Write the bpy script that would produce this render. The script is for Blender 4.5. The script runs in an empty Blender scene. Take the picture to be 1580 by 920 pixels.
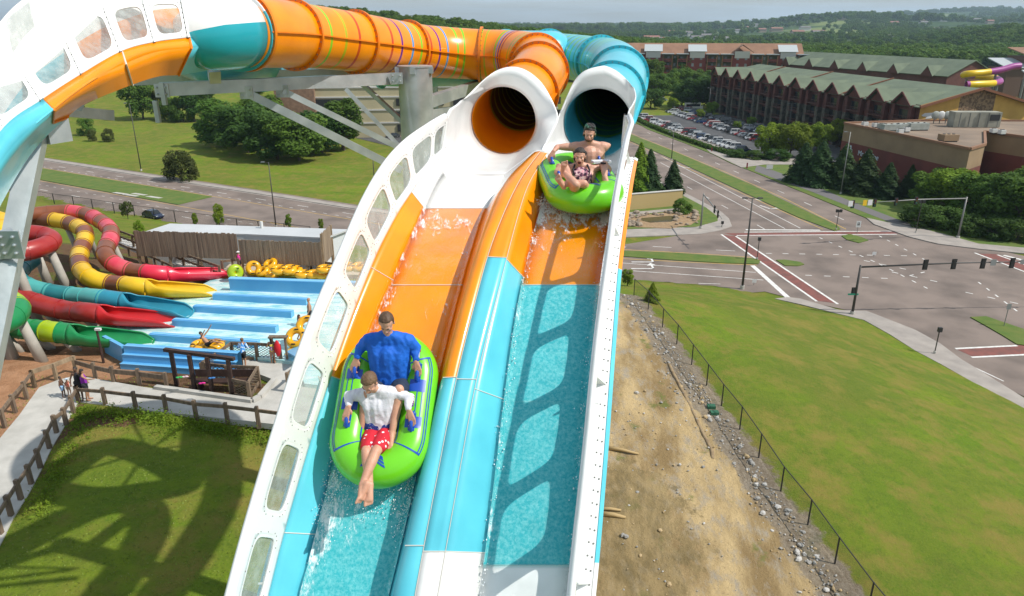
import bpy, math, random
from mathutils import Vector, Matrix, noise
R = math.radians
random.seed(7)
SC = bpy.context.scene
COL = SC.collection
# ------------------------------------------------------------------ camera model (photo 1580 x 920)
F, PITCH, HC = 1130.0, R(20.5), 34.0
CP, SP = math.cos(PITCH), math.sin(PITCH)
def at(px, py, D):
    a = (460-py)/F
    return Vector(((px-790)/F*D, D*(CP+a*SP), HC+D*(a*CP-SP)))
def atz(px, py, z):
    a = (460-py)/F
    return at(px, py, (HC-z)/(SP-a*CP))
def proj(p):
    y, z = p[1], p[2]-HC
    D = y*CP-z*SP; u = y*SP+z*CP
    return (790+F*p[0]/D, 460-F*u/D, D)
def sst(a, b, x):
    t = min(1, max(0, (x-a)/(b-a))); return t*t*(3-2*t)
def lerp(a, b, t): return a+(b-a)*t
# ------------------------------------------------------------------ terrain
EDGE = [atz(*p, 0) for p in ((1900,800),(1740,704),(1580,621),(1450,556),(1411,534),(1372,511),(1333,491),(1294,483),(1227,468),(1180,454),(1097,440),(975,431))]
EDGE += [Vector((-61.7,130,0)), Vector((-91,146,0)), Vector((-200,211,0)), Vector((-900,630,0))]
EDGE[0] = Vector((EDGE[1].x-1, -40, 0)); EDGE.insert(1, Vector((EDGE[1].x-2, 20, 0)))
EXY = [(p.x, p.y) for p in EDGE]
def sdist(x, y):
    best = 1e18; sgn = 1
    for (ax, ay), (bx, by) in zip(EXY, EXY[1:]):
        dx, dy = bx-ax, by-ay
        t = ((x-ax)*dx+(y-ay)*dy)/(dx*dx+dy*dy); t = 0 if t < 0 else 1 if t > 1 else t
        qx, qy = ax+dx*t-x, ay+dy*t-y; d = qx*qx+qy*qy
        if d < best-1e-9:
            best = d; sgn = 1 if (dx*(y-ay)-dy*(x-ax)) > 0 else -1
    return math.sqrt(best)*sgn
def hn(x, y, s, o=0): return noise.noise(Vector((x/s+o, y/s-o, 3.7+o)))
def gz(x, y, nz=True):
    far = math.hypot(x, y)
    if y > 640 or abs(x) > 900 or y < -200: s = -50
    else: s = sdist(x, y)
    z = -0.06
    if s > 0:
        A = 17.0; B = 11-max(0, 60-y)*.15
        B += .5*hn(x, y, 14) if nz else 0
        w = sst(-8.5, 3, x)
        base = lerp(A, max(B, 2), w)
        r = s*.29*sst(-4, 9, s)
        h = r if r < base-3 else (base if r > base+3 else base-(base+3-r)**2/12)
        z = max(-.06, h)
        if nz and x > 3: z += .12*hn(x, y, 3)*sst(0, 12, s)
    if y > 260:
        z += 33*math.exp(-(((x+190)/230)**2+((y-600)/190)**2))*sst(270, 420, y)
        z += 9*math.exp(-(((x-0)/150)**2+((y-820)/170)**2))*sst(270, 420, y)
    if far > 1100:
        k = sst(1100, 3600, far)
        ang = math.atan2(x, y)
        z += k*(2+18*hn(x, y, 1100, 2)+10*hn(x, y, 420, 5)+sst(.22, .44, ang)*(52+34*hn(x, y, 900, 4)))+26*sst(.45, .62, ang)*sst(2600, 1500, far)*sst(900, 1500, far)
        z = max(z, -.06)
        z += sst(4200, 7500, far)*(20+60*hn(x, y, 1500, 9)+75*sst(.40, .7, ang))
    return z
def ground(px, py, z0=None):
    a = (460-py)/F
    d = Vector(((px-790)/F, CP+a*SP, a*CP-SP)); D = 12.0; step = .5
    while D < 9000:
        p = d*D
        if HC+p.z <= gz(p.x, p.y, False):
            lo, hi = D-step, D
            for _ in range(18):
                m = (lo+hi)/2; q = d*m
                if HC+q.z <= gz(q.x, q.y, False): hi = m
                else: lo = m
            q = d*hi; return Vector((q.x, q.y, gz(q.x, q.y)))
        step = .5 if D < 160 else D*.01
        D += step
    return d*3000
# ------------------------------------------------------------------ object helpers
WL = {}
def link(o):
    COL.objects.link(o); return o
def thing(name, label, cat, loc=(0,0,0), group=None, kind=None):
    o = link(bpy.data.objects.new(name, None)); o.location = loc; WL[o.name] = Vector(loc)
    o.empty_display_size = .1
    tag(o, label, cat, group, kind); return o
def tag(o, label=None, cat=None, group=None, kind=None):
    if label: o['label'] = label
    if cat: o['category'] = cat
    if group: o['group'] = group
    if kind: o['kind'] = kind
    return o
class MB:
    def __init__(s): s.v = []; s.f = []; s.m = []
    def add(s, vs, fs, mi=0):
        b = len(s.v); s.v += [tuple(v) for v in vs]; s.f += [tuple(b+i for i in f) for f in fs]; s.m += [mi]*len(fs)
    def quad(s, a, b, c, d, mi=0): s.add([a, b, c, d], [(0,1,2,3)], mi)
    def box(s, c, dim, mi=0, M=None, top=1.0):
        x, y, z = dim[0]/2, dim[1]/2, dim[2]/2; c = Vector(c)
        vs = [Vector((i*x*(top if k > 0 else 1), j*y*(top if k > 0 else 1), k*z)) for k in (-1,1) for j in (-1,1) for i in (-1,1)]
        if M is not None: vs = [M @ v for v in vs]
        s.add([c+v for v in vs], [(0,2,3,1),(4,5,7,6),(0,1,5,4),(2,6,7,3),(0,4,6,2),(1,3,7,5)], mi)
    def bar(s, a, b, w, h=None, mi=0, up=(0,0,1)):
        a, b = Vector(a), Vector(b); h = h or w; d = (b-a).normalized(); u = Vector(up)
        if abs(d.dot(u)) > .98: u = Vector((0,1,0))
        r = d.cross(u).normalized()*w/2; u2 = r.cross(d).normalized()*h/2
        vs = [p+i*r+j*u2 for p in (a, b) for j in (-1,1) for i in (-1,1)]
        s.add(vs, [(0,1,3,2),(4,6,7,5),(0,4,5,1),(2,3,7,6),(0,2,6,4),(1,5,7,3)], mi)
    def sweep(s, path, rad, n=16, mi=0, caps=True, closed=False, mif=None, up=None, arc=None):
        path = [Vector(p) for p in path]; N = len(path); rings = []
        u = Vector(up) if up else None
        for i, p in enumerate(path):
            if closed: t = path[(i+1)%N]-path[i-1]
            else: t = path[min(i+1, N-1)]-path[max(i-1, 0)]
            t.normalize()
            if u is None: u = Vector((0,0,1)) if abs(t.z) < .95 else Vector((0,1,0))
            r = t.cross(u).normalized(); uu = r.cross(t).normalized()
            if not up: u = uu
            rr = rad(i/(max(1, N-1))) if callable(rad) else (rad[i] if isinstance(rad, (list, tuple)) else rad)
            if arc: angs = [R(lerp(arc[0], arc[1], k/n)) for k in range(n+1)]
            else: angs = [2*math.pi*k/n for k in range(n)]
            rings.append([p+r*math.cos(a)*rr+uu*math.sin(a)*rr for a in angs])
        b = len(s.v); m = len(rings[0])
        for rg in rings: s.v += [tuple(v) for v in rg]
        for i in range(N if closed else N-1):
            j = (i+1) % N
            for k in range(m if not arc else m-1):
                k2 = (k+1) % m
                s.f.append((b+i*m+k, b+i*m+k2, b+j*m+k2, b+j*m+k)); s.m.append(mif(i, k) if mif else mi)
        if caps and not closed and not arc:
            s.f.append(tuple(b+k for k in range(m))[::-1]); s.m.append(mi)
            s.f.append(tuple(b+(N-1)*m+k for k in range(m))); s.m.append(mi)
    def cyl(s, a, b, r, r2=None, n=12, mi=0): s.sweep([a, b], [r, r if r2 is None else r2], n, mi)
    def ell(s, c, rad, M=None, n=12, k=8, mi=0, f=None):
        vs = []; fs = []; c = Vector(c)
        for i in range(k+1):
            ph = math.pi*i/k
            for j in range(n):
                th = 2*math.pi*j/n
                d = Vector((math.sin(ph)*math.cos(th), math.sin(ph)*math.sin(th), math.cos(ph)))
                q = Vector((d.x*rad[0], d.y*rad[1], d.z*rad[2]))
                if f: q *= f(d)
                vs.append(c+(M @ q if M is not None else q))
        for i in range(k):
            for j in range(n):
                j2 = (j+1) % n; fs.append((i*n+j, (i+1)*n+j, (i+1)*n+j2, i*n+j2))
        s.add(vs, fs, mi)
    def grid(s, rows, mi=0, mif=None):
        b = len(s.v); m = len(rows[0])
        for rw in rows: s.v += [tuple(v) for v in rw]
        for i in range(len(rows)-1):
            for k in range(m-1):
                s.f.append((b+i*m+k, b+i*m+k+1, b+(i+1)*m+k+1, b+(i+1)*m+k)); s.m.append(mif(i, k) if mif else mi)
    def prism(s, pts, z0, z1, mi=0):
        n = len(pts); vs = [(p[0], p[1], z0) for p in pts]+[(p[0], p[1], z1) for p in pts]
        ar = sum(pts[i][0]*pts[(i+1)%n][1]-pts[(i+1)%n][0]*pts[i][1] for i in range(n))
        fs = [tuple(range(n, 2*n)), tuple(range(n))[::-1]]+[(i, (i+1)%n, n+(i+1)%n, n+i) for i in range(n)]
        if ar < 0: fs = [f[::-1] for f in fs]
        s.add(vs, fs, mi)
    def mesh(s, name, mats, smooth=False, auto=None):
        me = bpy.data.meshes.new(name); me.from_pydata(s.v, [], s.f)
        for m in (mats if isinstance(mats, (list, tuple)) else [mats]): me.materials.append(m)
        me.polygons.foreach_set('material_index', s.m)
        if smooth or auto: me.polygons.foreach_set('use_smooth', [True]*len(s.f))
        if auto: me.set_sharp_from_angle(angle=R(auto))
        me.update(); return me
    def build(s, name, mats, parent=None, smooth=False, auto=None, local=False, label=None, kind=None, solid=None, off=-1, weld=False):
        if weld:
            seen = {}; mp = []; nv = []
            for v in s.v:
                k = (round(v[0], 4), round(v[1], 4), round(v[2], 4))
                if k not in seen: seen[k] = len(nv); nv.append(v)
                mp.append(seen[k])
            nf = []; nm = []
            for f, m in zip(s.f, s.m):
                g = []
                for i in f:
                    q = mp[i]
                    if q not in g: g.append(q)
                if len(g) > 2: nf.append(tuple(g)); nm.append(m)
            s.v, s.f, s.m = nv, nf, nm
        o = link(bpy.data.objects.new(name, s.mesh(name, mats, smooth, auto)))
        if solid:
            md = o.modifiers.new('thick', 'SOLIDIFY'); md.thickness = solid; md.offset = off
        if parent is not None:
            o.parent = parent
            if not local:
                o.location = -WL.get(parent.name, Vector((0,0,0)))
        WL[o.name] = Vector((0,0,0))
        tag(o, label, None, None, kind); return o
def kids(o): return [c for c in o.children]
def dup(root, loc=None, rz=None, sc=None, label=None, group=None, lo=None):
    c = root.copy(); link(c)
    if loc is not None: c.location = loc
    if rz is not None: c.rotation_euler = (0, 0, rz)
    if sc is not None: c.scale = sc if isinstance(sc, (tuple, list)) else (sc,)*3
    if label: c['label'] = label
    if group: c['group'] = group
    def rec(s, d):
        for ch in kids(s):
            n = ch.copy(); link(n); n.parent = d; rec(ch, n)
    rec(root, c); return c
ORD = ['first','second','third','fourth','fifth','sixth','seventh','eighth','ninth','tenth','eleventh','twelfth','thirteenth','fourteenth','fifteenth','sixteenth','seventeenth','eighteenth','nineteenth','twentieth','twenty-first','twenty-second','twenty-third','twenty-fourth','twenty-fifth','twenty-sixth','twenty-seventh','twenty-eighth','twenty-ninth','thirtieth']
# ------------------------------------------------------------------ materials
MATS = {}
def nd(nt, t, **kw):
    n = nt.nodes.new(t)
    for k, v in kw.items():
        if k in n.inputs: n.inputs[k].default_value = v
        else: setattr(n, k, v)
    return n
def c4(c): return (*c, 1) if len(c) == 3 else c
def mat(name, col, rough=.5, col2=None, scale=3, bump=0, bscale=20, metal=0, coat=0, spec=.5, det=5, lo=.35, hi=.65, stretch=None, rnd=0, coord='Object', sss=0):
    if name in MATS: return MATS[name]
    m = bpy.data.materials.new(name); m.use_nodes = True; nt = m.node_tree; L = nt.links
    p = nt.nodes['Principled BSDF']; p.inputs['Roughness'].default_value = rough; p.inputs['Metallic'].default_value = metal
    p.inputs['Base Color'].default_value = c4(col); p.inputs['Specular IOR Level'].default_value = spec
    if coat: p.inputs['Coat Weight'].default_value = coat; p.inputs['Coat Roughness'].default_value = .08
    if sss: p.inputs['Subsurface Weight'].default_value = sss; p.inputs['Subsurface Radius'].default_value = (.02,.008,.004)
    tc = nd(nt, 'ShaderNodeTexCoord'); vec = tc.outputs[coord]
    if stretch:
        mp = nd(nt, 'ShaderNodeMapping'); mp.inputs['Scale'].default_value = stretch; L.new(vec, mp.inputs[0]); vec = mp.outputs[0]
    if col2 is not None:
        n = nd(nt, 'ShaderNodeTexNoise', Scale=scale, Detail=det); L.new(vec, n.inputs['Vector'])
        r = nd(nt, 'ShaderNodeMapRange'); r.inputs[1].default_value = lo; r.inputs[2].default_value = hi; L.new(n.outputs[0], r.inputs[0])
        x = nd(nt, 'ShaderNodeMix', data_type='RGBA'); x.inputs[6].default_value = c4(col); x.inputs[7].default_value = c4(col2)
        L.new(r.outputs[0], x.inputs[0]); last = x.outputs[2]
    else: last = None
    if rnd:
        oi = nd(nt, 'ShaderNodeObjectInfo'); hs = nd(nt, 'ShaderNodeHueSaturation')
        r = nd(nt, 'ShaderNodeMapRange'); r.inputs[3].default_value = 1-rnd; r.inputs[4].default_value = 1+rnd
        L.new(oi.outputs['Random'], r.inputs[0]); L.new(r.outputs[0], hs.inputs['Value'])
        r2 = nd(nt, 'ShaderNodeMapRange'); r2.inputs[3].default_value = .5-rnd*.06; r2.inputs[4].default_value = .5+rnd*.06
        mm = nd(nt, 'ShaderNodeMath', operation='FRACT'); mu = nd(nt, 'ShaderNodeMath', operation='MULTIPLY'); mu.inputs[1].default_value = 7.31
        L.new(oi.outputs['Random'], mu.inputs[0]); L.new(mu.outputs[0], mm.inputs[0]); L.new(mm.outputs[0], r2.inputs[0]); L.new(r2.outputs[0], hs.inputs['Hue'])
        if last: L.new(last, hs.inputs['Color'])
        else: hs.inputs['Color'].default_value = c4(col)
        last = hs.outputs[0]
    if last: L.new(last, p.inputs['Base Color'])
    if bump:
        n = nd(nt, 'ShaderNodeTexNoise', Scale=bscale, Detail=4); L.new(vec, n.inputs['Vector'])
        b = nd(nt, 'ShaderNodeBump', Strength=min(1, bump)); b.inputs['Distance'].default_value = .02
        L.new(n.outputs[0], b.inputs['Height']); L.new(b.outputs[0], p.inputs['Normal'])
    MATS[name] = m; return m
WHITE = mat('white_gelcoat', (.82,.82,.81), .32, (.68,.69,.68), 2.2, .06, 3, coat=.25, lo=.45, hi=.8)
ORANGE = mat('orange_gelcoat', (.95,.30,.0015), .3, (.84,.245,.002), 1.6, .05, 3, coat=.3)
CYAN = mat('cyan_gelcoat', (.11,.56,.68), .3, (.085,.48,.60), 1.6, .05, 3, coat=.3)
TEAL = mat('teal_gelcoat', (.015,.40,.47), .25, (.012,.34,.42), .9, coat=.3)
GALV = mat('galvanised_steel', (.58,.61,.63), .4, (.40,.44,.46), 2.2, .1, 14, metal=.55)
BOLT = mat('bolt_steel', (.22,.22,.21), .45, metal=.6)
BLACKM = mat('black_paint', (.02,.02,.022), .5)
GREYM = mat('grey_paint', (.13,.14,.14), .5)
CONC = mat('pale_concrete', (.50,.48,.44), .85, (.40,.385,.35), 1.2, .3, 30, coord='Object')
WOODG = mat('weathered_wood', (.22,.155,.10), .85, (.12,.085,.06), 6, .5, 25, stretch=(1,1,.15))
WOODL = mat('tan_wood', (.33,.24,.15), .85, (.20,.14,.085), 5, .4, 25, stretch=(1,1,.3))
WOODD = mat('dark_brown_wood', (.06,.03,.022), .7, (.035,.018,.014), 5, .3, 25)
ASPH = mat('road_asphalt', (.22,.172,.145), .9, (.135,.106,.09), .16, .4, 60, det=10, lo=.42, hi=.66)
ASPD = mat('dark_asphalt', (.085,.085,.088), .92, (.06,.06,.063), .2, .3, 60)
PAINT = mat('road_paint_white', (.72,.71,.68), .8, (.45,.43,.40), 1.8, det=8, lo=.4, hi=.8)
PAINTY = mat('road_paint_yellow', (.62,.38,.05), .8, (.45,.30,.08), 1.5)
BRICKR = mat('red_crosswalk', (.22,.075,.06), .9, (.15,.065,.055), 1.0, .3, 40)
SIDEW = mat('sidewalk_concrete', (.36,.32,.285), .9, (.28,.25,.225), .5, .2, 30)
GLASSD = mat('dark_glass', (.02,.025,.03), .08, spec=.8)
RUBBER = mat('tyre_rubber', (.015,.015,.016), .8)
LAWN = mat('island_grass', (.07,.13,.014), .95, (.12,.15,.025), .5, .6, 30, det=8)
# ------------------------------------------------------------------ world, sun, camera
SUN_EL, SUN_AZ = 49.0, -15.0        # azimuth measured from +X towards +Y
sv = Vector((math.cos(R(SUN_EL))*math.cos(R(SUN_AZ)), math.cos(R(SUN_EL))*math.sin(R(SUN_AZ)), math.sin(R(SUN_EL))))
w = bpy.data.worlds.new('World'); SC.world = w; w.use_nodes = True
nt = w.node_tree; L = nt.links; bg = nt.nodes['Background']
sky = nd(nt, 'ShaderNodeTexSky'); sky.sky_type = 'NISHITA'; sky.sun_disc = False
sky.sun_elevation = R(SUN_EL); sky.sun_rotation = math.atan2(sv.x, sv.y); sky.air_density = 1.3; sky.dust_density = .7; sky.ozone_density = 1.2
tc = nd(nt, 'ShaderNodeTexCoord'); sx = nd(nt, 'ShaderNodeSeparateXYZ'); L.new(tc.outputs['Generated'], sx.inputs[0])
mp = nd(nt, 'ShaderNodeMapping'); mp.inputs['Scale'].default_value = (1.6, 1.6, 22); L.new(tc.outputs['Generated'], mp.inputs[0])
cn = nd(nt, 'ShaderNodeTexNoise', Scale=2.1, Detail=7, Roughness=.55); L.new(mp.outputs[0], cn.inputs['Vector'])
cr = nd(nt, 'ShaderNodeMapRange'); cr.inputs[1].default_value = .38; cr.inputs[2].default_value = .68; cr.inputs[3].default_value = .35; cr.inputs[4].default_value = .95; L.new(cn.outputs[0], cr.inputs[0])
mx = nd(nt, 'ShaderNodeMix', data_type='RGBA'); mx.inputs[7].default_value = (7.6, 8.8, 9.9, 1)
L.new(cr.outputs[0], mx.inputs[0]); L.new(sky.outputs[0], mx.inputs[6]); L.new(mx.outputs[2], bg.inputs['Color'])
bg.inputs['Strength'].default_value = .085
sl = bpy.data.lights.new('sun', 'SUN'); sl.energy = 4.5; sl.angle = R(.55); sl.color = (1, .95, .87)
so = link(bpy.data.objects.new('sun', sl)); so.rotation_euler = sv.to_track_quat('Z', 'Y').to_euler(); so.location = (60, 30, 120)
cd = bpy.data.cameras.new('camera'); cam = link(bpy.data.objects.new('camera', cd)); SC.camera = cam
cam.location = (0, 0, HC); cam.rotation_euler = (R(90)-PITCH, 0, 0)
cd.sensor_width = 36; cd.lens = 36*F/1580; cd.clip_end = 40000; cd.clip_start = .1
SC.view_settings.view_transform = 'Standard'; SC.view_settings.look = 'None'; SC.view_settings.exposure = .06; SC.view_settings.gamma = 1
SC.cycles.max_bounces = 6; SC.cycles.transparent_max_bounces = 12; SC.cycles.volume_bounces = 0; SC.cycles.caustics_reflective = False; SC.cycles.caustics_refractive = False
# ------------------------------------------------------------------ ground sheet
def axis(lo, hi, step, far_lo, far_hi, g=1.09):
    a = []; x = lo
    while x <= hi: a.append(x); x += step
    s = step; x = a[-1]
    while x < far_hi: s *= g; x += s; a.append(x)
    s = step; x = a[0]; b = []
    while x > far_lo: s *= g; x -= s; b.append(x)
    return b[::-1]+a
XS = axis(-55, 50, .8, -9000, 9000, 1.06); YS = axis(14, 100, .8, -300, 11000, 1.055)
FENCE_PX = [(978,447),(1000,468),(1022,494),(1044,520),(1067,550),(1090,582),(1113,612),(1141,648),(1170,692),(1204,742),(1246,790),(1288,846),(1340,912),(1400,985)]
FENCE = [atz(x, y+14, 11-max(0, 60-max(24, 57-(y-450)*.06))*.15) for x, y in FENCE_PX]
FENCE = [ground(x, y+9+(y-447)*.035) for x, y in FENCE_PX]
def fence_x(y):
    P = FENCE
    if y > P[0].y: return P[0].x+(P[0].y-y)*.6
    for a, b in zip(P, P[1:]):
        if b.y <= y <= a.y: return lerp(b.x, a.x, (y-b.y)/max(1e-6, a.y-b.y))
    return P[-1].x+(P[-1].y-y)*.3
def inpoly(x, y, P):
    c = False; n = len(P)
    for i in range(n):
        a, b = P[i], P[i-1]
        if (a[1] > y) != (b[1] > y) and x < (b[0]-a[0])*(y-a[1])/(b[1]-a[1])+a[0]: c = not c
    return c
MULCH = [atz(x, y, 17) for x, y in ((-200,640),(0,600),(60,600),(118,590),(150,590),(260,606),(392,628),(408,605),(420,585),(372,555),(190,570),(150,530),(330,440),(345,425),(290,395),(200,350),(-300,330))]
CLAY = [atz(x, y, 17) for x, y in ((-300,640),(0,515),(35,515),(75,560),(110,530),(200,535),(390,545),(330,560),(250,575),(150,592),(130,600),(105,640),(55,720),(-20,840),(-300,1200))]
CLAY2 = [atz(x, y, 17) for x, y in ((-300,640),(0,525),(35,525),(75,560),(60,575),(15,600),(-10,640),(-200,820))]
BARE = [atz(x, y, 17) for x, y in ((118,624),(160,632),(230,640),(215,660),(130,665),(95,690),(70,735),(45,760),(60,720),(100,655))]
MUD = [ground(*q) for q in ((915,715),(985,705),(1020,735),(1062,800),(1085,870),(1050,960),(900,990))]; MUDP = [(p_.x, p_.y) for p_ in MUD]; mudv = []
verts = []; zone = []
for y in YS:
    for x in XS:
        z = gz(x, y)
        d = m = c = 0.0
        if 10 < y < 110 and -70 < x < 60:
            if x > -4:
                fx = fence_x(y)
                d = sst(-2.0, 1.2, fx-x)*sst(78, 66, y)
                if d > 0: z += d*(.10*hn(x, y, 1.3, 3)+.06*hn(x, y, .7, 1))
                c = .0
            else:
                if inpoly(x, y, MULCH): m = 1
                if inpoly(x, y, CLAY): c = 1
                if inpoly(x, y, CLAY2): z += .12+.3*abs(hn(x, y, 2.2, 4))
                if inpoly(x, y, BARE): m = .75
        g1 = g2 = 0.0
        if d > 0:
            g1 = sum(inpoly(x+a_*1.3, y+b_*1.8, MUDP) for a_ in (-1, 0, 1) for b_ in (-1, 0, 1))/9 if y < 60 and x < 16 else 0.0; g2 = sst(3.0, 1.2, fence_x(y)-x)
        mudv.append((g1, g2, 0, 1)); verts.append((x, y, z)); zone.append((d, m, c, 1))
nx = len(XS)
faces = [(j*nx+i, j*nx+i+1, (j+1)*nx+i+1, (j+1)*nx+i) for j in range(len(YS)-1) for i in range(nx-1)]
me = bpy.data.meshes.new('ground'); me.from_pydata(verts, [], faces); me.polygons.foreach_set('use_smooth', [True]*len(faces))
ca = me.color_attributes.new('zone', 'FLOAT_COLOR', 'POINT'); ca.data.foreach_set('color', [v for zz in zone for v in zz])
ca = me.color_attributes.new('mud', 'FLOAT_COLOR', 'POINT'); ca.data.foreach_set('color', [v for zz in mudv for v in zz])
gm = bpy.data.materials.new('terrain'); gm.use_nodes = True; nt = gm.node_tree; L = nt.links; p = nt.nodes['Principled BSDF']; p.inputs['Roughness'].default_value = .95; p.inputs['Specular IOR Level'].default_value = .15
geo = nd(nt, 'ShaderNodeNewGeometry'); POS = geo.outputs['Position']
def tnoise(scale, det=6, rough=.55, st=None):
    n = nd(nt, 'ShaderNodeTexNoise', Scale=scale, Detail=det, Roughness=rough)
    if st:
        mpp = nd(nt, 'ShaderNodeMapping'); mpp.inputs['Scale'].default_value = st; mpp.inputs['Rotation'].default_value = (0, 0, .35)
        L.new(POS, mpp.inputs[0]); L.new(mpp.outputs[0], n.inputs['Vector'])
    else: L.new(POS, n.inputs['Vector'])
    return n.outputs[0]
def rng(sock, a, b, c=0, d=1):
    r = nd(nt, 'ShaderNodeMapRange'); r.inputs[1].default_value = a; r.inputs[2].default_value = b; r.inputs[3].default_value = c; r.inputs[4].default_value = d
    L.new(sock, r.inputs[0]); return r.outputs[0]
def mixc(f, a, b):
    x = nd(nt, 'ShaderNodeMix', data_type='RGBA')
    for s, v in ((0, f), (6, a), (7, b)):
        if isinstance(v, tuple): x.inputs[s].default_value = c4(v)
        elif isinstance(v, float): x.inputs[s].default_value = v
        else: L.new(v, x.inputs[s])
    return x.outputs[2]
def mth(op, a, b):
    x = nd(nt, 'ShaderNodeMath', operation=op)
    for i, v in enumerate((a, b)):
        if isinstance(v, (int, float)): x.inputs[i].default_value = v
        else: L.new(v, x.inputs[i])
    x.use_clamp = op == 'ADD'; return x.outputs[0]
grass = mixc(rng(tnoise(.14, 8), .38, .62), (.095,.178,.010), (.155,.22,.014))
grass = mixc(rng(tnoise(.045, 6, .6), .44, .58), grass, (.105,.145,.018))
grass = mixc(rng(tnoise(1.3, 8, .7), .45, .7), grass, (.07,.125,.012))
grass = mixc(rng(tnoise(.33, 9, .7), .47, .64), grass, (.22,.175,.042))
grass = mixc(rng(tnoise(.10, 9, .75), .52, .66, 0, .75), grass, (.155,.155,.03))
grass = mixc(rng(tnoise(3.2, 6, .75), .58, .72, 0, .6), grass, (.06,.10,.012))
grass = mixc(rng(tnoise(9, 4, .7), .35, .75, 0, .6), grass, (.19,.215,.03))
farf = mixc(rng(tnoise(.02, 8), .4, .6), (.022,.05,.012), (.045,.085,.018))
fld = mixc(rng(tnoise(.0016, 5), .54, .60), farf, (.16,.20,.06))
ln = nd(nt, 'ShaderNodeVectorMath', operation='LENGTH'); L.new(POS, ln.inputs[0])
grass = mixc(rng(ln.outputs['Value'], 420, 700), grass, fld)
at_ = nd(nt, 'ShaderNodeAttribute', attribute_name='zone'); sp = nd(nt, 'ShaderNodeSeparateColor'); L.new(at_.outputs['Color'], sp.inputs[0])
en = tnoise(.9, 6, .7); en2 = tnoise(3.5, 6, .7)
dirt = mixc(rng(tnoise(.35, 7, .6, (1,.35,1)), .40, .58), (.52,.385,.20), (.26,.18,.085))
dirt = mixc(rng(tnoise(1.6, 8, .7, (1,.5,1)), .5, .68), dirt, (.35,.30,.23))
dirt = mixc(rng(tnoise(6, 6, .7), .58, .75), dirt, (.17,.12,.07))
dirt = mixc(rng(tnoise(.5, 5, .6), .60, .68), dirt, (.16,.17,.05))
am_ = nd(nt, 'ShaderNodeAttribute', attribute_name='mud'); sm_ = nd(nt, 'ShaderNodeSeparateColor'); L.new(am_.outputs['Color'], sm_.inputs[0])
mudc = mixc(rng(tnoise(1.1, 7, .7, (1,.4,1)), .4, .6), (.33,.245,.12), (.17,.13,.06))
grav = mixc(rng(tnoise(4, 8, .8), .4, .62), (.27,.235,.19), (.13,.105,.08))
mul = mixc(rng(tnoise(2.5, 8, .75), .35, .65), (.10,.055,.028), (.17,.10,.055))
am_ = nd(nt, 'ShaderNodeAttribute', attribute_name='mud'); sm_ = nd(nt, 'ShaderNodeSeparateColor'); L.new(am_.outputs['Color'], sm_.inputs[0])
mudc = mixc(rng(tnoise(1.1, 7, .7, (1,.4,1)), .4, .6), (.33,.245,.12), (.17,.13,.06))
grav = mixc(rng(tnoise(4, 8, .8), .4, .62), (.27,.235,.19), (.13,.105,.08))
mul = mixc(rng(tnoise(.5, 6, .6), .54, .64), mul, (.10,.13,.02))
clay = mixc(rng(tnoise(1.2, 7, .6), .4, .6), (.42,.23,.13), (.33,.17,.09))
def edge(ch, k=.9): return rng(mth('ADD', ch, mth('MULTIPLY', mth('SUBTRACT', en, .5), k)), .42, .58)
dirt = mixc(mth('MULTIPLY', edge(sm_.outputs[0], 2.2), .75), dirt, mudc); dirt = mixc(mth('MULTIPLY', edge(sm_.outputs[1], 1.2), .8), dirt, grav)
colr = mixc(edge(sp.outputs[1]), grass, mul); colr = mixc(edge(sp.outputs[2], .5), colr, clay); colr = mixc(edge(sp.outputs[0], 1.2), colr, dirt)
L.new(colr, p.inputs['Base Color'])
hgt = mth('ADD', mth('MULTIPLY', tnoise(5, 8, .75), .6), mth('MULTIPLY', tnoise(.8, 4), .4))
b = nd(nt, 'ShaderNodeBump', Strength=.9); b.inputs['Distance'].default_value = .25; L.new(hgt, b.inputs['Height']); L.new(b.outputs[0], p.inputs['Normal'])
me.materials.append(gm)
g = link(bpy.data.objects.new('ground', me)); tag(g, kind='structure')

hz = MB(); hz.box((0, 3500, 120), (18500, 15500, 246)); hm_ = bpy.data.materials.new('haze_air'); hm_.use_nodes = True; nt = hm_.node_tree; nt.nodes.remove(nt.nodes['Principled BSDF'])
pv = nd(nt, 'ShaderNodeVolumePrincipled'); pv.inputs['Color'].default_value = (.62,.82,1.0,1); pv.inputs['Density'].default_value = .00009; pv.inputs['Anisotropy'].default_value = .2; nt.links.new(pv.outputs[0], nt.nodes['Material Output'].inputs['Volume'])
ho = hz.build('haze', [hm_]); tag(ho, kind='stuff')
# ------------------------------------------------------------------ double racing slide (foreground)
CTRL = [(14.2,-2.17),(13.0,-2.19),(12,-2.23),(11,-2.31),(10.1,-2.46),(9.3,-2.75),(8.5,-3.22),(7.4,-4.12),(6.4,-5.18),(5.2,-6.56),(4.0,-7.9),(2.5,-9.2),(.8,-10.1),(-1.5,-10.6)]
def crom(P, n):
    out = []
    for i in range(len(P)-1):
        p0, p1, p2, p3 = P[max(i-1,0)], P[i], P[i+1], P[min(i+2,len(P)-1)]
        for k in range(n):
            t = k/n
            out.append(tuple(.5*((2*b)+(-a+c)*t+(2*a-5*b+4*c-d)*t*t+(-a+3*b-3*c+d)*t**3) for a, b, c, d in zip(p0, p1, p2, p3)))
    out.append(tuple(P[-1])); return out
PR = crom(CTRL, 16); NS = len(PR)
NRM = []
for i in range(NS):
    a, b = PR[max(i-1,0)], PR[min(i+1,NS-1)]; ty, tz = b[0]-a[0], b[1]-a[1]; l = math.hypot(ty, tz)
    NRM.append((tz/l, -ty/l) if -ty/l > 0 else (-tz/l, ty/l))
SL = [0.0]
for i in range(1, NS): SL.append(SL[-1]+math.hypot(PR[i][0]-PR[i-1][0], PR[i][1]-PR[i-1][1]))
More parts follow.
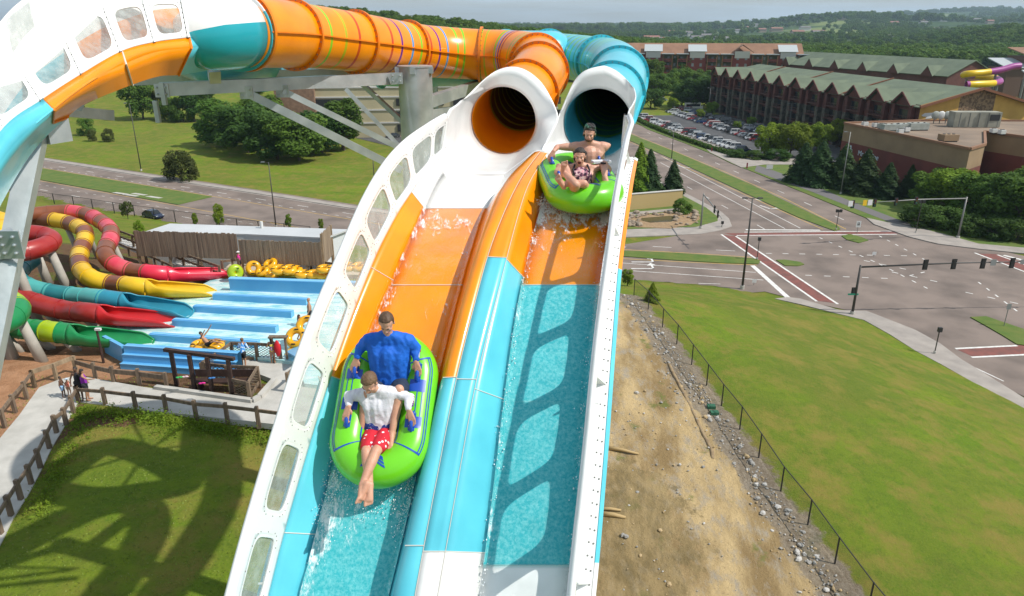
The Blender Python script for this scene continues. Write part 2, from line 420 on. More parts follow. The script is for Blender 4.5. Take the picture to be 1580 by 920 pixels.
def yz(s, h=0):
    s = min(max(s, 0), SL[-1]-1e-4)
    for i in range(NS-1):
        if SL[i+1] >= s: break
    t = (s-SL[i])/(SL[i+1]-SL[i]); a, b = PR[i], PR[i+1]; n0, n1 = NRM[i], NRM[i+1]
    return (lerp(a[0],b[0],t)+h*lerp(n0[0],n1[0],t), lerp(a[1],b[1],t)+h*lerp(n0[1],n1[1],t))
def hit(px, py, h):
    """pixel -> (s, X) on the surface lying h above the slide floor"""
    a = (460-py)/F; m = (a*CP-SP)/(CP+a*SP); prev = None
    for i in range(NS):
        y = PR[i][0]+h*NRM[i][0]; z = PR[i][1]+h*NRM[i][1]; e = z-m*y
        if prev is not None and prev[0]*e <= 0 and prev[0] > 0 or (prev is not None and e < 0 <= prev[0]):
            t = prev[0]/(prev[0]-e); s = lerp(SL[i-1], SL[i], t); yy = lerp(prev[1], y, t)
            return s, (px-790)/F*yy/(CP+a*SP)
        prev = (e, y)
    y = prev[1]; return SL[-1], (px-790)/F*y/(CP+a*SP)
def S3(s, X, h): y, z = yz(s, h); return Vector((X, y, HC+z))
HB, HR, HD = .27, .93, .36
def line(pts, h):
    q = sorted(hit(x, y, h) for x, y in pts); return q
def X(ln, s):
    if s <= ln[0][0]:
        (a, xa), (b, xb) = ln[0], ln[1]; k = (xb-xa)/(b-a); return xa+(s-a)*k*.3
    if s >= ln[-1][0]: return ln[-1][1]
    for (a, xa), (b, xb) in zip(ln, ln[1:]):
        if s <= b: return lerp(xa, xb, (s-a)/(b-a))
def smooth(ln):
    ss = [lerp(ln[0][0], ln[-1][0], i/60) for i in range(61)]; xs = [X(ln, s) for s in ss]
    for _ in range(14): xs = [xs[0]]+[(xs[i-1]+2*xs[i]+xs[i+1])/4 for i in range(1, 60)]+[xs[-1]]
    return list(zip(ss, xs))
Ln = {k: smooth(line(p, h)) for k, (p, h) in dict(
 rimL=([(357,920),(379,835),(400,760),(450,600),(461,560),(502,453),(528,398),(560,320),(578,283),(608,239),(652,202),(690,178)], HR),
 bankL=([(412,920),(436,822),(472,700),(509,580),(540,492),(571,412),(600,352),(640,290),(665,258),(690,232)], HB),
 crL=([(464,920),(484,850),(520,700),(550,580),(577,496),(603,447),(645,349),(658,320),(676,280),(700,250)], 0),
 crR=([(601,920),(621,842),(677,583),(727,394),(749,325),(765,296),(783,262)], 0),
 dvL=([(605,920),(626,842),(683,583),(734,394),(778,281),(804,254),(828,232)], HD),
 dvM=([(640,920),(653,848),(704,583),(752,394),(800,282),(820,252),(836,232)], HD+.015),
 dvR=([(675,920),(687,851),(733,591),(782,398),(815,283),(829,262),(846,234)], HD),
 crB=([(738,920),(748,865),(780,600),(792,510),(805,440),(835,325),(850,290),(862,262)], 0),
 flR=([(879,920),(885,880),(908,600),(924,440),(940,340),(951,290),(962,250)], 0),
 wbR=([(880,920),(887,880),(911,600),(926,440),(942,340),(953,290),(964,250)], HB),
 rimR=([(876,920),(880,880),(914,550),(926,455),(946,305),(960,235),(972,190)], HR),
 ldR=([(914,925),(919,881),(944,560),(955,411),(971,300),(982,240)], HB)).items()}
HH = dict(rimL=HR, bankL=HB, crL=0, crR=0, dvL=HD, dvM=HD+.015, dvR=HD, crB=0, flR=0, wbR=HB, rimR=HR, ldR=HB)
def P(k, s, dh=0, dx=0): return S3(s, X(Ln[k], s)+dx, HH[k]+dh)
S0 = hit(690, 178, HR)[0]; S1 = SL[-1]
def sb(k, x, y): return hit(x, y, HH[k])[0]
slide = thing('racing_slide', 'steep two-lane open water slide in white, orange and turquoise running down towards the viewer', 'water slide', (0, 9, 17))
WL_ = WL
NST = 110
ST = [lerp(S0, S1, i/NST) for i in range(NST+1)]
def strip(mb, ka, kb, bounds, n=3, bulge=0, extra=()):
    """bounds: [(s,mat)...] material from s on; rows split exactly at bounds"""
    st = sorted(set(ST+[b[0] for b in bounds if S0 < b[0] < S1]+list(extra)))
    rows = []
    for s in st:
        a, b = P(ka, s), P(kb, s); N = None
        r = []
        for k in range(n+1):
            t = k/n; r.append(a.lerp(b, t))
        rows.append(r)
    def mf(i, k):
        m = bounds[0][1]
        for bs, bm in bounds:
            if st[i] >= bs-1e-6: m = bm
        return m
    mb.grid(rows, mif=mf)
W_, O_, C_ = 0, 1, 2
MM = [WHITE, ORANGE, CYAN]
bL = [(0,W_),(sb('bankL',636,296),O_),(sb('bankL',509,580),C_)]
bF = [(0,W_),(sb('crL',700,322),O_),(sb('crL',560,598),C_)]
bSd = [(0,W_),(sb('dvL',772,288),O_),(sb('dvL',683,583),C_)]
bTL = [(0,W_),(sb('dvL',826,233),O_),(sb('dvL',683,583),C_)]
bTR = [(0,W_),(sb('dvR',842,236),O_),(sb('dvR',782,398),C_),(sb('dvR',687,851),W_)]
bBk = [(0,W_),(sb('dvR',842,240),O_),(sb('dvR',782,400),C_),(sb('dvR',687,851),W_)]
bFR = [(0,W_),(sb('crB',870,262),O_),(sb('crB',860,440),C_),(sb('crB',810,872),W_)]
m = MB(); strip(m, 'bankL', 'crL', bL, 4); strip(m, 'crL', 'crR', bF, 5); strip(m, 'crR', 'dvL', bSd, 3)
m.build('lane', MM, slide, auto=12, solid=.035, off=1, label='left lane, white then orange then turquoise')
m = MB(); strip(m, 'dvR', 'crB', bBk, 4); strip(m, 'crB', 'flR', bFR, 5); strip(m, 'flR', 'wbR', bFR, 2)
m.build('lane', MM, slide, auto=12, solid=.035, off=1, label='right lane, orange then turquoise then white')
m = MB(); strip(m, 'dvL', 'dvM', bTL, 2); strip(m, 'dvM', 'dvR', bTR, 3)
# rounded nose strips of the divider
m.build('divider', MM, slide, auto=12, solid=.03, off=1)
# walls with window openings
def wall(kb, kr, outs, wins, name, lab, v0=.19, v1=.80):
    """wins: list of (s0,s1); bays are split half way between windows"""
    mb = MB(); pane = []; fr = MB(); bl = MB()
    def pt(s, v, off=0):
        a, b = P(kb, s), P(kr, s); q = a.lerp(b, v)
        if off: q = q+Vector((outs*off, 0, 0))
        return q
    edges = [S0]+[(wins[i][1]+wins[i+1][0])/2 for i in range(len(wins)-1)]
    edges.append(wins[-1][1]+.12)
    N = 40
    for i, (a, b) in enumerate(wins):
        e0, e1 = edges[i], edges[i+1]; inn = []; out = []; ri = []
        sc = (a+b)/2; hs = (b-a)/2; vc = (v0+v1)/2; hv = (v1-v0)/2
        for k in range(N):
            t = 2*math.pi*k/N; c, d = math.cos(t), math.sin(t); ee = .42
            cx = math.copysign(abs(c)**ee, c); cy = math.copysign(abs(d)**ee, d)
            inn.append((sc+hs*cx, vc+hv*cy))
            q = max(abs(c), abs(d)); sx_ = c/q; sy_ = d/q
            out.append(((e0+e1)/2+(e1-e0)/2*sx_, .5+.5*sy_))
        rows = []
        for f in (0, .25, .6, 1):
            rows.append([pt(lerp(o[0], n_[0], f), lerp(o[1], n_[1], f)) for o, n_ in zip(out+out[:1], inn+inn[:1])])
        mb.grid(rows)
        pane.append((i, inn))
        fr.grid([[pt(*(sc+(q[0]-sc)*f, vc+(q[1]-vc)*f), o) for q in inn+inn[:1]] for f, o in ((1.10,-.004),(1.09,-.016),(1.0,-.016),(.99,-.004))])
        for k in range(0, N):
            if k % 2 == 0:
                q = inn[k]; s_ = sc+(q[0]-sc)*1.17; v_ = vc+(q[1]-vc)*1.13
                c_ = pt(s_, v_, -.012); bl.ell(c_, (.009,.009,.009), n=6, k=4)
    rows = [[pt(s, 0), pt(s, .33), pt(s, .66), pt(s, 1)] for s in [lerp(edges[-1], S1, i/40) for i in range(41)]]
    mb.grid(rows)
    wl = mb.build('side_wall', [WHITE], slide, auto=35, solid=.03, off=0, weld=True, label=lab)
    fr.build('window_trim', [WHITE], wl, auto=40, local=True, weld=True)
    bl.build('bolts', [BOLT], wl, smooth=True, local=True, kind='stuff')
    for i, inn in pane:
        pm = MB(); cc = sum((pt(*q) for q in inn), Vector())/len(inn)
        pm.grid([[pt(*q) for q in inn+inn[:1]], [cc]*(len(inn)+1)]); pm.build('window', [PANE if outs < 0 else PANEC], slide, smooth=True)
    # rolled rim
    rm = MB(); rm.sweep([P(kr, s)+Vector((outs*.035, 0, .0)) for s in ST], .034, 8); rm.build('rim', [WHITE], slide, smooth=True)
    return pt
PANE = bpy.data.materials.new('hazy_acrylic'); PANE.use_nodes = True; nt = PANE.node_tree; L = nt.links; p = nt.nodes['Principled BSDF']
p.inputs['Base Color'].default_value = (.55,.60,.58,1); p.inputs['Roughness'].default_value = .12
n = nd(nt, 'ShaderNodeTexNoise', Scale=5, Detail=8, Roughness=.7); tcx = nd(nt, 'ShaderNodeTexCoord'); L.new(tcx.outputs['Object'], n.inputs['Vector'])
r = nd(nt, 'ShaderNodeMapRange'); r.inputs[1].default_value = .35; r.inputs[2].default_value = .7; r.inputs[3].default_value = .22; r.inputs[4].default_value = .62; L.new(n.outputs[0], r.inputs[0])
L.new(r.outputs[0], p.inputs['Alpha'])
PANEC = PANE.copy(); PANEC.name = 'clear_acrylic'; [q for q in PANEC.node_tree.nodes if q.type == 'MAP_RANGE'][0].inputs[3].default_value = .05; [q for q in PANEC.node_tree.nodes if q.type == 'MAP_RANGE'][0].inputs[4].default_value = .25
winL = [((680,192),(676,238),),((652,210),(640,268)),((622,240),(606,310)),((588,285),(572,372)),((560,350),(545,445)),((522,450),(495,545)),((487,560),(462,660)),((450,685),(425,790)),((414,828),(385,935))]
def wl2(lst):
    out = []
    for (x0, y0), (x1, y1) in lst:
        out.append((hit(x0, y0, .72)[0], hit(x1, y1, .45)[0]))
    o2 = []
    for i, (a, b) in enumerate(out):
        if i and a < o2[-1][1]+.14: a = o2[-1][1]+.14
        o2.append((a, b))
    while o2[-1][1] < S1-1.6: a = o2[-1][1]+.2; o2.append((a, a+.8))
    return o2
WLs = wl2(winL); print('winL', [(round(a,2), round(b,2)) for a, b in WLs])
ptL = wall('bankL', 'rimL', -1, WLs, 'left', 'left side wall with a row of rounded windows')
ptR = wall('wbR', 'rimR', 1, [(a-.03, b+.03) for a, b in WLs], 'right', 'right side wall seen edge on', .12, .91)
# outer flanges with bolts, gussets
def flange(kb, outs, wfun, lab):
    mb = MB(); st = ST
    mb.grid([[P(kb, s, 0, outs*.03), P(kb, s, -.01, outs*(.03+wfun(s)))] for s in st]); mb.build('bolt_flange', [WHITE], slide, solid=.015)
    bl = MB(); s = S0
    while s < S1:
        for f in (.55, .85):
            bl.ell(P(kb, s+(f*.05), .008, outs*(.03+wfun(s)*f)), (.011,.011,.009), n=6, k=4)
        s += .13
    bl.build('bolts', [BOLT], slide, smooth=True, kind='stuff')
    mb = MB(); st2 = sorted(set(ST+[b[0] for b in bFR if S0 < b[0] < S1]))
    def mf(i, k):
        m_ = bTR[0][1]
        for bs, bm in (bTR if outs > 0 else bL):
            if st2[i] >= bs: m_ = bm
        return m_
    mb.grid([[P(kb, s, -.012, outs*(.03+wfun(s))), P(kb, s, -.03, outs*(.065+wfun(s))), P(kb, s, -.42, outs*(.0+wfun(s)*.5))] for s in st2], mif=mf)
    mb.build('outer_skirt', MM, slide, solid=.02)
    gs = S0+.5
    while gs < S1:
        g_ = MB(); y0 = outs*.04
        kr = 'rimR' if outs > 0 else 'rimL'
        a = P(kb, gs, .01, y0); b = P(kb, gs, .01, outs*(.02+wfun(gs)*.9)); c = P(kb, gs, .24, outs*.045)
        a2, b2, c2 = [q+(P(kb, gs+.02)-P(kb, gs)) for q in (a, b, c)]
        g_.add([a,b,c,a2,b2,c2], [(0,1,2),(3,5,4),(0,3,4,1),(1,4,5,2),(2,5,3,0)])
        # small foot plate
        pa = [P(kb, gs+d, .016, outs*(.04+wfun(gs)*f)) for d, f in ((-.05,0),(-.05,.8),(.24,.35),(.24,0))]
        g_.add(pa+[q+Vector((0,0,.01)) for q in pa], [(0,1,2,3),(4,7,6,5),(0,4,5,1),(1,5,6,2),(2,6,7,3),(3,7,4,0)])
        g_.build('gusset', [WHITE], slide); gs += 2.05
flange('wbR', 1, lambda s: max(.10, X(Ln['ldR'], s)-X(Ln['wbR'], s)-.05), 'right')
flange('bankL', -1, lambda s: .05, 'left')
# joint seams across the lanes
def seam(keys, s, mt=WHITE, r=.006):
    mb = MB(); mb.sweep([P(k, s, .004) for k in keys], r, 6); return mb
SEAM = mat('seam_sealant', (.62,.60,.55), .5)
for keys, ss in ((('bankL','crL'), [b[0] for b in bL[1:]]+[sb('bankL',436,822), sb('bankL',571,412)]), (('crL','crR'), [bF[1][0], sb('crL',600,440), sb('crL',560,598), sb('crL',520,742)]), (('dvL','dvM'), [bTL[2][0], sb('dvL',626,842)]), (('dvM','dvR'), [bTR[2][0], bTL[2][0]+.02, bTR[3][0]]), (('dvR','crB'), [bBk[2][0], sb('dvR',740,600), bBk[3][0]]), (('crB','flR'), [bFR[2][0], sb('crB',800,620), bFR[3][0]])):
    for s in ss: seam(keys, s).build('joint_seam', [SEAM], slide)
for k, dx in (('dvM', 0), ('dvR', .002)):
    mb = MB(); mb.sweep([P(k, s, .002, dx) for s in ST], .004, 6); mb.build('joint_seam', [SEAM], slide)
# hood (two white arches round the tube mouths) : annulus from tube ring to outer edge
RC = {}
for k_, p0_, p1_, rd_ in (('l', at(777,186,13.45), at(801,158,14.6), .60), ('r', at(922,190,13.45), at(939,158,14.7), .615)):
    t_ = (p1_-p0_).normalized(); t_.z *= .4; t_.normalize(); r__ = t_.cross(Vector((0,0,1))).normalized(); RC[k_] = (p0_, r__, r__.cross(t_), rd_)
def ring(k, th, D=13.3, f=1.0):
    c, r_, uu, rad = RC[k]; t = R(th); return c+(r_*math.cos(t)+uu*math.sin(t))*rad
s0 = S0
DR = proj(P('rimL', S0))[2]; DR2 = proj(P('rimR', S0)); print('rim D', DR, DR2)
outer_l = [(90,at(789,103,13.0)),(112,at(764,110,12.95)),(135,at(742,128,12.7)),(155,at(724,145,12.3)),(172,at(706,162,11.8)),(188,P('rimL',s0)),(206,P('bankL',s0)),(228,P('crL',s0)),(302,P('crR',s0)),(318,P('dvL',s0)),(330,P('dvM',s0)),
 (345,at(847,213,12.1)),(357,at(856,196,12.6)),(370,at(862,182,12.95)),(388,at(853,157,13.0)),(408,at(836,128,13.05)),(430,at(813,109,13.0)),(450,at(789,103,13.0))]
outer_r = [(90,at(927,102,13.0)),(110,at(903,109,13.0)),(130,at(886,126,13.05)),(150,at(874,152,13.0)),(170,at(862,182,12.95)),(184,at(856,196,12.6)),(197,at(847,213,12.1)),(208,P('dvM',s0)),(216,P('dvR',s0)),(236,P('crB',s0)),(302,P('flR',s0)),(318,P('wbR',s0)),(334,P('rimR',s0)),
 (347,at(974,163,11.8)),(362,at(980,149,12.4)),(382,at(974,131,12.9)),(405,at(955,112,13.0)),(428,at(938,103,13.0)),(450,at(927,102,13.0))]
hood = MB()
for k, ol in (('l', outer_l), ('r', outer_r)):
    rows = []
    for i in range(len(ol)-1):
        (t0, p0), (t1, p1) = ol[i], ol[i+1]; n_ = max(2, int((t1-t0)/5))
        for j in range(n_):
            f = j/n_; th = lerp(t0, t1, f)
            o0, o3 = ol[i-1][1] if i else ol[-2][1], ol[i+2][1] if i+2 < len(ol) else ol[1][1]
            straight = (t0 in (228, 236, 206, 216, 302, 318) )
            po = p0.lerp(p1, f) if straight else Vector(tuple(.5*((2*b)+(-a+c)*f+(2*a-5*b+4*c-d)*f*f+(-a+3*b-3*c+d)*f**3) for a, b, c, d in zip(o0, p0, p1, o3)))
            pi_ = ring(k, th); top = sst(.25, .85, math.sin(R(th)))
            side = .35*(1-abs(math.sin(R(th))))
            row = []
            cen = RC[k][0]; bd = (Vector((0, -1, .25))).normalized()
            for q in range(11):
                u = q/10; u2 = u**.8
                pp = pi_.lerp(po, u2); pp = pp+bd*(.10*top+.04*side)*math.sin(math.pi*min(1, u))
                row.append(pp)
            ring_out = (pi_-cen).normalized()
            if top > .02: # roll the lip back over the tube
                for q in range(1, 5):
                    row.append(po+Vector((0, .16*q*top, -.008*q*q*top)) - ring_out*.006*q*q*top)
            else: row += [po]*4
            rows.append(row)
    rows.append(rows[0]); hood.grid(rows)
hood.build('hood', [WHITE], slide, smooth=True, weld=True, solid=.02)
# ------------------------------------------------------------------ tubes
STR = {'r': mat('stripe_red', (.55,.06,.01), .3), 'p': mat('stripe_purple', (.16,.02,.22), .3), 'b': mat('stripe_blue', (.06,.30,.62), .3), 'g': mat('stripe_green', (.20,.55,.02), .3), 'l': mat('stripe_lime', (.42,.42,.01), .3), 'd': mat('stripe_deep_green', (.05,.33,.10), .3)}
def resample(pts, step):
    out = [Vector(pts[0])]; acc = 0
    for a, b in zip(pts, pts[1:]):
        a, b = Vector(a), Vector(b); l = (b-a).length; t = step-acc
        while t <= l: out.append(a.lerp(b, t/l)); t += step
        acc = l-(t-step)
    return out
def enclosed_tube(name, label, path, rad, base, stripes, flanges, fl_mat, step=.07, seams=True):
    pts = resample(crom([tuple(p) for p in path], 14), step); n = len(pts); mats = [base]+[STR[k] for k in 'rpbgld']
    idx = {k: 'rpbgld'.index(k)+1 for k in 'rpbgld'}; sm = {}
    for s_, k in stripes:
        sm[int(s_*n)] = idx[k]
    root = thing(name, label, 'water slide', pts[len(pts)//2])
    tb = MB(); tb.sweep(pts, rad, 40, caps=False, mif=lambda i, k: sm.get(i, 0), up=(0,0,1))
    tb.build('tube', mats, root, smooth=True, solid=.02, off=-1)
    for f in flanges:
        i = int(f*(n-1)); t = (pts[min(i+1,n-1)]-pts[max(0,i-1)]).normalized(); u = Vector((0,0,1)); r_ = t.cross(u).normalized(); uu = r_.cross(t).normalized()
        fb = MB(); c = pts[i]; prof = [(-.03, rad), (-.03, rad+.085), (.03, rad+.085), (.03, rad)]
        fb.grid([[c+t*o+(r_*math.cos(a)+uu*math.sin(a))*q for o, q in prof] for a in [2*math.pi*k/48 for k in range(49)]])
        fo = fb.build('flange', [fl_mat], root, auto=30)
        bb = MB()
        for k in range(32):
            a = 2*math.pi*k/32; d = r_*math.cos(a)+uu*math.sin(a)
            for o in (-.036, .036): bb.ell(c+t*o+d*(rad+.05), (.014,.014,.014), n=5, k=3)
        bb.build('bolts', [BOLT], fo, local=True, kind='stuff')
    if seams:
        sb_ = MB()
        for sgn in (-1, 1):
            rows = []
            for i in range(0, n, 3):
                t = (pts[min(i+1,n-1)]-pts[max(0,i-1)]).normalized(); r_ = t.cross(Vector((0,0,1))).normalized()
                q = pts[i]+r_*rad*sgn; rows.append([q+Vector((0,0,.012)), q+r_*sgn*.06+Vector((0,0,.012)), q+r_*sgn*.06-Vector((0,0,.012)), q-Vector((0,0,.012))])
            sb_.grid(rows)
        sb_.build('seam_flange', [fl_mat], root)
    return root, pts
OR2 = mat('orange_flange', (.80,.22,.004), .35, (.68,.17,.004), 4)
opath = [RC['l'][0], RC['l'][0]+RC['l'][1].cross(RC['l'][2])*-.35, at(800,158,14.5), at(824,126,15.6), at(832,106,16.7), at(822,93,17.7), at(790,87,18.5), at(745,85,18.8), at(692,82,18.6), at(640,78,17.9), at(560,67,16.3), at(470,56,14.8), at(410,51,13.6), at(366,49,12.9)]
ostr = []
pat = [(.34,'g'),(.355,'l'),(.39,'r'),(.40,'p'),(.41,'b'),(.42,'g'),(.455,'l'),(.47,'g'),(.515,'g'),(.535,'g'),(.56,'b'),(.585,'p'),(.61,'r'),(.64,'g'),(.665,'b'),(.69,'p'),(.715,'r'),(.785,'r'),(.815,'l'),(.85,'g')]
otube, opts = enclosed_tube('enclosed_slide_tube', 'glossy orange enclosed slide tube ringed with thin coloured stripes', opath, .60, ORANGE, pat, [.13,.24,.32,.48,.625,.755,.885,.995], OR2)
cpath = [RC['r'][0], RC['r'][0]+RC['r'][1].cross(RC['r'][2])*-.35, at(938,158,14.6), at(951,132,15.9), at(953,112,17.2), at(941,100,18.8), at(915,94,20.2), at(880,88,21.6), at(840,84,22.8), at(790,80,24.2), at(745,77,25.6)]
LC = Vector((-2.7, 23.6, HC-.8)); a0 = -math.pi*.30
for k in range(1, 14):
    a = a0+k*math.pi/6.2; cpath.append(LC+Vector((3.9*math.cos(a), 3.5*math.sin(a), -.01*k)))
cpath += [at(600,88,22.5), at(520,88,20), at(430,93,17.5), at(350,86,14.8), at(300,72,14.6), at(250,50,14.9), at(190,10,15.2), at(140,-40,15.4), at(60,-120,15.6)]
cst = []
for i in range(20): cst.append((.085+i*.006, 'g' if i % 3 else 'd'))
CY2 = mat('turquoise_flange', (.05,.48,.58), .35, (.04,.40,.5), 4)
ctube, cpts = enclosed_tube('enclosed_slide_tube', 'turquoise enclosed slide tube with green stripes curving behind the orange tube', cpath, .615, CYAN, cst, [.032,.062,.115,.17,.21,.36,.5,.62,.75,.88,.985], CY2, step=.09)
LINER = [mat('liner_dark_orange', (.06,.018,.004), .35), mat('liner_lime', (.30,.30,.01), .4), mat('liner_dark_teal', (.012,.11,.12), .35), mat('liner_green', (.12,.28,.03), .4)]  # dark striped interior paint; the bore's shade is put into this colour too
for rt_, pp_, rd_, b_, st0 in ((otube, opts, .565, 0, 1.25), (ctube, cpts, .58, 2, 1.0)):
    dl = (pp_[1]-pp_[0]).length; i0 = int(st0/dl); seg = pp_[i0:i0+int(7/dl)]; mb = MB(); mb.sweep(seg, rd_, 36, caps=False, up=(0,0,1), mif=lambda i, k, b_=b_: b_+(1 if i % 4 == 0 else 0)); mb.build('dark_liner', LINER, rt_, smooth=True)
for o in (otube, ctube): o['group'] = 'enclosed tubes feeding the slide'
# upper spiral of the tower behind, seen only by its shadow : carried on arms from a tall column
# ------------------------------------------------------------------ left open channel
chan = thing('curved_slide_channel', 'raised open slide channel with foggy windows and orange underside, curving out at the left', 'water slide', at(200,110,10.8))
T = [-2.2,-1.2,0,1,2,3,4,5,6,6.6]
prof = dict(
 rim=[(-190,310,7.6),(-110,215,7.9),(-45,128,8.5),(19,80,9.3),(92,34,10.1),(162,10,10.9),(222,-1,11.5),(281,-3,12.0),(340,-9,12.6),(364,-6,12.8)],
 bot=[(-130,420,7.3),(-70,318,7.6),(0,203,8.2),(66,153,9.0),(128,113,9.8),(188,79,10.6),(240,65,11.3),(292,58,11.9),(344,50,12.5),(369,40,12.75)],
 low=[(-120,460,7.25),(-60,352,7.55),(12,236,8.15),(82,170,8.95),(140,126,9.75),(194,98,10.55),(243,80,11.25),(296,74,11.85),(345,68,12.5),(367,62,12.75)],
 und=[(-110,500,7.7),(-50,390,8.0),(18,262,8.6),(80,190,9.4),(140,157,10.2),(204,131,11.0),(246,118,11.7),(276,116,12.2),(325,108,12.75),(350,98,13.0)])
def lookup(k, t):
    A = prof[k]
    t = min(max(t, T[0]), T[-1]-1e-6)
    for i in range(len(T)-1):
        if t <= T[i+1]: break
    f = (t-T[i])/(T[i+1]-T[i]); p0, p1, p2, p3 = A[max(i-1,0)], A[i], A[i+1], A[min(i+2,len(A)-1)]
    q = [.5*((2*b)+(-a+c)*f+(2*a-5*b+4*c-d)*f*f+(-a+3*b-3*c+d)*f**3) for a, b, c, d in zip(p0, p1, p2, p3)]
    return at(*q)
TT = [lerp(T[0], T[-1], i/90) for i in range(91)]
BACK = Vector((-.25, 1.0, 0)).normalized()
def far(t, dh, w=1.25): return lookup('low', t)+Vector((-.35, .94, 0)).normalized()*w+Vector((0,0,dh))
mb = MB(); N = 40; NB = MB(); FR = MB(); panes = []
bays = [(-2.2,-1.2),(-1.2,-.05),(-.05,1),(1,2),(2,3),(3,4),(4,5)]
def cp(t, v, off=0): q = lookup('bot', t).lerp(lookup('rim', t), v); return q+Vector((.3, -.95, .1))*off
for a, b in bays:
    inn = []; out = []; tc_ = (a+b)/2; ht = (b-a)/2*.74; vc = .5; hv = .36
    for k in range(N):
        t = 2*math.pi*k/N; c, d = math.cos(t), math.sin(t)
        inn.append((tc_+ht*math.copysign(abs(c)**.45, c), vc+hv*math.copysign(abs(d)**.45, d)))
        q = max(abs(c), abs(d)); out.append((tc_+(b-a)/2*c/q, .5+.5*d/q))
    mb.grid([[cp(lerp(o[0], n_[0], f), lerp(o[1], n_[1], f)) for o, n_ in zip(out+out[:1], inn+inn[:1])] for f in (0, .3, .7, 1)])
    FR.grid([[cp(tc_+(q[0]-tc_)*f, vc+(q[1]-vc)*f, o) for q in inn+inn[:1]] for f, o in ((1.13,.004),(1.11,.022),(1.0,.022),(.98,.002))])
    pm = MB(); cc = cp(tc_, vc); pm.grid([[cp(*q) for q in inn+inn[:1]], [cc]*(N+1)]); panes.append(pm)
    for k in range(0, N, 2): NB.ell(cp(tc_+(inn[k][0]-tc_)*1.2, vc+(inn[k][1]-vc)*1.16, .012), (.013,)*3, n=5, k=3)
    for v in [i/8 for i in range(9)]: NB.ell(cp(b-.05, v, .03), (.013,)*3, n=5, k=3)
    for u in [i/9 for i in range(10)]: NB.ell(cp(lerp(a, b, u), .045, .012), (.013,)*3, n=5, k=3)
mb.grid([[cp(t, v) for v in (0,.25,.5,.75,1)] for t in [lerp(5, 6.6, i/20) for i in range(21)]])
cw = mb.build('side_wall', [WHITE], chan, auto=35, solid=.03, off=0, weld=True)
FR.build('window_trim', [WHITE], cw, auto=40, local=True); NB.build('bolts', [BOLT], cw, local=True, kind='stuff')
for pm in panes: pm.build('window', [PANE], chan, smooth=True)
for a, b in bays[2:]:
    if b == 3-1: pass
    rb = MB(); rb.grid([[cp(b-.03, v, .003), cp(b-.03, v, .06), cp(b+.03, v, .06), cp(b+.03, v, .003)] for v in [i/8 for i in range(9)]]); rb.build('wall_rib', [WHITE], chan)
rm = MB(); rm.sweep([lookup('rim', t)+Vector((0,.03,0)) for t in TT], .04, 8); rm.build('rim', [WHITE], chan, smooth=True)
def cm(i, k):
    t = TT[i]; return C_ if t < 1.02 else (O_ if t < 4.98 else C_)
mb = MB(); mb.grid([[lookup('bot', t), lookup('low', t)] for t in TT], mif=cm); mb.build('edge_band', MM, chan, auto=40, solid=.02)
mb = MB()
def usec(t):
    a, b = lookup('low', t), lookup('und', t); d = far(t, 0); e = b+(d-b)*.62+Vector((0,0,-.12)); return [a, a.lerp(b, .45)+Vector((0,0,-.0)), b, e, d]
mb.grid([usec(t) for t in TT], mif=cm); mb.build('trough', MM, chan, auto=40, solid=.02)
mb = MB(); mb.grid([[far(t, 0), far(t, .62), far(t, 1.0, 1.35), far(t, 1.5, 1.5)] for t in TT if t < 5.6], mif=lambda i, k: C_ if k == 0 and TT[i] < 1 else (O_ if k == 0 else W_)); fw = mb.build('far_wall', MM, chan, auto=40, solid=.02)
pm = MB(); pm.grid([[far(t, v, 1.22+.1*v)+Vector((0,-.05,0)) for v in (.55, .8, 1.15, 1.4)] for t in [lerp(.0, .55, i/8) for i in range(9)]]); pm.build('window', [PANE], chan)
for q in (1.02, 3.0, 4.98):
    mb = MB(); mb.sweep([p+Vector((.01,-.01,-.01)) for p in [lookup('bot', q)]+usec(q)], .014, 6); mb.build('joint_seam', [SEAM if q == 3.0 else OR2], chan)
# bulb where the channel swallows the tube
bb = MB(); bb.sweep([at(366,49,12.92), at(353,50,12.68), at(332,53,12.5), at(308,60,12.4), at(288,66,12.4)], [.605,.60,.58,.52,.40], 48, caps=False, mif=lambda i, k: 0 if 4 < k < 22 else 1, up=(0,0,1)); bb.build('end_collar', [WHITE, TEAL], chan, smooth=True, solid=.02)
fb = MB(); t_ = (at(366,49,12.92)-at(353,50,12.68)).normalized(); c_ = at(366,49,12.93); r_ = t_.cross(Vector((0,0,1))).normalized(); uu = r_.cross(t_)
fb.grid([[c_+t_*o+(r_*math.cos(a)+uu*math.sin(a))*q for o, q in ((-.02,.59),(-.02,.68),(.02,.68),(.02,.59))] for a in [2*math.pi*k/48 for k in range(49)]], mif=lambda i, k: 0 if 3 < i < 22 else 1); fb.build('flange', [WHITE, CY2], chan, auto=30)
# ------------------------------------------------------------------ steel
def steel_member(mb, a, b, w, h): mb.bar(a, b, w, h)
def ibeam(mb, a, b, w, h):
    a, b = Vector(a), Vector(b); d = (b-a).normalized(); r_ = d.cross(Vector((0,0,1))).normalized(); u = r_.cross(d)
    mb.bar(a+u*h/2, b+u*h/2, w, .025); mb.bar(a-u*h/2, b-u*h/2, w, .025); mb.bar(a, b, .03, h-.026)
tower = thing('steel_support_column', 'thick round galvanised column with long bracket beams, behind the white slide wall', 'support column', (0,0,0))
TC = at(640,105,16.6); TCx, TCy = TC.x, TC.y
tower.location = (TCx, TCy, gz(TCx, TCy)); WL[tower.name] = Vector(tower.location)
c = MB(); c.sweep([(TCx, TCy, gz(TCx,TCy)-.3), (TCx, TCy, TC.z+.02)], .385, 40); c.build('column', [GALV], tower, auto=40)
c = MB(); c.sweep([(TCx, TCy, TC.z+.02), (TCx, TCy, TC.z+.05)], .40, 40); 
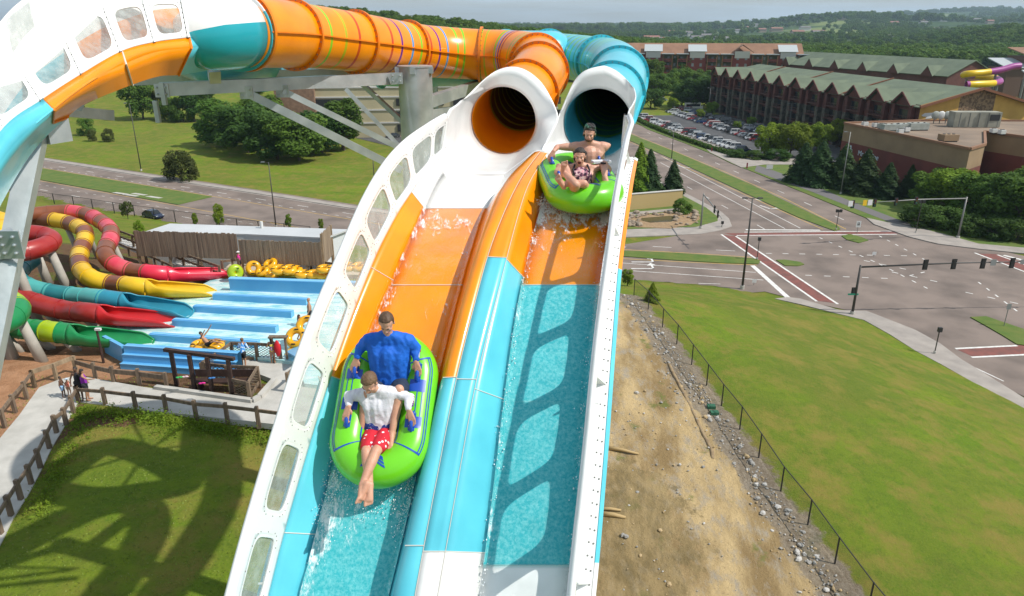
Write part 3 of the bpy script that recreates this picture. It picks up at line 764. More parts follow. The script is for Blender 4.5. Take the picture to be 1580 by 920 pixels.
for k in range(3):
    a = R(200+70*k); c.box((TCx+.39*math.cos(a), TCy+.39*math.sin(a), TC.z-.04), (.12,.12,.14))
c.build('cap', [GALV], tower)
beams = [((612,121,16.5),(249,138,13.6),.24,.24),((612,112,17.3),(206,122,15.0),.24,.24),((380,143,14.5),(618,262,16.3),.16,.16),((436,140,14.9),(616,228,16.4),.12,.12),((533,137,15.7),(622,232,16.5),.09,.09),((555,126,17.2),(640,205,17.0),.10,.10),((662,157,16.9),(745,130,19.5),.2,.26),((662,176,16.9),(735,166,19.8),.14,.2)]
for a, b, w_, h_ in beams:
    m = MB(); m.bar(at(*a), at(*b), w_, h_); m.build('brace' if w_ < .19 else 'beam', [GALV], tower)
for q in ((380,143,14.45),(612,121,16.2),(436,141,14.9),(250,140,13.55)):
    m = MB(); m.box(at(*q), (.26,.04,.24))
    for k in range(4): m.ell(at(*q)+Vector((-.08+.16*(k%2), -.04, -.06+.12*(k//2))), (.02,.02,.02), n=6, k=4)
    m.build('gusset_plate', [GALV], tower)
m = MB()
for q in ((250,132,13.5),(240,160,13.7)): m.bar(at(q[0],q[1],q[2])+Vector((0,0,.05)), at(q[0],q[1],q[2])+Vector((0,0,-.35)), .08)
m.build('hanger', [GALV], tower)
# second column below the looping tube, with radial arms
t2 = thing('steel_support_column', 'galvanised column with radial arms carrying the looping tube behind the front column', 'support column', (LC.x, LC.y, gz(LC.x, LC.y)))
c = MB(); c.sweep([(LC.x, LC.y, gz(LC.x,LC.y)-.3), (LC.x, LC.y, LC.z-.6)], .40, 30); c.build('column', [GALV], t2, auto=40)
for k in range(7):
    a = R(20+k*51.4); m = MB(); m.bar((LC.x, LC.y, LC.z-.95), (LC.x+3.9*math.cos(a), LC.y+3.4*math.sin(a), LC.z-.72), .09, .1); m.build('arm', [GALV], t2)
# inclined box column at the far left under the curved channel
t3 = thing('steel_support_column', 'leaning square galvanised box column with bolted splice under the curved channel at left', 'support column', at(-20,560,8.4))
def boxcol(a, b, w, d, name='column'):
    m = MB(); m.bar(a, b, w, d, up=(.3,-1,0)); return m.build(name, [GALV], t3)
boxcol(at(56,205,9.55), at(-26,600,8.4), .23, .23)
m = MB(); m.bar(at(26,372,8.9), at(-60,392,8.6), .2, .3); m.build('beam', [GALV], t3)
m = MB(); q = at(14,378,8.72); m.box(q, (.3,.02,.34))
for k in range(6): m.ell(q+Vector((-.07+.14*(k%2), -.02, -.1+.1*(k//2))), (.022,.022,.022), n=8, k=4)
m.build('splice_plate', [GALV], t3)
for a, b, w_, h_ in (((70,205,9.6),(105,200,9.9),.10,.3),((60,168,10.6),(172,178,11.8),.12,.16),((90,186,10.2),(50,196,9.9),.12,.12)):
    m = MB(); m.bar(at(*a), at(*b), w_, h_); m.build('beam', [GALV], t3)
m = MB(); m.grid([[at(112+18*math.sin(t), 168-52*t/1.2, 10.75), at(126+18*math.sin(t), 172-52*t/1.2, 10.8)] for t in [i*.12 for i in range(11)]]); m.build('rib_plate', [GALV], t3, solid=.03)
m = MB(); m.bar(at(330,106,13.4), at(331,124,13.6), .2, .2); m.build('saddle', [GALV], tower)
# columns below the racing slide
for i, (s_, lab) in enumerate(((S0+1.5, 'galvanised column under the upper end of the two-lane slide'), (S1-4.5, 'galvanised column under the lower end of the two-lane slide'))):
    a = P('crR', s_, -.35); tq = thing('steel_support_column', lab, 'support column', (a.x, a.y, gz(a.x, a.y)))
    c = MB(); c.sweep([(a.x, a.y, gz(a.x, a.y)-.3), (a.x, a.y, a.z-.25)], .3, 24); c.build('column', [GALV], tq, auto=40)
    m = MB(); m.bar(P('bankL', s_, -.52), P('wbR', s_, -.52), .2, .24); m.build('beam', [GALV], tq)
# ------------------------------------------------------------------ water on the lanes
def water_mat(name, tint, foam, thr):
    m = bpy.data.materials.new(name); m.use_nodes = True; nt = m.node_tree; L = nt.links; p = nt.nodes['Principled BSDF']; out = nt.nodes['Material Output']
    p.inputs['Base Color'].default_value = c4(foam); p.inputs['Roughness'].default_value = .5
    tr = nd(nt, 'ShaderNodeBsdfTransparent'); tr.inputs[0].default_value = c4(tint)
    gl = nd(nt, 'ShaderNodeBsdfGlossy'); gl.inputs['Roughness'].default_value = .12; gl.inputs[0].default_value = (.9,.95,1,1)
    fr = nd(nt, 'ShaderNodeFresnel', IOR=1.33); ms = nd(nt, 'ShaderNodeMixShader'); 
    def M0(op, a, b):
        x = nd(nt, 'ShaderNodeMath', operation=op); L.new(a, x.inputs[0]); x.inputs[1].default_value = b; return x.outputs[0]
    df = nd(nt, 'ShaderNodeBsdfDiffuse'); df.inputs[0].default_value = (.06,.56,.58,1); nS = nd(nt, 'ShaderNodeTexNoise', Scale=26, Detail=6, Roughness=.75); L.new(mp.outputs[0], nS.inputs['Vector']) if False else None
    gS = nd(nt, 'ShaderNodeNewGeometry'); L.new(gS.outputs['Position'], nS.inputs['Vector']); rS = nd(nt, 'ShaderNodeMapRange'); rS.inputs[1].default_value = .42; rS.inputs[2].default_value = .68; L.new(nS.outputs[0], rS.inputs[0])
    xS = nd(nt, 'ShaderNodeMix', data_type='RGBA'); xS.inputs[6].default_value = (.05,.52,.56,1); xS.inputs[7].default_value = (.30,.78,.78,1); L.new(rS.outputs[0], xS.inputs[0]); L.new(xS.outputs[2], df.inputs[0])
    m0 = nd(nt, 'ShaderNodeMixShader'); m0.inputs[0].default_value = .0; L.new(tr.outputs[0], m0.inputs[1]); L.new(df.outputs[0], m0.inputs[2]); L.new(M0('MULTIPLY', fr.outputs[0], .22), ms.inputs[0]); L.new(m0.outputs[0], ms.inputs[1]); L.new(gl.outputs[0], ms.inputs[2])
    g = nd(nt, 'ShaderNodeNewGeometry'); mp = nd(nt, 'ShaderNodeMapping'); mp.inputs['Scale'].default_value = (1, .45, .45); L.new(g.outputs['Position'], mp.inputs[0])
    n1 = nd(nt, 'ShaderNodeTexNoise', Scale=9, Detail=8, Roughness=.68, Distortion=.6); L.new(mp.outputs[0], n1.inputs['Vector'])
    n2 = nd(nt, 'ShaderNodeTexNoise', Scale=40, Detail=5, Roughness=.7); L.new(mp.outputs[0], n2.inputs['Vector'])
    at_ = nd(nt, 'ShaderNodeAttribute', attribute_name='foam'); sp = nd(nt, 'ShaderNodeSeparateColor'); L.new(at_.outputs['Color'], sp.inputs[0])
    def M(op, a, b):
        x = nd(nt, 'ShaderNodeMath', operation=op)
        for i, v in enumerate((a, b)):
            if isinstance(v, (int, float)): x.inputs[i].default_value = v
            else: L.new(v, x.inputs[i])
        return x.outputs[0]
    t = M('ADD', M('MULTIPLY', n1.outputs[0], 1.15), M('ADD', M('MULTIPLY', n2.outputs[0], .6), -.375)); t = M('ADD', t, sp.outputs[0])
    L.new(M('MULTIPLY', sp.outputs[1], .62), m0.inputs[0])
    r = nd(nt, 'ShaderNodeMapRange'); r.inputs[1].default_value = thr; r.inputs[2].default_value = thr+.20; r.inputs[4].default_value = .90; L.new(t, r.inputs[0])
    pw_ = M('POWER', r.outputs[0], 1.5)
    m2 = nd(nt, 'ShaderNodeMixShader'); L.new(pw_, m2.inputs[0]); L.new(ms.outputs[0], m2.inputs[1]); L.new(p.outputs[0], m2.inputs[2]); L.new(m2.outputs[0], out.inputs[0])
    b = nd(nt, 'ShaderNodeBump', Strength=.45); b.inputs['Distance'].default_value = .03; L.new(t, b.inputs['Height'])
    for q in (p, gl, fr): L.new(b.outputs[0], q.inputs['Normal'])
    return m
WAT = water_mat('running_water', (.97,.995,.995), (.84,.87,.88), .635)
def water(name, ka, kb, foamf, label, cy0, cy1, s_beg, inset=.0, h=.018):
    rows = []; fo = []; K = 26
    st = [lerp(s_beg, S1, i/260) for i in range(261)]
    for s in st:
        a, b = P(ka, s), P(kb, s); y0, z0 = yz(s, h)
        r = []
        for k in range(K+1):
            t = k/K; q = a.lerp(b, t); hh = h
            if k == 0: hh = h+.05
            if k == K: hh = h+.05
            f = foamf(s, t)
            yy, zz = yz(s, hh+.035*max(0,f)*(1+noise.noise(q*9))+.012*noise.noise(q*6)); r.append((q.x, yy, HC+zz)); fo.append((f, 1.0 if cy0 < s < cy1 else 0.0))
        rows.append(r)
    mb = MB(); mb.grid(rows); me = mb.mesh(name, WAT, True)
    ca = me.color_attributes.new('foam', 'FLOAT_COLOR', 'POINT'); ca.data.foreach_set('color', [v for f in fo for v in (f[0], f[1], 0, 1)])
    o = link(bpy.data.objects.new(name, me)); tag(o, label, 'water', kind='stuff'); return o
sR2 = hit(597, 700, 0)[0]; sRf = hit(580, 752, 0)[0]; sU = hit(893, 322, 0)[0]
def bumpf(x, c, w): return math.exp(-((x-c)/w)**2)
def foamL(s, t):
    y, z = yz(s); px, py, _ = proj((lerp(X(Ln['crL'],s), X(Ln['crR'],s), t), y, HC+z))
    v = -.02
    v += .13*bumpf(t, .0, .07)+.12*bumpf(t, 1.0, .05)
    if py < 322: v -= .10
    v += .20*bumpf(py, 345, 22)*bumpf(t, .42, .5)+.10*bumpf(t, .10, .10)*sst(380, 480, py)
    v += .12*bumpf(t, .86, .05)*bumpf(py, 455, 90)
    if py > 700: v += .20*bumpf(py, 795, 48)*max(bumpf(t, .12, .18), .85*bumpf(t, .40, .20), .55*bumpf(t, .9, .12))+.05*bumpf(py, 870, 60)*bumpf(t, .06, .10)
    return v
def foamR(s, t):
    y, z = yz(s); px, py, _ = proj((lerp(X(Ln['crB'],s), X(Ln['flR'],s), t), y, HC+z))
    v = -.06+.20*bumpf(t, .0, .05)+.16*bumpf(t, .97, .06)*sst(420, 300, py)+.09*bumpf(t, .95, .07)
    v += .34*bumpf(py, 333, 20)+.22*bumpf(py, 372, 26)*bumpf(t, .45, .4)*bumpf(t, .0, .9)
    return v
water('water_film', 'crL', 'crR', foamL, 'thin running water with white foam on the left lane', bF[2][0], 99, bF[1][0]-.02)
water('water_film', 'crB', 'flR', foamR, 'thin running water with white foam on the right lane', bFR[2][0], bFR[3][0], S0+.4)
# ------------------------------------------------------------------ spray
SPRAY = mat('water_spray', (.82,.86,.87), .2)
def spray(pts, n, name_label, jit=(.06,.06,.05), sz=(.002,.0065)):
    mb = MB(); rr = random.Random(len(pts)*31+n)
    for i in range(n):
        s_, x_, h_ = pts[rr.randrange(len(pts))]
        q = S3(s_+rr.gauss(0, jit[0]), x_+rr.gauss(0, jit[1]), max(.02, h_+abs(rr.gauss(0, jit[2])))); r_ = rr.uniform(*sz)*(1 if rr.random() < .85 else 1.6)
        mb.ell(q, (r_, r_*rr.uniform(.7,2.2), r_), n=6, k=4)
    o = mb.build('water_spray', [SPRAY], smooth=True); tag(o, name_label, 'spray', kind='stuff')
def xl(k, s): return X(Ln[k], s)
pl = []
for i in range(40):
    t = i/39; s = lerp(sR2-.9, sRf+.5, t); pl += [(s, xl('crL', s)+.04, .02), (s, xl('crR', s)-.06, .02)]
for i in range(30): s = sRf+.1; pl.append((s+.05*math.sin(i), lerp(xl('crL', s), xl('crR', s), i/29), .02))
spray(pl, 1700, 'white droplets thrown up around the lower raft', (.16,.045,.05))
pl = []
for i in range(40): s = sU+.02; pl.append((s, lerp(xl('crB', s)-.05, xl('flR', s)+.02, i/39), .03))
spray(pl, 3000, 'white droplets thrown up under the nose of the upper raft', (.10,.04,.06))
pl = []
for i in range(90):
    s = lerp(sU, S1-2, i/89); pl.append((s, xl('crB', s)+.02, .02))
    if i % 2: pl.append((s, xl('flR', s)-.05, .02))
spray(pl, 1100, 'droplets along the edges of the right lane', (.05,.03,.03), (.002,.007))
# ------------------------------------------------------------------ rafts
LIME = mat('lime_vinyl', (.16,.62,.015), .3, (.14,.56,.012), 2, .05, 6, coat=.25)
BLUEV = mat('blue_vinyl', (.008,.07,.42), .35, coat=.2)
def frame(s, x, h, yaw=0, pitch=0):
    y0, z0 = yz(s); y1, z1 = yz(s+.05); t = Vector((0, y1-y0, z1-z0)).normalized()   # forward = down the slope
    r_ = Vector((-1, 0, 0)); n_ = r_.cross(t); 
    if n_.z < 0: n_ = -n_
    M3 = Matrix((( 1,0,0),(0,1,0),(0,0,1)))
    t2 = (Matrix.Rotation(pitch, 3, Vector((1,0,0))) @ t); n2 = (Matrix.Rotation(pitch, 3, Vector((1,0,0))) @ n_)
    t3 = Matrix.Rotation(yaw, 3, n2) @ t2; rt = t3.cross(n2)     # image-right
    if rt.x < 0: rt = -rt
    o = S3(s, x, h)
    return Matrix(((rt.x, t3.x, n2.x, o.x), (rt.y, t3.y, n2.y, o.y), (rt.z, t3.z, n2.z, o.z), (0,0,0,1)))
def raft(M, label, lower, Wd=1.10, Ld=1.8, tr=.205):
    """local: x right, y forward (down the slide), z up. origin on the floor"""
    root = thing('inflatable_raft', label, 'raft', M.translation, 'green two-person rafts')
    hw = Wd/2-tr; hl = Ld/2-Wd/2
    path = []; 
    for k in range(24): a = math.pi*k/24; path.append((hw*math.cos(a), hl+hw*math.sin(a)))
    for k in range(10): path.append((-hw, lerp(hl, -hl, k/10)))
    for k in range(24): a = math.pi+math.pi*k/24; path.append((hw*math.cos(a), -hl+hw*math.sin(a)))
    for k in range(10): path.append((hw, lerp(-hl, hl, k/10)))
    n = len(path)
    def SP3(i, ph, dr=0):
        i %= n; i0 = int(i); f = i-i0; a, b = path[i0], path[(i0+1)%n]; c = path[i0-1]; d = path[(i0+2)%n]
        x, y = lerp(a[0],b[0],f), lerp(a[1],b[1],f); tx = lerp(b[0]-c[0], d[0]-a[0], f); ty = lerp(b[1]-c[1], d[1]-a[1], f); l = math.hypot(tx,ty); nx_, ny_ = ty/l, -tx/l
        r_ = tr+dr; rise = .05*max(0, (y-hl*.7))/.5
        return M @ Vector((x+nx_*r_*math.cos(ph), y+ny_*r_*math.cos(ph), tr+rise+r_*math.sin(ph)*.98))
    mb = MB(); rows = [[SP3(i, 2*math.pi*k/28) for k in range(29)] for i in range(n+1)]; mb.grid(rows)
    mb.build('outer_tube', [LIME], root, smooth=True, weld=True)
    mb = MB(); mb.sweep([M @ Vector((x_, -.10, tr*.7)) for x_ in (-hw, -hw*.5, 0, hw*.5, hw)], .13, 20); mb.build('cross_tube', [LIME], root, smooth=True)
    mb = MB(); pts = [M @ Vector((x*.98, y*.98, .05)) for x, y in path]; mb.add(pts+[M @ Vector((0,0,.05))], [(i, (i+1)%n, n) for i in range(n)]); mb.build('floor_sheet', [LIME], root, solid=.012)
    # printed blue bands: ribbons a hair above the vinyl
    st = MB()
    def rib(i0, i1, p0, p1, k=26):
        nq = max(3, int(abs(p1(0)-p0(0))/7)); st.grid([[SP3(lerp(i0,i1,j/k), R(lerp(p0(j/k),p1(j/k),q/nq)), .003) for q in range(nq+1)] for j in range(k+1)])
    cf = lambda v: (lambda t: v)
    for a_, b_ in ((20.5, 34.0+3.5), (54.5, 71.2)):
        for c_, w_ in ((50, 3.5), (42, 3.5)): rib(a_, b_, cf(c_), cf(c_+w_), 40)
        for e_, s_ in ((a_, 1), (b_, -1)):
            rib(e_, e_+s_*.35, cf(42), cf(138), 4)
        rib(a_, b_, cf(134), cf(139), 40)
    if lower:
        for (a_, b_) in ((27.5, 29.5), (37-4.5, 37-2.8), (59, 61), (65.0, 66.8)):
            rib(a_, b_, cf(62), cf(112), 8)
        for c_ in (68, 84): rib(29.5, 32.5, cf(c_), cf(c_+3), 8); rib(61, 65, cf(c_), cf(c_+3), 8)
    # nose chevron
    for sgn in (-1, 1):
        for j in range(3):
            base = 12; 
            def pa(t, j=j): return 128-j*11-t*(30)
            def pb(t, j=j): return 128-j*11-t*(30)+(8 if j else 14)
            rib(base-sgn*.15*1, base-sgn*2.6, pa, pb, 8)
    st.build('printed_stripes', [BLUEV], root, smooth=True)
    hs = []
    for (x_, y_) in ((-hw*1.0, .20), (hw*1.0, .20), (-hw*1.0, -.36), (hw*1.0, -.36)):
        g_ = MB(); b = Vector((x_, y_, 2*tr+.0)); dx = .02*(-1 if x_ < 0 else 1)
        g_.sweep([M @ (b+Vector((0, -.10, .00))), M @ (b+Vector((0,-.075,.045))), M @ (b+Vector((0,-.04,.06))), M @ (b+Vector((0,.04,.06))), M @ (b+Vector((0,.075,.045))), M @ (b+Vector((0,.10,0)))], .021, 10)
        g_.box(M @ (b+Vector((0,0,-.004))), (.07,.20,.02), M=M.to_3x3())
        g_.build('handle', [BLUEV], root, smooth=False, auto=50); hs.append(M @ (b+Vector((0,0,.062))))
    return root, hs
# ------------------------------------------------------------------ human builder
SKIN = mat('skin_fair', (.60,.33,.22), .5, (.53,.27,.18), 9, .15, 60, sss=.15)
SKIN2 = mat('skin_pink', (.62,.35,.25), .5, (.55,.28,.20), 9, .15, 60, sss=.15)
HAIRB = mat('hair_brown', (.075,.04,.02), .6, (.10,.055,.03), 60, .3, 60, stretch=(1,1,.4))
HAIRL = mat('hair_light_brown', (.11,.06,.028), .6, (.17,.10,.05), 60, .3, 60)
HAIRD = mat('hair_black', (.018,.012,.010), .55, (.035,.024,.018), 60, .6, 90)
HAIRG = mat('hair_green_dye', (.02,.20,.10), .55, (.02,.06,.03), 25, .6, 90)
EYEW = mat('eye_white', (.7,.68,.65), .3); EYED = mat('eye_dark', (.02,.015,.012), .2); LIP = mat('lips', (.42,.14,.11), .5); MOUTH_ = mat('mouth_dark', (.06,.012,.012), .6)
def caps_mesh(caps, vox, name, mt, parent, sm=3, ells=(), clip=None):
    mb = MB()
    for c in caps:
        a, ra, b, rb = Vector(c[0]), c[1], Vector(c[2]), c[3]
        d = b-a; l = d.length
        if l < 1e-4: mb.ell(a, (ra,ra,ra), n=10, k=8); continue
        t = d/l; u = Vector((0,0,1)) if abs(t.z) < .9 else Vector((0,1,0)); r_ = t.cross(u).normalized(); uu = r_.cross(t)
        rows = []
        for k in range(0, 5):
            ph = math.pi/2*k/4; rows.append((a-t*ra*math.cos(ph), max(1e-4, ra*math.sin(ph))))
        for k in range(0, 5):
            ph = math.pi/2*k/4; rows.append((b+t*rb*math.sin(ph), max(1e-4, rb*math.cos(ph))))
        mb.grid([[c0+(r_*math.cos(w_)+uu*math.sin(w_))*q for w_ in [2*math.pi*j/14 for j in range(15)]] for c0, q in rows])
    for e in ells: mb.ell(e[0], e[1], e[2], n=16, k=12)
    seen = {}; mp = []; nv = []
    for v in mb.v:
        k = (round(v[0],5), round(v[1],5), round(v[2],5))
        if k not in seen: seen[k] = len(nv); nv.append(v)
        mp.append(seen[k])
    nf = []
    for f in mb.f:
        g_ = []
        for i in f:
            if mp[i] not in g_: g_.append(mp[i])
        if len(g_) > 2: nf.append(tuple(g_))
    me = bpy.data.meshes.new(name); me.from_pydata(nv, [], nf); me.update()
    o = link(bpy.data.objects.new(name, me))
    r_ = o.modifiers.new('r', 'REMESH'); r_.mode = 'VOXEL'; r_.voxel_size = vox; r_.use_smooth_shade = True
    s_ = o.modifiers.new('s', 'SMOOTH'); s_.factor = .5; s_.iterations = sm
    dg = bpy.context.evaluated_depsgraph_get(); ev = o.evaluated_get(dg); m2 = bpy.data.meshes.new_from_object(ev)
    o.modifiers.clear(); o.data = m2; m2.name = name; bpy.data.meshes.remove(me)
    m2.materials.clear(); m2.materials.append(mt); m2.polygons.foreach_set('use_smooth', [True]*len(m2.polygons))
    if parent is not None:
        o.parent = parent; o.location = -WL.get(parent.name, Vector((0,0,0)))
    WL[o.name] = Vector((0,0,0)); return o
def hand(caps, wrist, palm, curl_dir, side, sc=1.0):
    """wrist/palm centre points; fingers continue from palm bending towards curl_dir; side = thumb side unit vector"""
    w, pc = Vector(wrist), Vector(palm); d = (pc-w).normalized(); cd_ = Vector(curl_dir).normalized(); sd = Vector(side).normalized(); sd = (sd-d*sd.dot(d)).normalized()
    kn = pc+d*.035*sc
    for k in (-1, 0, 1): caps.append((w+sd*.010*k*sc, .021*sc, kn+sd*.026*k*sc, .014*sc))
    for k, ln in enumerate((.068, .078, .074, .058)):
        o = (1.5-k)*.0205*sc; b = kn+sd*o; p1 = b+(d*.75+cd_*.65).normalized()*ln*.5*sc; p2 = p1+(d*.05+cd_).normalized()*ln*.45*sc; p3 = p2+(cd_*.6-d*.8).normalized()*ln*.3*sc
        caps += [(b, .0098*sc, p1, .009*sc), (p1, .009*sc, p2, .0084*sc), (p2, .0084*sc, p3, .0075*sc)]
    tb = w+d*.03*sc+sd*.022*sc; t1 = tb+(sd*.8+d*.5+cd_*.2).normalized()*.035*sc; t2_ = t1+(d*.6+cd_*.8).normalized()*.03*sc
    caps += [(tb, .013*sc, t1, .011*sc), (t1, .011*sc, t2_, .009*sc)]
def foot(caps, ank, toe_dir, sole_dn, sc=1.0):
    a = Vector(ank); t = Vector(toe_dir).normalized(); dn = Vector(sole_dn).normalized(); dn = (dn-t*dn.dot(t)).normalized(); s_ = t.cross(dn)
    heel = a+dn*.045*sc-t*.03*sc; ball = a+dn*.058*sc+t*.125*sc
    caps += [(a, .038*sc, heel, .034*sc), (heel, .034*sc, ball, .026*sc), (a, .036*sc, ball+s_*.016*sc, .024*sc), (heel, .03*sc, ball-s_*.022*sc, .024*sc)]
    for k in range(5):
        b = ball+s_*(.034-.0175*k)*sc+t*.01*sc; caps.append((b, (.015 if k == 0 else .011)*sc, b+t*(.05-.006*k)*sc, (.013 if k == 0 else .009)*sc))
def head(ctr, fwd, up, sc=1.0):
    f = Vector(fwd).normalized(); u = Vector(up).normalized(); u = (u-f*u.dot(f)).normalized(); r_ = f.cross(u)
    M = Matrix((r_, f, u)).transposed(); c = Vector(ctr)
    def q(x, y, z): return c+M @ Vector((x*sc, y*sc, z*sc))
    e = [(q(0,-.012,.03), (.076*sc,.094*sc,.082*sc), M), (q(0,.022,-.035), (.062*sc,.068*sc,.072*sc), M), (q(0,.045,-.085), (.034*sc,.034*sc,.026*sc), M),
         (q(.079,-.008,-.005), (.010*sc,.020*sc,.032*sc), M), (q(-.079,-.008,-.005), (.010*sc,.020*sc,.032*sc), M), (q(0,.078,.022), (.052*sc,.014*sc,.010*sc), M),
         (q(.036,.060,-.022), (.022*sc,.022*sc,.018*sc), M), (q(-.036,.060,-.022), (.022*sc,.022*sc,.018*sc), M), (q(0,.086,-.052), (.026*sc,.012*sc,.012*sc), M)]
    cp_ = [(q(0,.084,.012), .009*sc, q(0,.106,-.025), .0145*sc), (q(.012,.092,-.028), .009*sc, q(-.012,.092,-.028), .009*sc)]
    return e, cp_, q, M
def face(q, M, root_body, sc, mouth='closed'):
    for s_ in (-1, 1):
        m = MB(); m.ell(q(.031*s_, .077, .004), (.012*sc,.007*sc,.0055*sc), M, n=10, k=8)
        m.ell(q(.031*s_, .0845, .003), (.0055*sc,.0035*sc,.005*sc), M, n=8, k=6, mi=1); m.build('eye', [EYEW, EYED], root_body, smooth=True, local=True)
        m = MB(); m.sweep([q(.014*s_,.091,.020), q(.032*s_,.088,.026), q(.050*s_,.076,.020)], .0026*sc, 6)
        m.build('eyebrow', [HAIRB], root_body, smooth=True, local=True)
    m = MB()
    if mouth == 'open':
        m.ell(q(0,.090,-.062), (.022*sc,.010*sc,.019*sc), M, n=14, k=8, mi=1); m.sweep([q(.024*math.cos(a),.094,-.062+.020*math.sin(a)) for a in [2*math.pi*k/14 for k in range(14)]], .005*sc, 6, closed=True)
    elif mouth == 'smile':
        m.sweep([q(-.03,.084,-.048), q(-.015,.095,-.056), q(0,.098,-.059), q(.015,.095,-.056), q(.03,.084,-.048)], .005*sc, 6); m.sweep([q(-.018,.096,-.053), q(.018,.096,-.053)], .003*sc, 6)
    else: m.sweep([q(-.024,.088,-.055), q(0,.099,-.054), q(.024,.088,-.055)], .0055*sc, 6)
    m.build('mouth', [LIP, MOUTH_], root_body, smooth=True, local=True)
def hair_cap(q, M, sc, mt, parent, style='short', seed=1):
    mb = MB(); n, k = 36, 24; rows = []
    for i in range(k+1):
        row = []
        for j in range(n+1):
            ph = math.pi*.5*1.32*i/k; th = 2*math.pi*j/n
            d = Vector((math.sin(ph)*math.cos(th), math.sin(ph)*math.sin(th), math.cos(ph)))
            front = max(0, d.y)
            lim = {'short': .10, 'receding': .30, 'long': -.0}[style]
            rr = 1+.05*noise.noise(d*3+Vector((seed,0,0)))+.012*noise.noise(Vector((d.x*14,d.y*4,d.z*9)))
            z = d.z
            if front > .25 and z < lim+front*.50: rr *= .86      # hairline: dives below the skin
            if z < -.25 and abs(d.x) > .6 and d.y > -.2: rr *= .9
            row.append(q(d.x*.084*rr, -.014+d.y*.102*rr, .030+d.z*.092*rr))
        rows.append(row)
    mb.grid(rows)
    o = mb.build('hair', [mt], parent, smooth=True, local=(parent is not None), weld=True)
    return o
def chk(n, *pts):
    print(n, ' '.join('%.2f' % (Vector(a)-Vector(b)).length for a, b in zip(pts, pts[1:])))
def person_big(label, J, sc, skin, shirt, shorts, hairm, style, mouth, root_loc, bulk=1.0, extra=None, group=None, longsleeve=True):
    root = thing('person', label, 'person', root_loc, group)
    caps = []; B = bulk; V = Vector
    hp = J['hip']; ch = J['chest']; nk = J['neck']; hc = J['head']; up = (nk-hp).normalized(); rt = (J['shR']-J['shL']).normalized(); fw = J['fw']
    hl, hr = hp-rt*.095*B, hp+rt*.095*B
    torso = [(hl, .115*B, hr, .115*B), (hp, .125*B, ch, .125*B), (hp-rt*.06, .115*B, ch-rt*.09*B, .105*B), (hp+rt*.06, .115*B, ch+rt*.09*B, .105*B), (ch-rt*.09*B, .10*B, J['shL']+rt*.03, .065*B), (ch+rt*.09*B, .10*B, J['shR']-rt*.03, .065*B), (J['shL'], .062*B, J['shR'], .062*B), (J['shL'].lerp(nk, .35), .055, nk, .052), (J['shR'].lerp(nk, .35), .055, nk, .052)]
    caps += torso+[(nk, .053, hc-up*.03, .052)]
    for s_ in 'LR':
        sh, el, wr = J['sh'+s_], J['el'+s_], J['wr'+s_]
        caps += [(sh, .056*B, sh.lerp(el,.5), .047*B), (sh.lerp(el,.5), .047*B, el, .037), (el, .038, el.lerp(wr,.35), .039), (el.lerp(wr,.35), .039, wr, .025)]
        hand(caps, wr, J['hd'+s_], J['curl'], rt if s_ == 'L' else -rt)
        h_ = hl if s_ == 'L' else hr
        kn, an = J['kn'+s_], J['an'+s_]
        caps += [(h_, .098*B, h_.lerp(kn,.5), .078*B), (h_.lerp(kn,.5), .078*B, kn, .054), (kn, .055, kn.lerp(an,.33)+J.get('calf', V((0,0,0))), .056), (kn.lerp(an,.33)+J.get('calf', V((0,0,0))), .056, an, .034)]
        foot(caps, an, J['toe'+s_], J['sole'+s_])
    e, c2, q, M = head(hc, J['look'], J['hup'], 1.0)
    body = caps_mesh(caps+c2, .0075, 'body', skin, root, 3, e)
    face(q, M, body, 1.0, mouth)
    if shirt:
        sc_ = [(a, r+.012, b, r2+.012) for a, r, b, r2 in torso[1:8]]+[(hp-up*.03, .135*B, hp+up*.1, .137*B)]+[(J['shL'].lerp(nk,.3), .068, nk-up*.01, .062), (J['shR'].lerp(nk,.3), .068, nk-up*.01, .062)]
        for s_ in 'LR':
            sh, el, wr = J['sh'+s_], J['el'+s_], J['wr'+s_]; we = wr.lerp(el, .10)
            sc_ += [(sh, .069*B, sh.lerp(el,.5), .062*B), (sh.lerp(el,.5), .062*B, el, .053*B), (el, .053*B, el.lerp(wr,.4), .050), (el.lerp(wr,.4), .050, we, .035)]
        sh_o = caps_mesh(sc_, .011, 'shirt', shirt, root, 3)
        for v in sh_o.data.vertices:      # folds in the cloth
            n_ = v.normal; c_ = v.co; f_ = noise.noise(Vector((c_.x*11, c_.y*11, c_.z*3.5)))*.011+(1-abs(noise.noise(Vector((c_.x*16+3, c_.y*16, c_.z*9))))*2.5)*.007
            v.co = c_+n_*f_
    if shorts:
        so_ = [(hl, .128*B, hr, .128*B), (hp, .137*B, hp+up*.07, .135*B)]
        for s_, h_ in (('L', hl), ('R', hr)):
            kn = J['kn'+s_]; so_ += [(h_, .112*B, h_.lerp(kn, .78), .087*B)]
        s2 = caps_mesh(so_, .011, 'shorts', shorts, root, 2)
        for v in s2.data.vertices: v.co = v.co+v.normal*noise.noise(v.co*16)*.008
    hair_cap(q, M, 1.0, hairm, body, style)
    return root, body, q, M
BLUESH = mat('blue_rash_shirt', (.005,.13,.62), .75, (.004,.10,.50), 7, .4, 25)
WHSH = mat('white_rash_shirt', (.72,.72,.76), .75, (.62,.62,.68), 7, .4, 25)
NAVY = mat('navy_shorts', (.012,.025,.055), .8, (.02,.035,.07), 9, .3, 30)
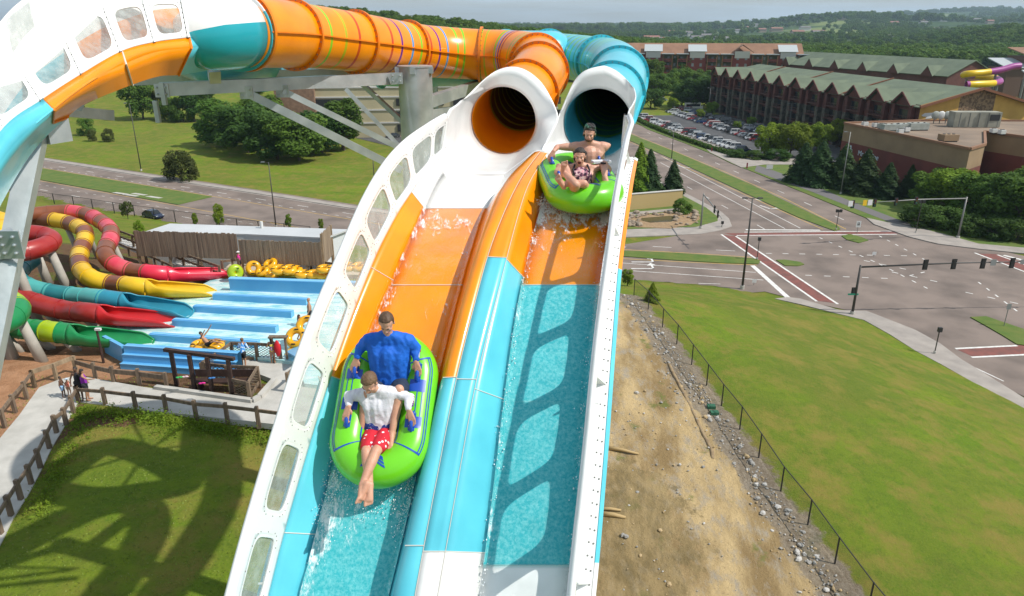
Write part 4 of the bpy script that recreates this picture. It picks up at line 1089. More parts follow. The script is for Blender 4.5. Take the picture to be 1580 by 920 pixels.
def star_mat():
    m = bpy.data.materials.new('red_star_shorts'); m.use_nodes = True; nt = m.node_tree; L = nt.links; p = nt.nodes['Principled BSDF']; p.inputs['Roughness'].default_value = .8
    tc = nd(nt, 'ShaderNodeTexCoord'); v = nd(nt, 'ShaderNodeTexVoronoi', Scale=17); L.new(tc.outputs['Object'], v.inputs['Vector'])
    r = nd(nt, 'ShaderNodeMath', operation='LESS_THAN'); r.inputs[1].default_value = .24; L.new(v.outputs['Distance'], r.inputs[0])
    x = nd(nt, 'ShaderNodeMix', data_type='RGBA'); x.inputs[6].default_value = (.55,.012,.03,1); x.inputs[7].default_value = (.75,.75,.78,1); L.new(r.outputs[0], x.inputs[0])
    L.new(x.outputs[2], p.inputs['Base Color']); return m
def swim_mat():
    m = bpy.data.materials.new('patterned_swimsuit'); m.use_nodes = True; nt = m.node_tree; L = nt.links; p = nt.nodes['Principled BSDF']; p.inputs['Roughness'].default_value = .7
    tc = nd(nt, 'ShaderNodeTexCoord'); v = nd(nt, 'ShaderNodeTexNoise', Scale=22, Detail=3); L.new(tc.outputs['Object'], v.inputs['Vector'])
    cr_ = nd(nt, 'ShaderNodeValToRGB'); L.new(v.outputs[0], cr_.inputs[0]); e = cr_.color_ramp.elements; e[0].position = .40; e[0].color = (.02,.01,.03,1); e[1].position = .62; e[1].color = (.65,.30,.35,1)
    q = cr_.color_ramp.elements.new(.50); q.color = (.28,.07,.14,1); q = cr_.color_ramp.elements.new(.56); q.color = (.60,.50,.48,1)
    L.new(cr_.outputs[0], p.inputs['Base Color']); return m
# ---- lower raft
sc1, xc1 = hit(598, 638, .10)
M1 = frame(sc1-.02, xc1, .055, yaw=R(-3.5))
raft1, h1 = raft(M1, 'lime green two-person raft with blue stripes, lower on the left lane carrying two men', True)
def L1(x, y, z): return M1 @ Vector((x, y, z))
def j1(px, py, z):
    # point on the pixel ray at height z above the raft's floor plane
    o = Vector((0,0,HC)); d = at(px, py, 1)-o; n_ = M1.col[2].to_3d(); c_ = M1 @ Vector((0,0,z)); return o+d*((c_-o).dot(n_)/d.dot(n_))
upv = Vector((0,0,1)); fwd1 = (M1.col[1].to_3d())
def sit(hip, lean, h): # straight spine points above hip
    return hip+Vector((0,0,h))+Vector((lean[0]*h, lean[1]*h, 0))
hip = j1(604, 596, .24); spine = Vector((0, .02, 1)).normalized()
J = dict(hip=hip, chest=hip+Vector((0,.0,.40)), neck=hip+Vector((0,-.02,.63)), head=hip+Vector((0,-.05,.785)), fw=Vector((0,-1,0)), curl=-upv+fwd1*.2,
 shL=hip+Vector((-.205,.0,.56)), shR=hip+Vector((.205,.0,.56)), look=Vector((.02,-.80,-.62)), hup=Vector((0,-.62,.80)),
 knL=j1(565,606,.52), knR=j1(616,601,.52), anL=j1(557,664,.30), anR=j1(605,668,.36),
 toeL=Vector((-.2,-.8,-.35)), toeR=Vector((-.15,-.85,-.3)), soleL=-upv, soleR=-upv, hdL=h1[2]+upv*.035, hdR=h1[3]+upv*.035)
J['calf'] = Vector((0,.02,-.02))
for s_, dx in (('L', -1), ('R', 1)):
    h_ = J['hd'+s_]; sh = J['sh'+s_]; J['wr'+s_] = h_+(sh-h_).normalized()*.05+upv*.025
    J['el'+s_] = (sh+J['wr'+s_])/2+Vector((.035*dx, .06, .0))
chk('rear man: hip-knee-ankle', J['hip'], J['knL'], J['anL']); chk('R', J['hip'], J['knR'], J['anR']); chk('arm', J['shL'], J['elL'], J['wrL']); chk('arm', J['shR'], J['elR'], J['wrR'])
r1, b1, q1, Mh1 = person_big('man with receding brown hair in a bright blue long-sleeved shirt, rear of the lower raft', J, 1, SKIN, BLUESH, NAVY, HAIRB, 'receding', 'closed', J['hip'], 1.12)
mk = MB(); 
for i in range(9):
    t = .28+i*.055; c_ = J['elR'].lerp(J['wrR'], t); mk.box(c_+Vector((.048-.014*t, -.01, .012)), (.012,.022,.016))
mk.build('sleeve_print', [mat('white_print', (.75,.7,.75), .7)], r1)
mk = MB()
for i in range(4): c_ = J['elR'].lerp(J['wrR'], .1+i*.07); mk.box(c_+Vector((.052,.012,.01)), (.012,.02,.018))
mk.build('sleeve_print', [mat('red_print', (.55,.03,.12), .7)], r1)
# front man
hip = j1(588, 664, .20)
J = dict(hip=hip, chest=hip+Vector((-.01,.03,.30)), neck=hip+Vector((-.03,.02,.49)), head=hip+Vector((-.075,-.05,.605)), fw=Vector((0,-1,0)), curl=-upv+fwd1*.2,
 shL=hip+Vector((-.20,.03,.42)), shR=hip+Vector((.17,.02,.44)), look=Vector((-.25,-.72,-.66)), hup=Vector((-.2,-.60,.72)),
 knL=j1(565,697,.47), knR=j1(580,697,.50), anL=j1(571,752,.50), anR=j1(559,748,.55),
 toeL=Vector((-.05,-.55,-.75)), toeR=Vector((-.38,-.55,-.65)), soleL=Vector((0,-.5,-.4)), soleR=Vector((0,-.5,-.4)), hdL=h1[0]+upv*.035, hdR=h1[1]+upv*.035)
for s_, dx in (('L', -1), ('R', 1)):
    h_ = J['hd'+s_]; sh = J['sh'+s_]; J['wr'+s_] = h_+(sh-h_).normalized()*.04+upv*.05
    J['el'+s_] = (sh+J['wr'+s_])/2+Vector((.075*dx, .06, .02))
chk('front man', J['hip'], J['knL'], J['anL']); chk('R', J['hip'], J['knR'], J['anR']); chk('arm', J['shL'], J['elL'], J['wrL']); chk('arm', J['shR'], J['elR'], J['wrR'])
r2, b2, q2, Mh2 = person_big('young man in a white long-sleeved shirt and red starred shorts, front of the lower raft', J, 1, SKIN, WHSH, star_mat(), HAIRL, 'short', 'closed', J['hip'], .95)
wb = caps_mesh([(J['hip']-Vector((.08,0,-.07)), .128, J['hip']+Vector((.08,0,.07)), .128)], .014, 'waistband', mat('waistband_blue', (.01,.03,.20), .8, (.5,.5,.6), 60, lo=.6, hi=.65), r2, 2)
mk = MB()
for i in range(14):
    t = -.3+i*.085; a, b, tt = (J['shR'], J['elR'], 1+t) if t < 0 else (J['elR'], J['wrR'], t)
    c_ = a.lerp(b, tt); mk.box(c_+Vector((.050-.01*max(t,0), -.012+.02*(i%2), .016)), (.012,.016,.014))
mk.build('sleeve_print', [mat('red_blue_print', (.5,.03,.05), .7, (.02,.05,.4), 20, lo=.45, hi=.55)], r2)
# ---- upper raft
sc2, xc2 = hit(893, 283, .25)
M2 = frame(sc2+.02, xc2+.0, .06, yaw=R(7), pitch=R(0))
raft2, h2 = raft(M2, 'lime green two-person raft with blue chevron on its nose, upper on the right lane', False)
def j2(px, py, z):
    o = Vector((0,0,HC)); d = at(px, py, 1)-o; n_ = M2.col[2].to_3d(); c_ = M2 @ Vector((0,0,z)); return o+d*((c_-o).dot(n_)/d.dot(n_))
f2 = M2.col[1].to_3d(); rt2 = M2.col[0].to_3d()
hip = M2 @ Vector((.22, -.38, .14))
J = dict(hip=hip, chest=hip+Vector((0,.0,.33)), neck=hip+Vector((0,-.02,.50)), head=hip+Vector((-.01,-.06,.645)), fw=Vector((0,-1,0)), curl=-upv,
 shL=hip+Vector((-.215,.0,.44)), shR=hip+Vector((.215,.01,.44)), look=Vector((-.12,-.9,-.30)), hup=Vector((.05,-.25,1)),
 knL=M2 @ Vector((-.24,.08,.50)), knR=M2 @ Vector((.33,.08,.50)), anL=M2 @ Vector((-.22,.44,.46)), anR=M2 @ Vector((.26,.44,.46)),
 toeL=f2, toeR=f2, soleL=-upv, soleR=-upv, hdL=h2[2]+upv*.035, hdR=h2[3]+upv*.035)
for s_, dx in (('L', -1), ('R', 1)):
    h_ = J['hd'+s_]; sh = J['sh'+s_]; J['wr'+s_] = h_+(sh-h_).normalized()*.04+upv*.045
    J['el'+s_] = (sh+J['wr'+s_])/2+Vector((.10*dx, .05, .02))
print('upper rear head', proj(J['head']), 'want 915,208'); chk('arm', J['shL'], J['elL'], J['wrL'])
r3, b3, q3, Mh3 = person_big('bare-chested young man with wet green-tinted curly hair, rear seat of the upper raft', J, 1, SKIN2, None, NAVY, HAIRD, 'short', 'smile', J['hip'], 1.2)
hc_ = caps_mesh([(q3(.055*math.cos(a), -.03+.07*math.sin(a), .090), .024, q3(.078*math.cos(a), -.03+.078*math.sin(a), .02 if math.sin(a) > .3 else -.055), .020) for a in [R(x) for x in range(-200, 30, 22)]]+[(q3(-.04,.02,.098), .028, q3(.04,.02,.098), .028)], .010, 'curls', HAIRG, b3, 1); hc_.location = (0,0,0); hc_.parent = b3
for v in hc_.data.vertices: v.co = v.co+v.normal*(noise.noise(v.co*55)*.012)
hc_.data.materials.clear(); hc_.data.materials.append(mat('hair_black_green', (.015,.012,.010), .5, (.012,.13,.075), 7, .5, 80, lo=.45, hi=.6))
bd = caps_mesh([(q3(.045*math.cos(a), .040+.035*math.sin(a), -.088), .013, q3(.060*math.cos(a), .015+.04*math.sin(a), -.055), .010) for a in [R(x) for x in range(0, 181, 20)]], .008, 'beard', HAIRB, b3, 1); bd.location = (0,0,0)
hip = M2 @ Vector((-.02, .22, .07))
J = dict(hip=hip, chest=hip+Vector((0,.06,.28)), neck=hip+Vector((-.01,.08,.45)), head=hip+Vector((-.02,.05,.575)), fw=Vector((0,-1,0)), curl=-upv,
 shL=hip+Vector((-.17,.10,.39)), shR=hip+Vector((.18,.10,.39)), look=Vector((-.10,-.95,-.15)), hup=Vector((0,-.1,1)),
 knL=j2(889,287,.56)+Vector((0,.1,0)), knR=j2(902,286,.52)+Vector((0,.1,0)), anL=j2(869,266,.58)+Vector((0,.04,0)), anR=j2(868,285,.50)+Vector((0,.04,0)),
 toeL=Vector((.05,-.25,.95)), toeR=Vector((-.5,-.30,.8)), soleL=Vector((0,-1,-.1)), soleR=Vector((0,-1,-.1)), hdL=h2[0]+upv*.035, hdR=h2[1]+upv*.035)
for s_, dx in (('L', -1), ('R', 1)):
    h_ = J['hd'+s_]; sh = J['sh'+s_]; J['wr'+s_] = h_+(sh-h_).normalized()*.04+upv*.045
    J['el'+s_] = (sh+J['wr'+s_])/2+Vector((.08*dx, .07, .0))
print('upper front head', proj(J['head']), 'want 894,245'); chk('w', J['hip'], J['knL'], J['anL'], ); chk('arm', J['shL'], J['elL'], J['wrL'])
r4, b4, q4, Mh4 = person_big('woman in a patterned pink swimsuit shouting, legs stretched out, front of the upper raft', J, 1, SKIN2, None, None, HAIRD, 'short', 'open', J['hip'], 1.12)
hp, ch, rt = J['hip'], J['chest'], Vector((1,0,0)); B = 1.12
hb = caps_mesh([(q4(0,-.09,.03), .05, q4(0,-.12,-.02), .045), (q4(-.06,-.05,.03), .04, q4(.06,-.05,.03), .04), (q4(-.06,-.04,-.05), .03, q4(-.04,-.08,-.10), .025), (q4(.06,-.04,-.05), .03, q4(.04,-.08,-.10), .025)], .010, 'hair_back', HAIRD, b4, 1); hb.location = (0,0,0)
sw = caps_mesh([(hp-rt*.095*B, .128*B, hp+rt*.095*B, .128*B), (hp, .142*B, ch, .138*B), (hp-rt*.06, .128*B, ch-rt*.07*B, .112*B), (hp+rt*.06, .128*B, ch+rt*.07*B, .112*B), (ch+Vector((-.075,-.07,.03)), .082, ch+Vector((-.07,-.07,.0)), .08), (ch+Vector((.075,-.07,.03)), .082, ch+Vector((.07,-.07,0)), .08)], .012, 'swimsuit', swim_mat(), r4, 2)
m = MB()
for s_ in (-1, 1): m.sweep([ch+Vector((.10*s_,-.135,.05)), ch+Vector((.115*s_,-.09,.12)), ch+Vector((.09*s_,-.03,.175)), ch+Vector((.085*s_,.05,.17))], .013, 8)
m.build('strap', [mat('black_strap', (.012,.012,.02), .7)], r4, smooth=True)
m = MB(); m.sweep([J['wrR']+Vector((.03*math.cos(a)-.02, .03*math.sin(a), .01)) for a in [2*math.pi*k/12 for k in range(12)]], .012, 8, closed=True); m.build('wristband', [mat('black_strap', (.012,.012,.02), .7)], r4, smooth=True)
m = MB(); m.box(M2 @ Vector((.30,.02,.52)), (.26,.14,.03), M=Matrix.Rotation(R(12), 3, 'Z')); tw = m.build('folded_cloth', [WHSH], None, auto=30)
tag(tw, 'small folded white cloth lying on the upper raft beside the riders', 'cloth')
# ------------------------------------------------------------------ foliage prototypes
def leaf_mat(name, a, b, rnd=.25, sc=.7):
    m = mat(name, a, .7, b, sc, rnd=rnd, spec=.2, lo=.4, hi=.6, coord='Object'); p = m.node_tree.nodes['Principled BSDF']
    nt = m.node_tree; out = nt.nodes['Material Output']; tr = nd(nt, 'ShaderNodeBsdfTranslucent'); tr.inputs[0].default_value = c4(tuple(min(1, x*1.5) for x in b)); ms = nd(nt, 'ShaderNodeMixShader'); ms.inputs[0].default_value = .30
    nt.links.new(p.outputs[0], ms.inputs[1]); nt.links.new(tr.outputs[0], ms.inputs[2]); nt.links.new(ms.outputs[0], out.inputs[0]); return m
LF = [leaf_mat('leaves_mid_green', (.055,.11,.014), (.105,.18,.024)), leaf_mat('leaves_yellow_green', (.10,.17,.012), (.19,.26,.02)), leaf_mat('leaves_dark_green', (.034,.080,.014), (.075,.14,.024)), leaf_mat('needles_dark', (.028,.062,.020), (.060,.11,.032)), leaf_mat('leaves_olive', (.05,.07,.016), (.10,.12,.03))]
BARK = mat('tree_bark', (.11,.085,.06), .9, (.07,.05,.04), 6, .5, 20)
def leaf(mb, c, n_, s, rr, mi=0):
    n_ = n_.normalized(); u = n_.orthogonal().normalized(); u = Matrix.Rotation(rr.uniform(0, 6.28), 3, n_) @ u; v = n_.cross(u)
    a, b = s*rr.uniform(.6, 1.1), s*rr.uniform(.4, .8)
    mb.add([c-u*a, c-v*b+n_*s*.1, c+u*a, c+v*b+n_*s*.1], [(0,1,2,3)], mi)
def crown_mesh(seed, kind, nl=2600, ls=.055):
    """unit tree: height 1, crown radius ~.36"""
    rr = random.Random(seed); mb = MB(); V = Vector
    if kind == 'round':
        lobes = [(V((0,0,.62)), .26)]
        for i in range(22):
            a = rr.uniform(0, 6.28); z = rr.uniform(.30, .86); rad = .27*math.sin(math.pi*min(1, (z-.12)/.86))**.6; lobes.append((V((rad*math.cos(a), rad*math.sin(a), z)), rr.uniform(.07, .13)))
    elif kind == 'oval':
        lobes = [(V((0,0,.55)), .20)]
        for i in range(24):
            a = rr.uniform(0, 6.28); z = rr.uniform(.20, .90); rad = .17*math.sin(math.pi*min(1, (z-.08)/.92))**.6; lobes.append((V((rad*math.cos(a), rad*math.sin(a), z)), rr.uniform(.06, .10)))
    elif kind == 'bush':
        lobes = []
        for i in range(20):
            a = rr.uniform(0, 6.28); z = rr.uniform(.12, .82); rad = .33*math.sqrt(max(0, 1-((z-.35)/.55)**2)); lobes.append((V((rad*math.cos(a), rad*math.sin(a), z)), rr.uniform(.12, .20)))
    if kind in ('round', 'oval', 'bush'):
        tot = sum(r_**2 for _, r_ in lobes)
        for c, r_ in lobes:
            k = int(nl*r_*r_/tot)
            for _ in range(k):
                d = V((rr.gauss(0,1), rr.gauss(0,1), rr.gauss(0,1))).normalized()
                if d.z < -.35 and rr.random() < .5: d.z = -d.z
                q = c+d*r_*rr.uniform(.72, 1.10)+V((0,0,-.012))
                if q.z < .02: continue
                leaf(mb, q, d+V((rr.gauss(0,.5), rr.gauss(0,.5), rr.gauss(0,.5)+.35)), ls*rr.uniform(.5, 1.1), rr)
    else: # conifer
        for i in range(nl):
            z = 1-(rr.random()**.62)*.93; rad = .235*(1-z)**.8*(1+.05*math.sin(z*60))*rr.uniform(.45, 1.05)+.006
            a = rr.uniform(0, 6.28); rad *= 1+.15*math.sin(a*5+z*23)
            q = V((rad*math.cos(a), rad*math.sin(a), z-rad*.25)); leaf(mb, q, V((math.cos(a), math.sin(a), .7))+V((rr.gauss(0,.4), rr.gauss(0,.4), rr.gauss(0,.4))), ls*rr.uniform(.5, 1.0)*(.6+.6*(1-z)), rr)
    return mb
def trunk_mesh(seed, kind):
    rr = random.Random(seed+99); mb = MB()
    top = .62 if kind in ('round', 'oval') else (.9 if kind == 'cone' else .3)
    mb.sweep([(0,0,-.02), (0,0,.02), (.006*rr.gauss(0,1), .006*rr.gauss(0,1), top*.5), (.01*rr.gauss(0,1), .01, top)], [.030,.022,.015,.005], 8)
    if kind != 'cone':
        for i in range(7):
            a = i*.9+rr.uniform(0,.5); z = rr.uniform(.15, .45)*top/.62; mb.sweep([(0,0,z), (.09*math.cos(a), .09*math.sin(a), z+.10), (.19*math.cos(a), .19*math.sin(a), z+.24)], [.011,.008,.003], 6)
    return mb
PROTO = {}
for i, (kind, nl, ls) in enumerate([('round', 7500, .028), ('round', 7500, .028), ('round', 7500, .028), ('oval', 5500, .026), ('oval', 5500, .026), ('cone', 6500, .034), ('cone', 6500, .034), ('bush', 4500, .040), ('bush', 4500, .040), ('round', 700, .075)]):
    PROTO[i] = (crown_mesh(i*7+3, kind, nl, ls), trunk_mesh(i*7+3, kind))
MESHC = {}
def tree_meshes(pi, lm):
    k = (pi, lm)
    if k not in MESHC:
        c, t = PROTO[pi]; MESHC[k] = (c.mesh('crown', [LF[lm]]), MESHC[('t', pi)] if ('t', pi) in MESHC else t.mesh('trunk', [BARK]))
        MESHC[('t', pi)] = MESHC[k][1]
    return MESHC[k]
KN = {0:'tree',1:'tree',2:'tree',3:'tree',4:'tree',5:'conifer_tree',6:'conifer_tree',7:'shrub',8:'shrub',9:'tree'}
NT = [0]
def tree(loc, h, pi, lm, label, group, wid=1.0, cat=None):
    nm = KN[pi]; o = link(bpy.data.objects.new(nm, None)); o.location = loc; o.scale = (h*wid, h*wid, h); NT[0] += 1; o.rotation_euler = (0, 0, NT[0]*2.399)
    tag(o, label, cat or nm.replace('_tree', '').replace('_', ' '), group); cm_, tm = tree_meshes(pi, lm)
    for n_, m_ in (('crown', cm_), ('trunk', tm)):
        if n_ == 'trunk' and pi in (7, 8): n_ = 'stem'
        c = link(bpy.data.objects.new(n_, m_)); c.parent = o
    return o
def tpx(bx, by, top, pi, lm, label, group, z=None, wid=1.0, cat=None):
    g_ = ground(bx, by) if z is None else atz(bx, by, z); D = proj(g_)[2]; h = (by-top)*D/F/.97
    if pi in (0, 1, 2) and h > 7:
        wid *= 1.12; h *= 1.13; g_ = g_-Vector((0, 0, h*.13))
    return tree(g_, h, pi, lm, label, group, wid, cat)
GL = 'trees and bushes on the lawn at left'
for bx, by, tp, pi, lm, lab, wd in [
 (221,184,120,2,0,'round full tree with a visible trunk beside the car park, behind the left lawn',1.0),
 (252,184,138,3,4,'narrow olive-green tree directly right of the round tree on the lawn',1.3),
 (266,187,152,8,0,'low rounded bush left of the pair in front of the hedge row',1.1),
 (283,188,150,7,0,'low rounded bush in the middle of the hedge row',1.1),
 (300,188,130,3,2,'tall dark shrub behind the low bushes on the lawn',1.3),
 (318,187,128,4,2,'tall columnar evergreen at the right end of the hedge row',1.25),
 (135,209,182,7,0,'squarish clipped bush under the steel beams at left',1.0),
 (143,218,200,8,4,'small grey-green shrub, left one of the two small ones on the lawn',.9),
 (168,219,198,7,4,'small grey-green shrub, right one of the two small ones on the lawn',.9),
 (112,180,135,0,2,'dark tree half hidden behind the channel supports',1.0),
 (281,279,232,8,4,'round magnolia bush standing alone near the kerb',1.12),
 (352,226,150,1,0,'leftmost big tree of the dark grove on the lawn',1.35),
 (384,236,158,0,2,'big dark tree second from left in the grove',1.35),
 (412,216,142,2,0,'tree rising at the back left of the grove',1.3),
 (428,246,168,1,2,'big tree at the front middle of the grove',1.35),
 (462,248,172,0,0,'big tree at the front of the grove, right of its middle',1.35),
 (470,205,150,3,0,'narrow tree at the back of the grove in front of the parking garage',1.2),
 (497,236,168,2,2,'dark tree at the right front of the grove',1.35),
 (530,232,150,3,0,'tall pointed light-green tree at the right end of the grove',1.6),
 (515,222,165,1,0,'tree between the pointed tree and the dark right-hand one',1.0),
 (400,150,122,0,0,'tree beyond the grove by the parking garage, behind the long beam',1.1)]:
    tpx(bx, by, tp, pi, lm, lab, GL, wid=wd)
for bx, by, tp, lab in [(340,344,314,'young bright green tree behind the shed roof, third from left'),(302,341,328,'small pale sapling behind the fence near the passing car'),(446,346,330,'young bright tree above the middle of the shed roof'),(496,349,337,'young bright tree above the right end of the shed roof'),(198,332,310,'bare pinkish sapling beside the black roadside fence'),(219,372,340,'young leafy tree at the left end of the shed')]:
    tpx(bx, by+8, tp, 4 if 'bare' not in lab else 9, 1 if 'bare' not in lab else 4, lab, 'young trees along the roadside fence', z=1.0 if by < 370 else None, wid=.9)
GR = 'trees along the right-hand road and car park'
for bx, by, tp, pi, lm, lab, wd in [
 (985,302,222,5,1,'bright green conifer at the left edge of the slide wall',1.3),
 (1000,302,232,5,3,'dark conifer half behind the white slide flange',1.4),
 (1037,300,248,6,3,'small dark conifer standing alone by the tan wall',1.5),
 (1052,330,306,7,0,'rounded bright bush at the right end of the tan wall',1.3),
 (1186,240,188,1,1,'yellow-green tree at the car park edge, leftmost of four',1.0),
 (1219,243,186,2,1,'yellow-green tree at the car park edge, second of four',1.1),
 (1260,232,188,0,1,'yellow-green tree at the car park edge, third of four',1.0),
 (1290,228,182,3,1,'yellow-green tree beside the brown building corner',1.4),
 (1237,282,222,5,3,'dark conifer left end of the row along the pavement',1.9),
 (1262,287,220,6,3,'dark conifer second in the row along the pavement',1.9),
 (1297,290,224,5,3,'dark conifer with a light pole beside it, third in the row',1.8),
 (1330,300,232,6,3,'dark pointed conifer in front of the brown wall, fourth in the row',1.9),
 (1366,306,252,5,3,'conifer with an open crown, fifth in the row',1.9),
 (1400,304,255,6,3,'slim conifer right of the open-crowned one',1.5),
 (1372,262,216,5,3,'dark conifer close against the brown wall, left one',1.8),
 (1398,266,218,6,3,'dark conifer close against the brown wall, middle one',1.8),
 (1422,270,226,5,3,'dark conifer close against the brown wall, right one',1.7),
 (1438,322,258,1,0,'big spreading tree left of the signal mast post',1.25),
 (1468,330,256,0,1,'big light-crowned tree behind the signal mast post',1.25),
 (1500,338,262,2,0,'big tree right of the signal mast post',1.2),
 (1530,348,268,1,0,'big tree second from the right picture edge',1.25),
 (1566,358,262,0,0,'big tree at the right picture edge by the corner',1.25),
 (1600,350,250,2,0,'big tree cut by the right picture edge',1.25),
 (1455,352,318,7,2,'dark low shrub under the trees left of the mast post',1.8),
 (1490,362,330,8,2,'dark low shrub under the trees right of the mast post',1.8),
 (1530,368,332,7,2,'dark low shrub under the trees near the corner',1.8),
 (1569,372,338,8,2,'dark low shrub at the right picture edge',1.8),
 (1415,348,312,8,2,'dark low shrub behind the pedestrian signal',1.6),
 (1135,243,230,8,2,'low dark hedge bush left of the driveway',2.4),(1165,246,232,7,2,'low dark hedge bush beside the driveway entrance',2.4),(1200,248,230,8,2,'low dark hedge bush below the yellow-green trees',2.2),
 (1038,170,150,1,1,'light green tree between parking rows, leftmost',1.3),
 (1098,181,157,0,1,'light green tree in the car park beside the hotel end',1.2),
 (1080,183,168,1,1,'small light green tree in the car park island',1.3),
 (1158,198,180,2,1,'light green tree in the middle of the parked cars',1.3),
 (1137,200,187,9,1,'small light tree left of the middle parking tree',1.4),
 (1052,165,128,1,2,'tall dark tree at the car park end, left one',1.2),(1074,168,118,0,2,'tall dark tree at the car park end, middle one',1.2),(1090,166,116,2,2,'tall dark tree against the hotel corner',1.2),
 (1012,150,112,0,0,'tree in front of the far red hotel, leftmost',1.3),(1030,146,110,1,0,'tree in front of the far red hotel, second',1.3),(1050,140,104,2,0,'tree in front of the far red hotel, third',1.2),(1068,138,106,0,0,'tree in front of the far red hotel, fourth',1.3),(1086,136,108,1,0,'tree in front of the far red hotel, fifth',1.3),(1004,168,135,2,2,'dark tree beside the turquoise tube',1.3),
 (968,441,414,4,1,'small dense conical bush against the slide flange',1.5),(1006,466,435,5,1,'small young conifer beside the black chain-link fence',1.7)]:
    tpx(bx, by, tp, pi, lm, lab, GR if by < 400 else 'young bushes by the chain-link fence', wid=wd)
# ------------------------------------------------------------------ distant woods : stuff, instanced on points of one mesh
def wood(name, label, pts, hmin, hmax, src, seed):
    rr = random.Random(seed); me = bpy.data.meshes.new(name); me.from_pydata([tuple(p) for p in pts], [], [])
    o = link(bpy.data.objects.new(name, me)); tag(o, label, 'woodland', kind='stuff')
    ng = bpy.data.node_groups.new(name, 'GeometryNodeTree'); ng.interface.new_socket('Geometry', in_out='INPUT', socket_type='NodeSocketGeometry'); ng.interface.new_socket('Geometry', in_out='OUTPUT', socket_type='NodeSocketGeometry')
    N_ = ng.nodes; gi, go = N_.new('NodeGroupInput'), N_.new('NodeGroupOutput'); ip = N_.new('GeometryNodeInstanceOnPoints'); oi = N_.new('GeometryNodeObjectInfo'); oi.inputs[0].default_value = src
    rs = N_.new('FunctionNodeRandomValue'); rs.data_type = 'FLOAT'; rs.inputs[2].default_value = hmin; rs.inputs[3].default_value = hmax; rs.inputs['Seed'].default_value = seed
    rt_ = N_.new('FunctionNodeRandomValue'); rt_.data_type = 'FLOAT_VECTOR'; rt_.inputs[1].default_value = (.1,.1,6.28); rt_.inputs['Seed'].default_value = seed+1
    cx_ = N_.new('ShaderNodeCombineXYZ'); mu = N_.new('ShaderNodeMath'); mu.operation = 'MULTIPLY'; mu.inputs[1].default_value = 1.25
    LN = ng.links; LN.new(gi.outputs[0], ip.inputs['Points']); LN.new(oi.outputs['Geometry'], ip.inputs['Instance']); LN.new(rs.outputs[1], mu.inputs[0]); LN.new(mu.outputs[0], cx_.inputs[0]); LN.new(mu.outputs[0], cx_.inputs[1]); LN.new(rs.outputs[1], cx_.inputs[2]); LN.new(cx_.outputs[0], ip.inputs['Scale']); LN.new(rt_.outputs[0], ip.inputs['Rotation']); LN.new(ip.outputs[0], go.inputs[0])
    md = o.modifiers.new('scatter', 'NODES'); md.node_group = ng; return o
src = [c for c in [o for o in bpy.data.objects if o.get('label', '').startswith('round full tree')][0].children if c.name.startswith('crown')][0]
src2 = [c for c in [o for o in bpy.data.objects if o.get('label', '').startswith('big light-crowned')][0].children if c.name.startswith('crown')][0]
PALE = link(bpy.data.objects.new('x', None)); bpy.data.objects.remove(PALE)
lowtree = tree(ground(520, 118), 13, 9, 0, 'tree at the foot of the wooded hill behind the long beam', 'trees at the foot of the wooded hill', 1.2)
srcL = lowtree.children[0]
rr = random.Random(5); A = []; Bp = []; Cp = []
while len(A) < 2600:      # wooded hill behind the tubes
    x = rr.uniform(-420, 190); y = rr.uniform(400, 900)
    if gz(x, y, False) > 2.0+rr.uniform(0, 3) or (y > 640 and x > -100): A.append((x, y, gz(x, y)-1))
while len(Bp) < 5200:     # valley woods
    y = 560+2600*rr.random()**1.5; x = rr.uniform(-.25, .82)*y
    dens = noise.noise(Vector((x/170, y/240, 1.5)))+.28
    near = (600 < y < 900 and x > 60)
    if near or rr.random() < dens*1.6:
        if 390 < y < 600 and x > 150: continue
        Bp.append((x, y, gz(x, y)-1))
while len(Cp) < 6500:     # far hills
    y = 2600+6000*rr.random()**1.3; x = rr.uniform(-.3, .85)*y
    if rr.random() < noise.noise(Vector((x/420, y/600, 8)))*2.2+.42: Cp.append((x, y, gz(x, y)-2))
wood('hill_woodland', 'dense wood covering the hill behind the orange tube', A, 10, 18, src, 3)
wood('valley_woodland', 'broad belts of trees across the valley floor', Bp, 10, 17, srcL, 4)
wood('far_hill_woodland', 'hazy woods on the far hills', Cp, 16, 34, srcL, 5)
# weeds along the fence on the mulch
rr = random.Random(11); mb = MB()
def weed_at(px, py, n_, hgt):
    c = atz(px, py, 17); c.z = gz(c.x, c.y)
    for _ in range(n_):
        d = Vector((rr.gauss(0,.16), rr.gauss(0,.16), rr.uniform(.03, hgt))); leaf(mb, c+d, Vector((rr.gauss(0,1), rr.gauss(0,1), .8)), rr.uniform(.03,.075), rr)
for i in range(330):
    px = rr.uniform(118, 440); base = 628+(px-118)*.095
    weed_at(px, base+abs(rr.gauss(0, 9))+3, 14, .22 if rr.random() < .8 else .6)
for i in range(160): t = rr.random(); weed_at(lerp(118, 30, t)+rr.uniform(2, 34), lerp(640, 800, t)+rr.uniform(-8, 14), 10, .2)
o = mb.build('weeds', [LF[1]]); tag(o, 'bright green weeds growing along the wooden fence', 'weeds', kind='stuff')
mb = MB()
for i in range(9000):   # grass tufts on the near left slope
    x = rr.uniform(-26, -6.5); y = rr.uniform(15, 34); z = gz(x, y)
    h_ = rr.uniform(.03,.07); a = rr.uniform(0, 6.28); c = Vector((x, y, z)); d = Vector((math.cos(a), math.sin(a), 0))*.03
    mb.add([c-d, c+d, c+d*.4+Vector((rr.gauss(0,.03), rr.gauss(0,.03), h_))], [(0,1,2)])
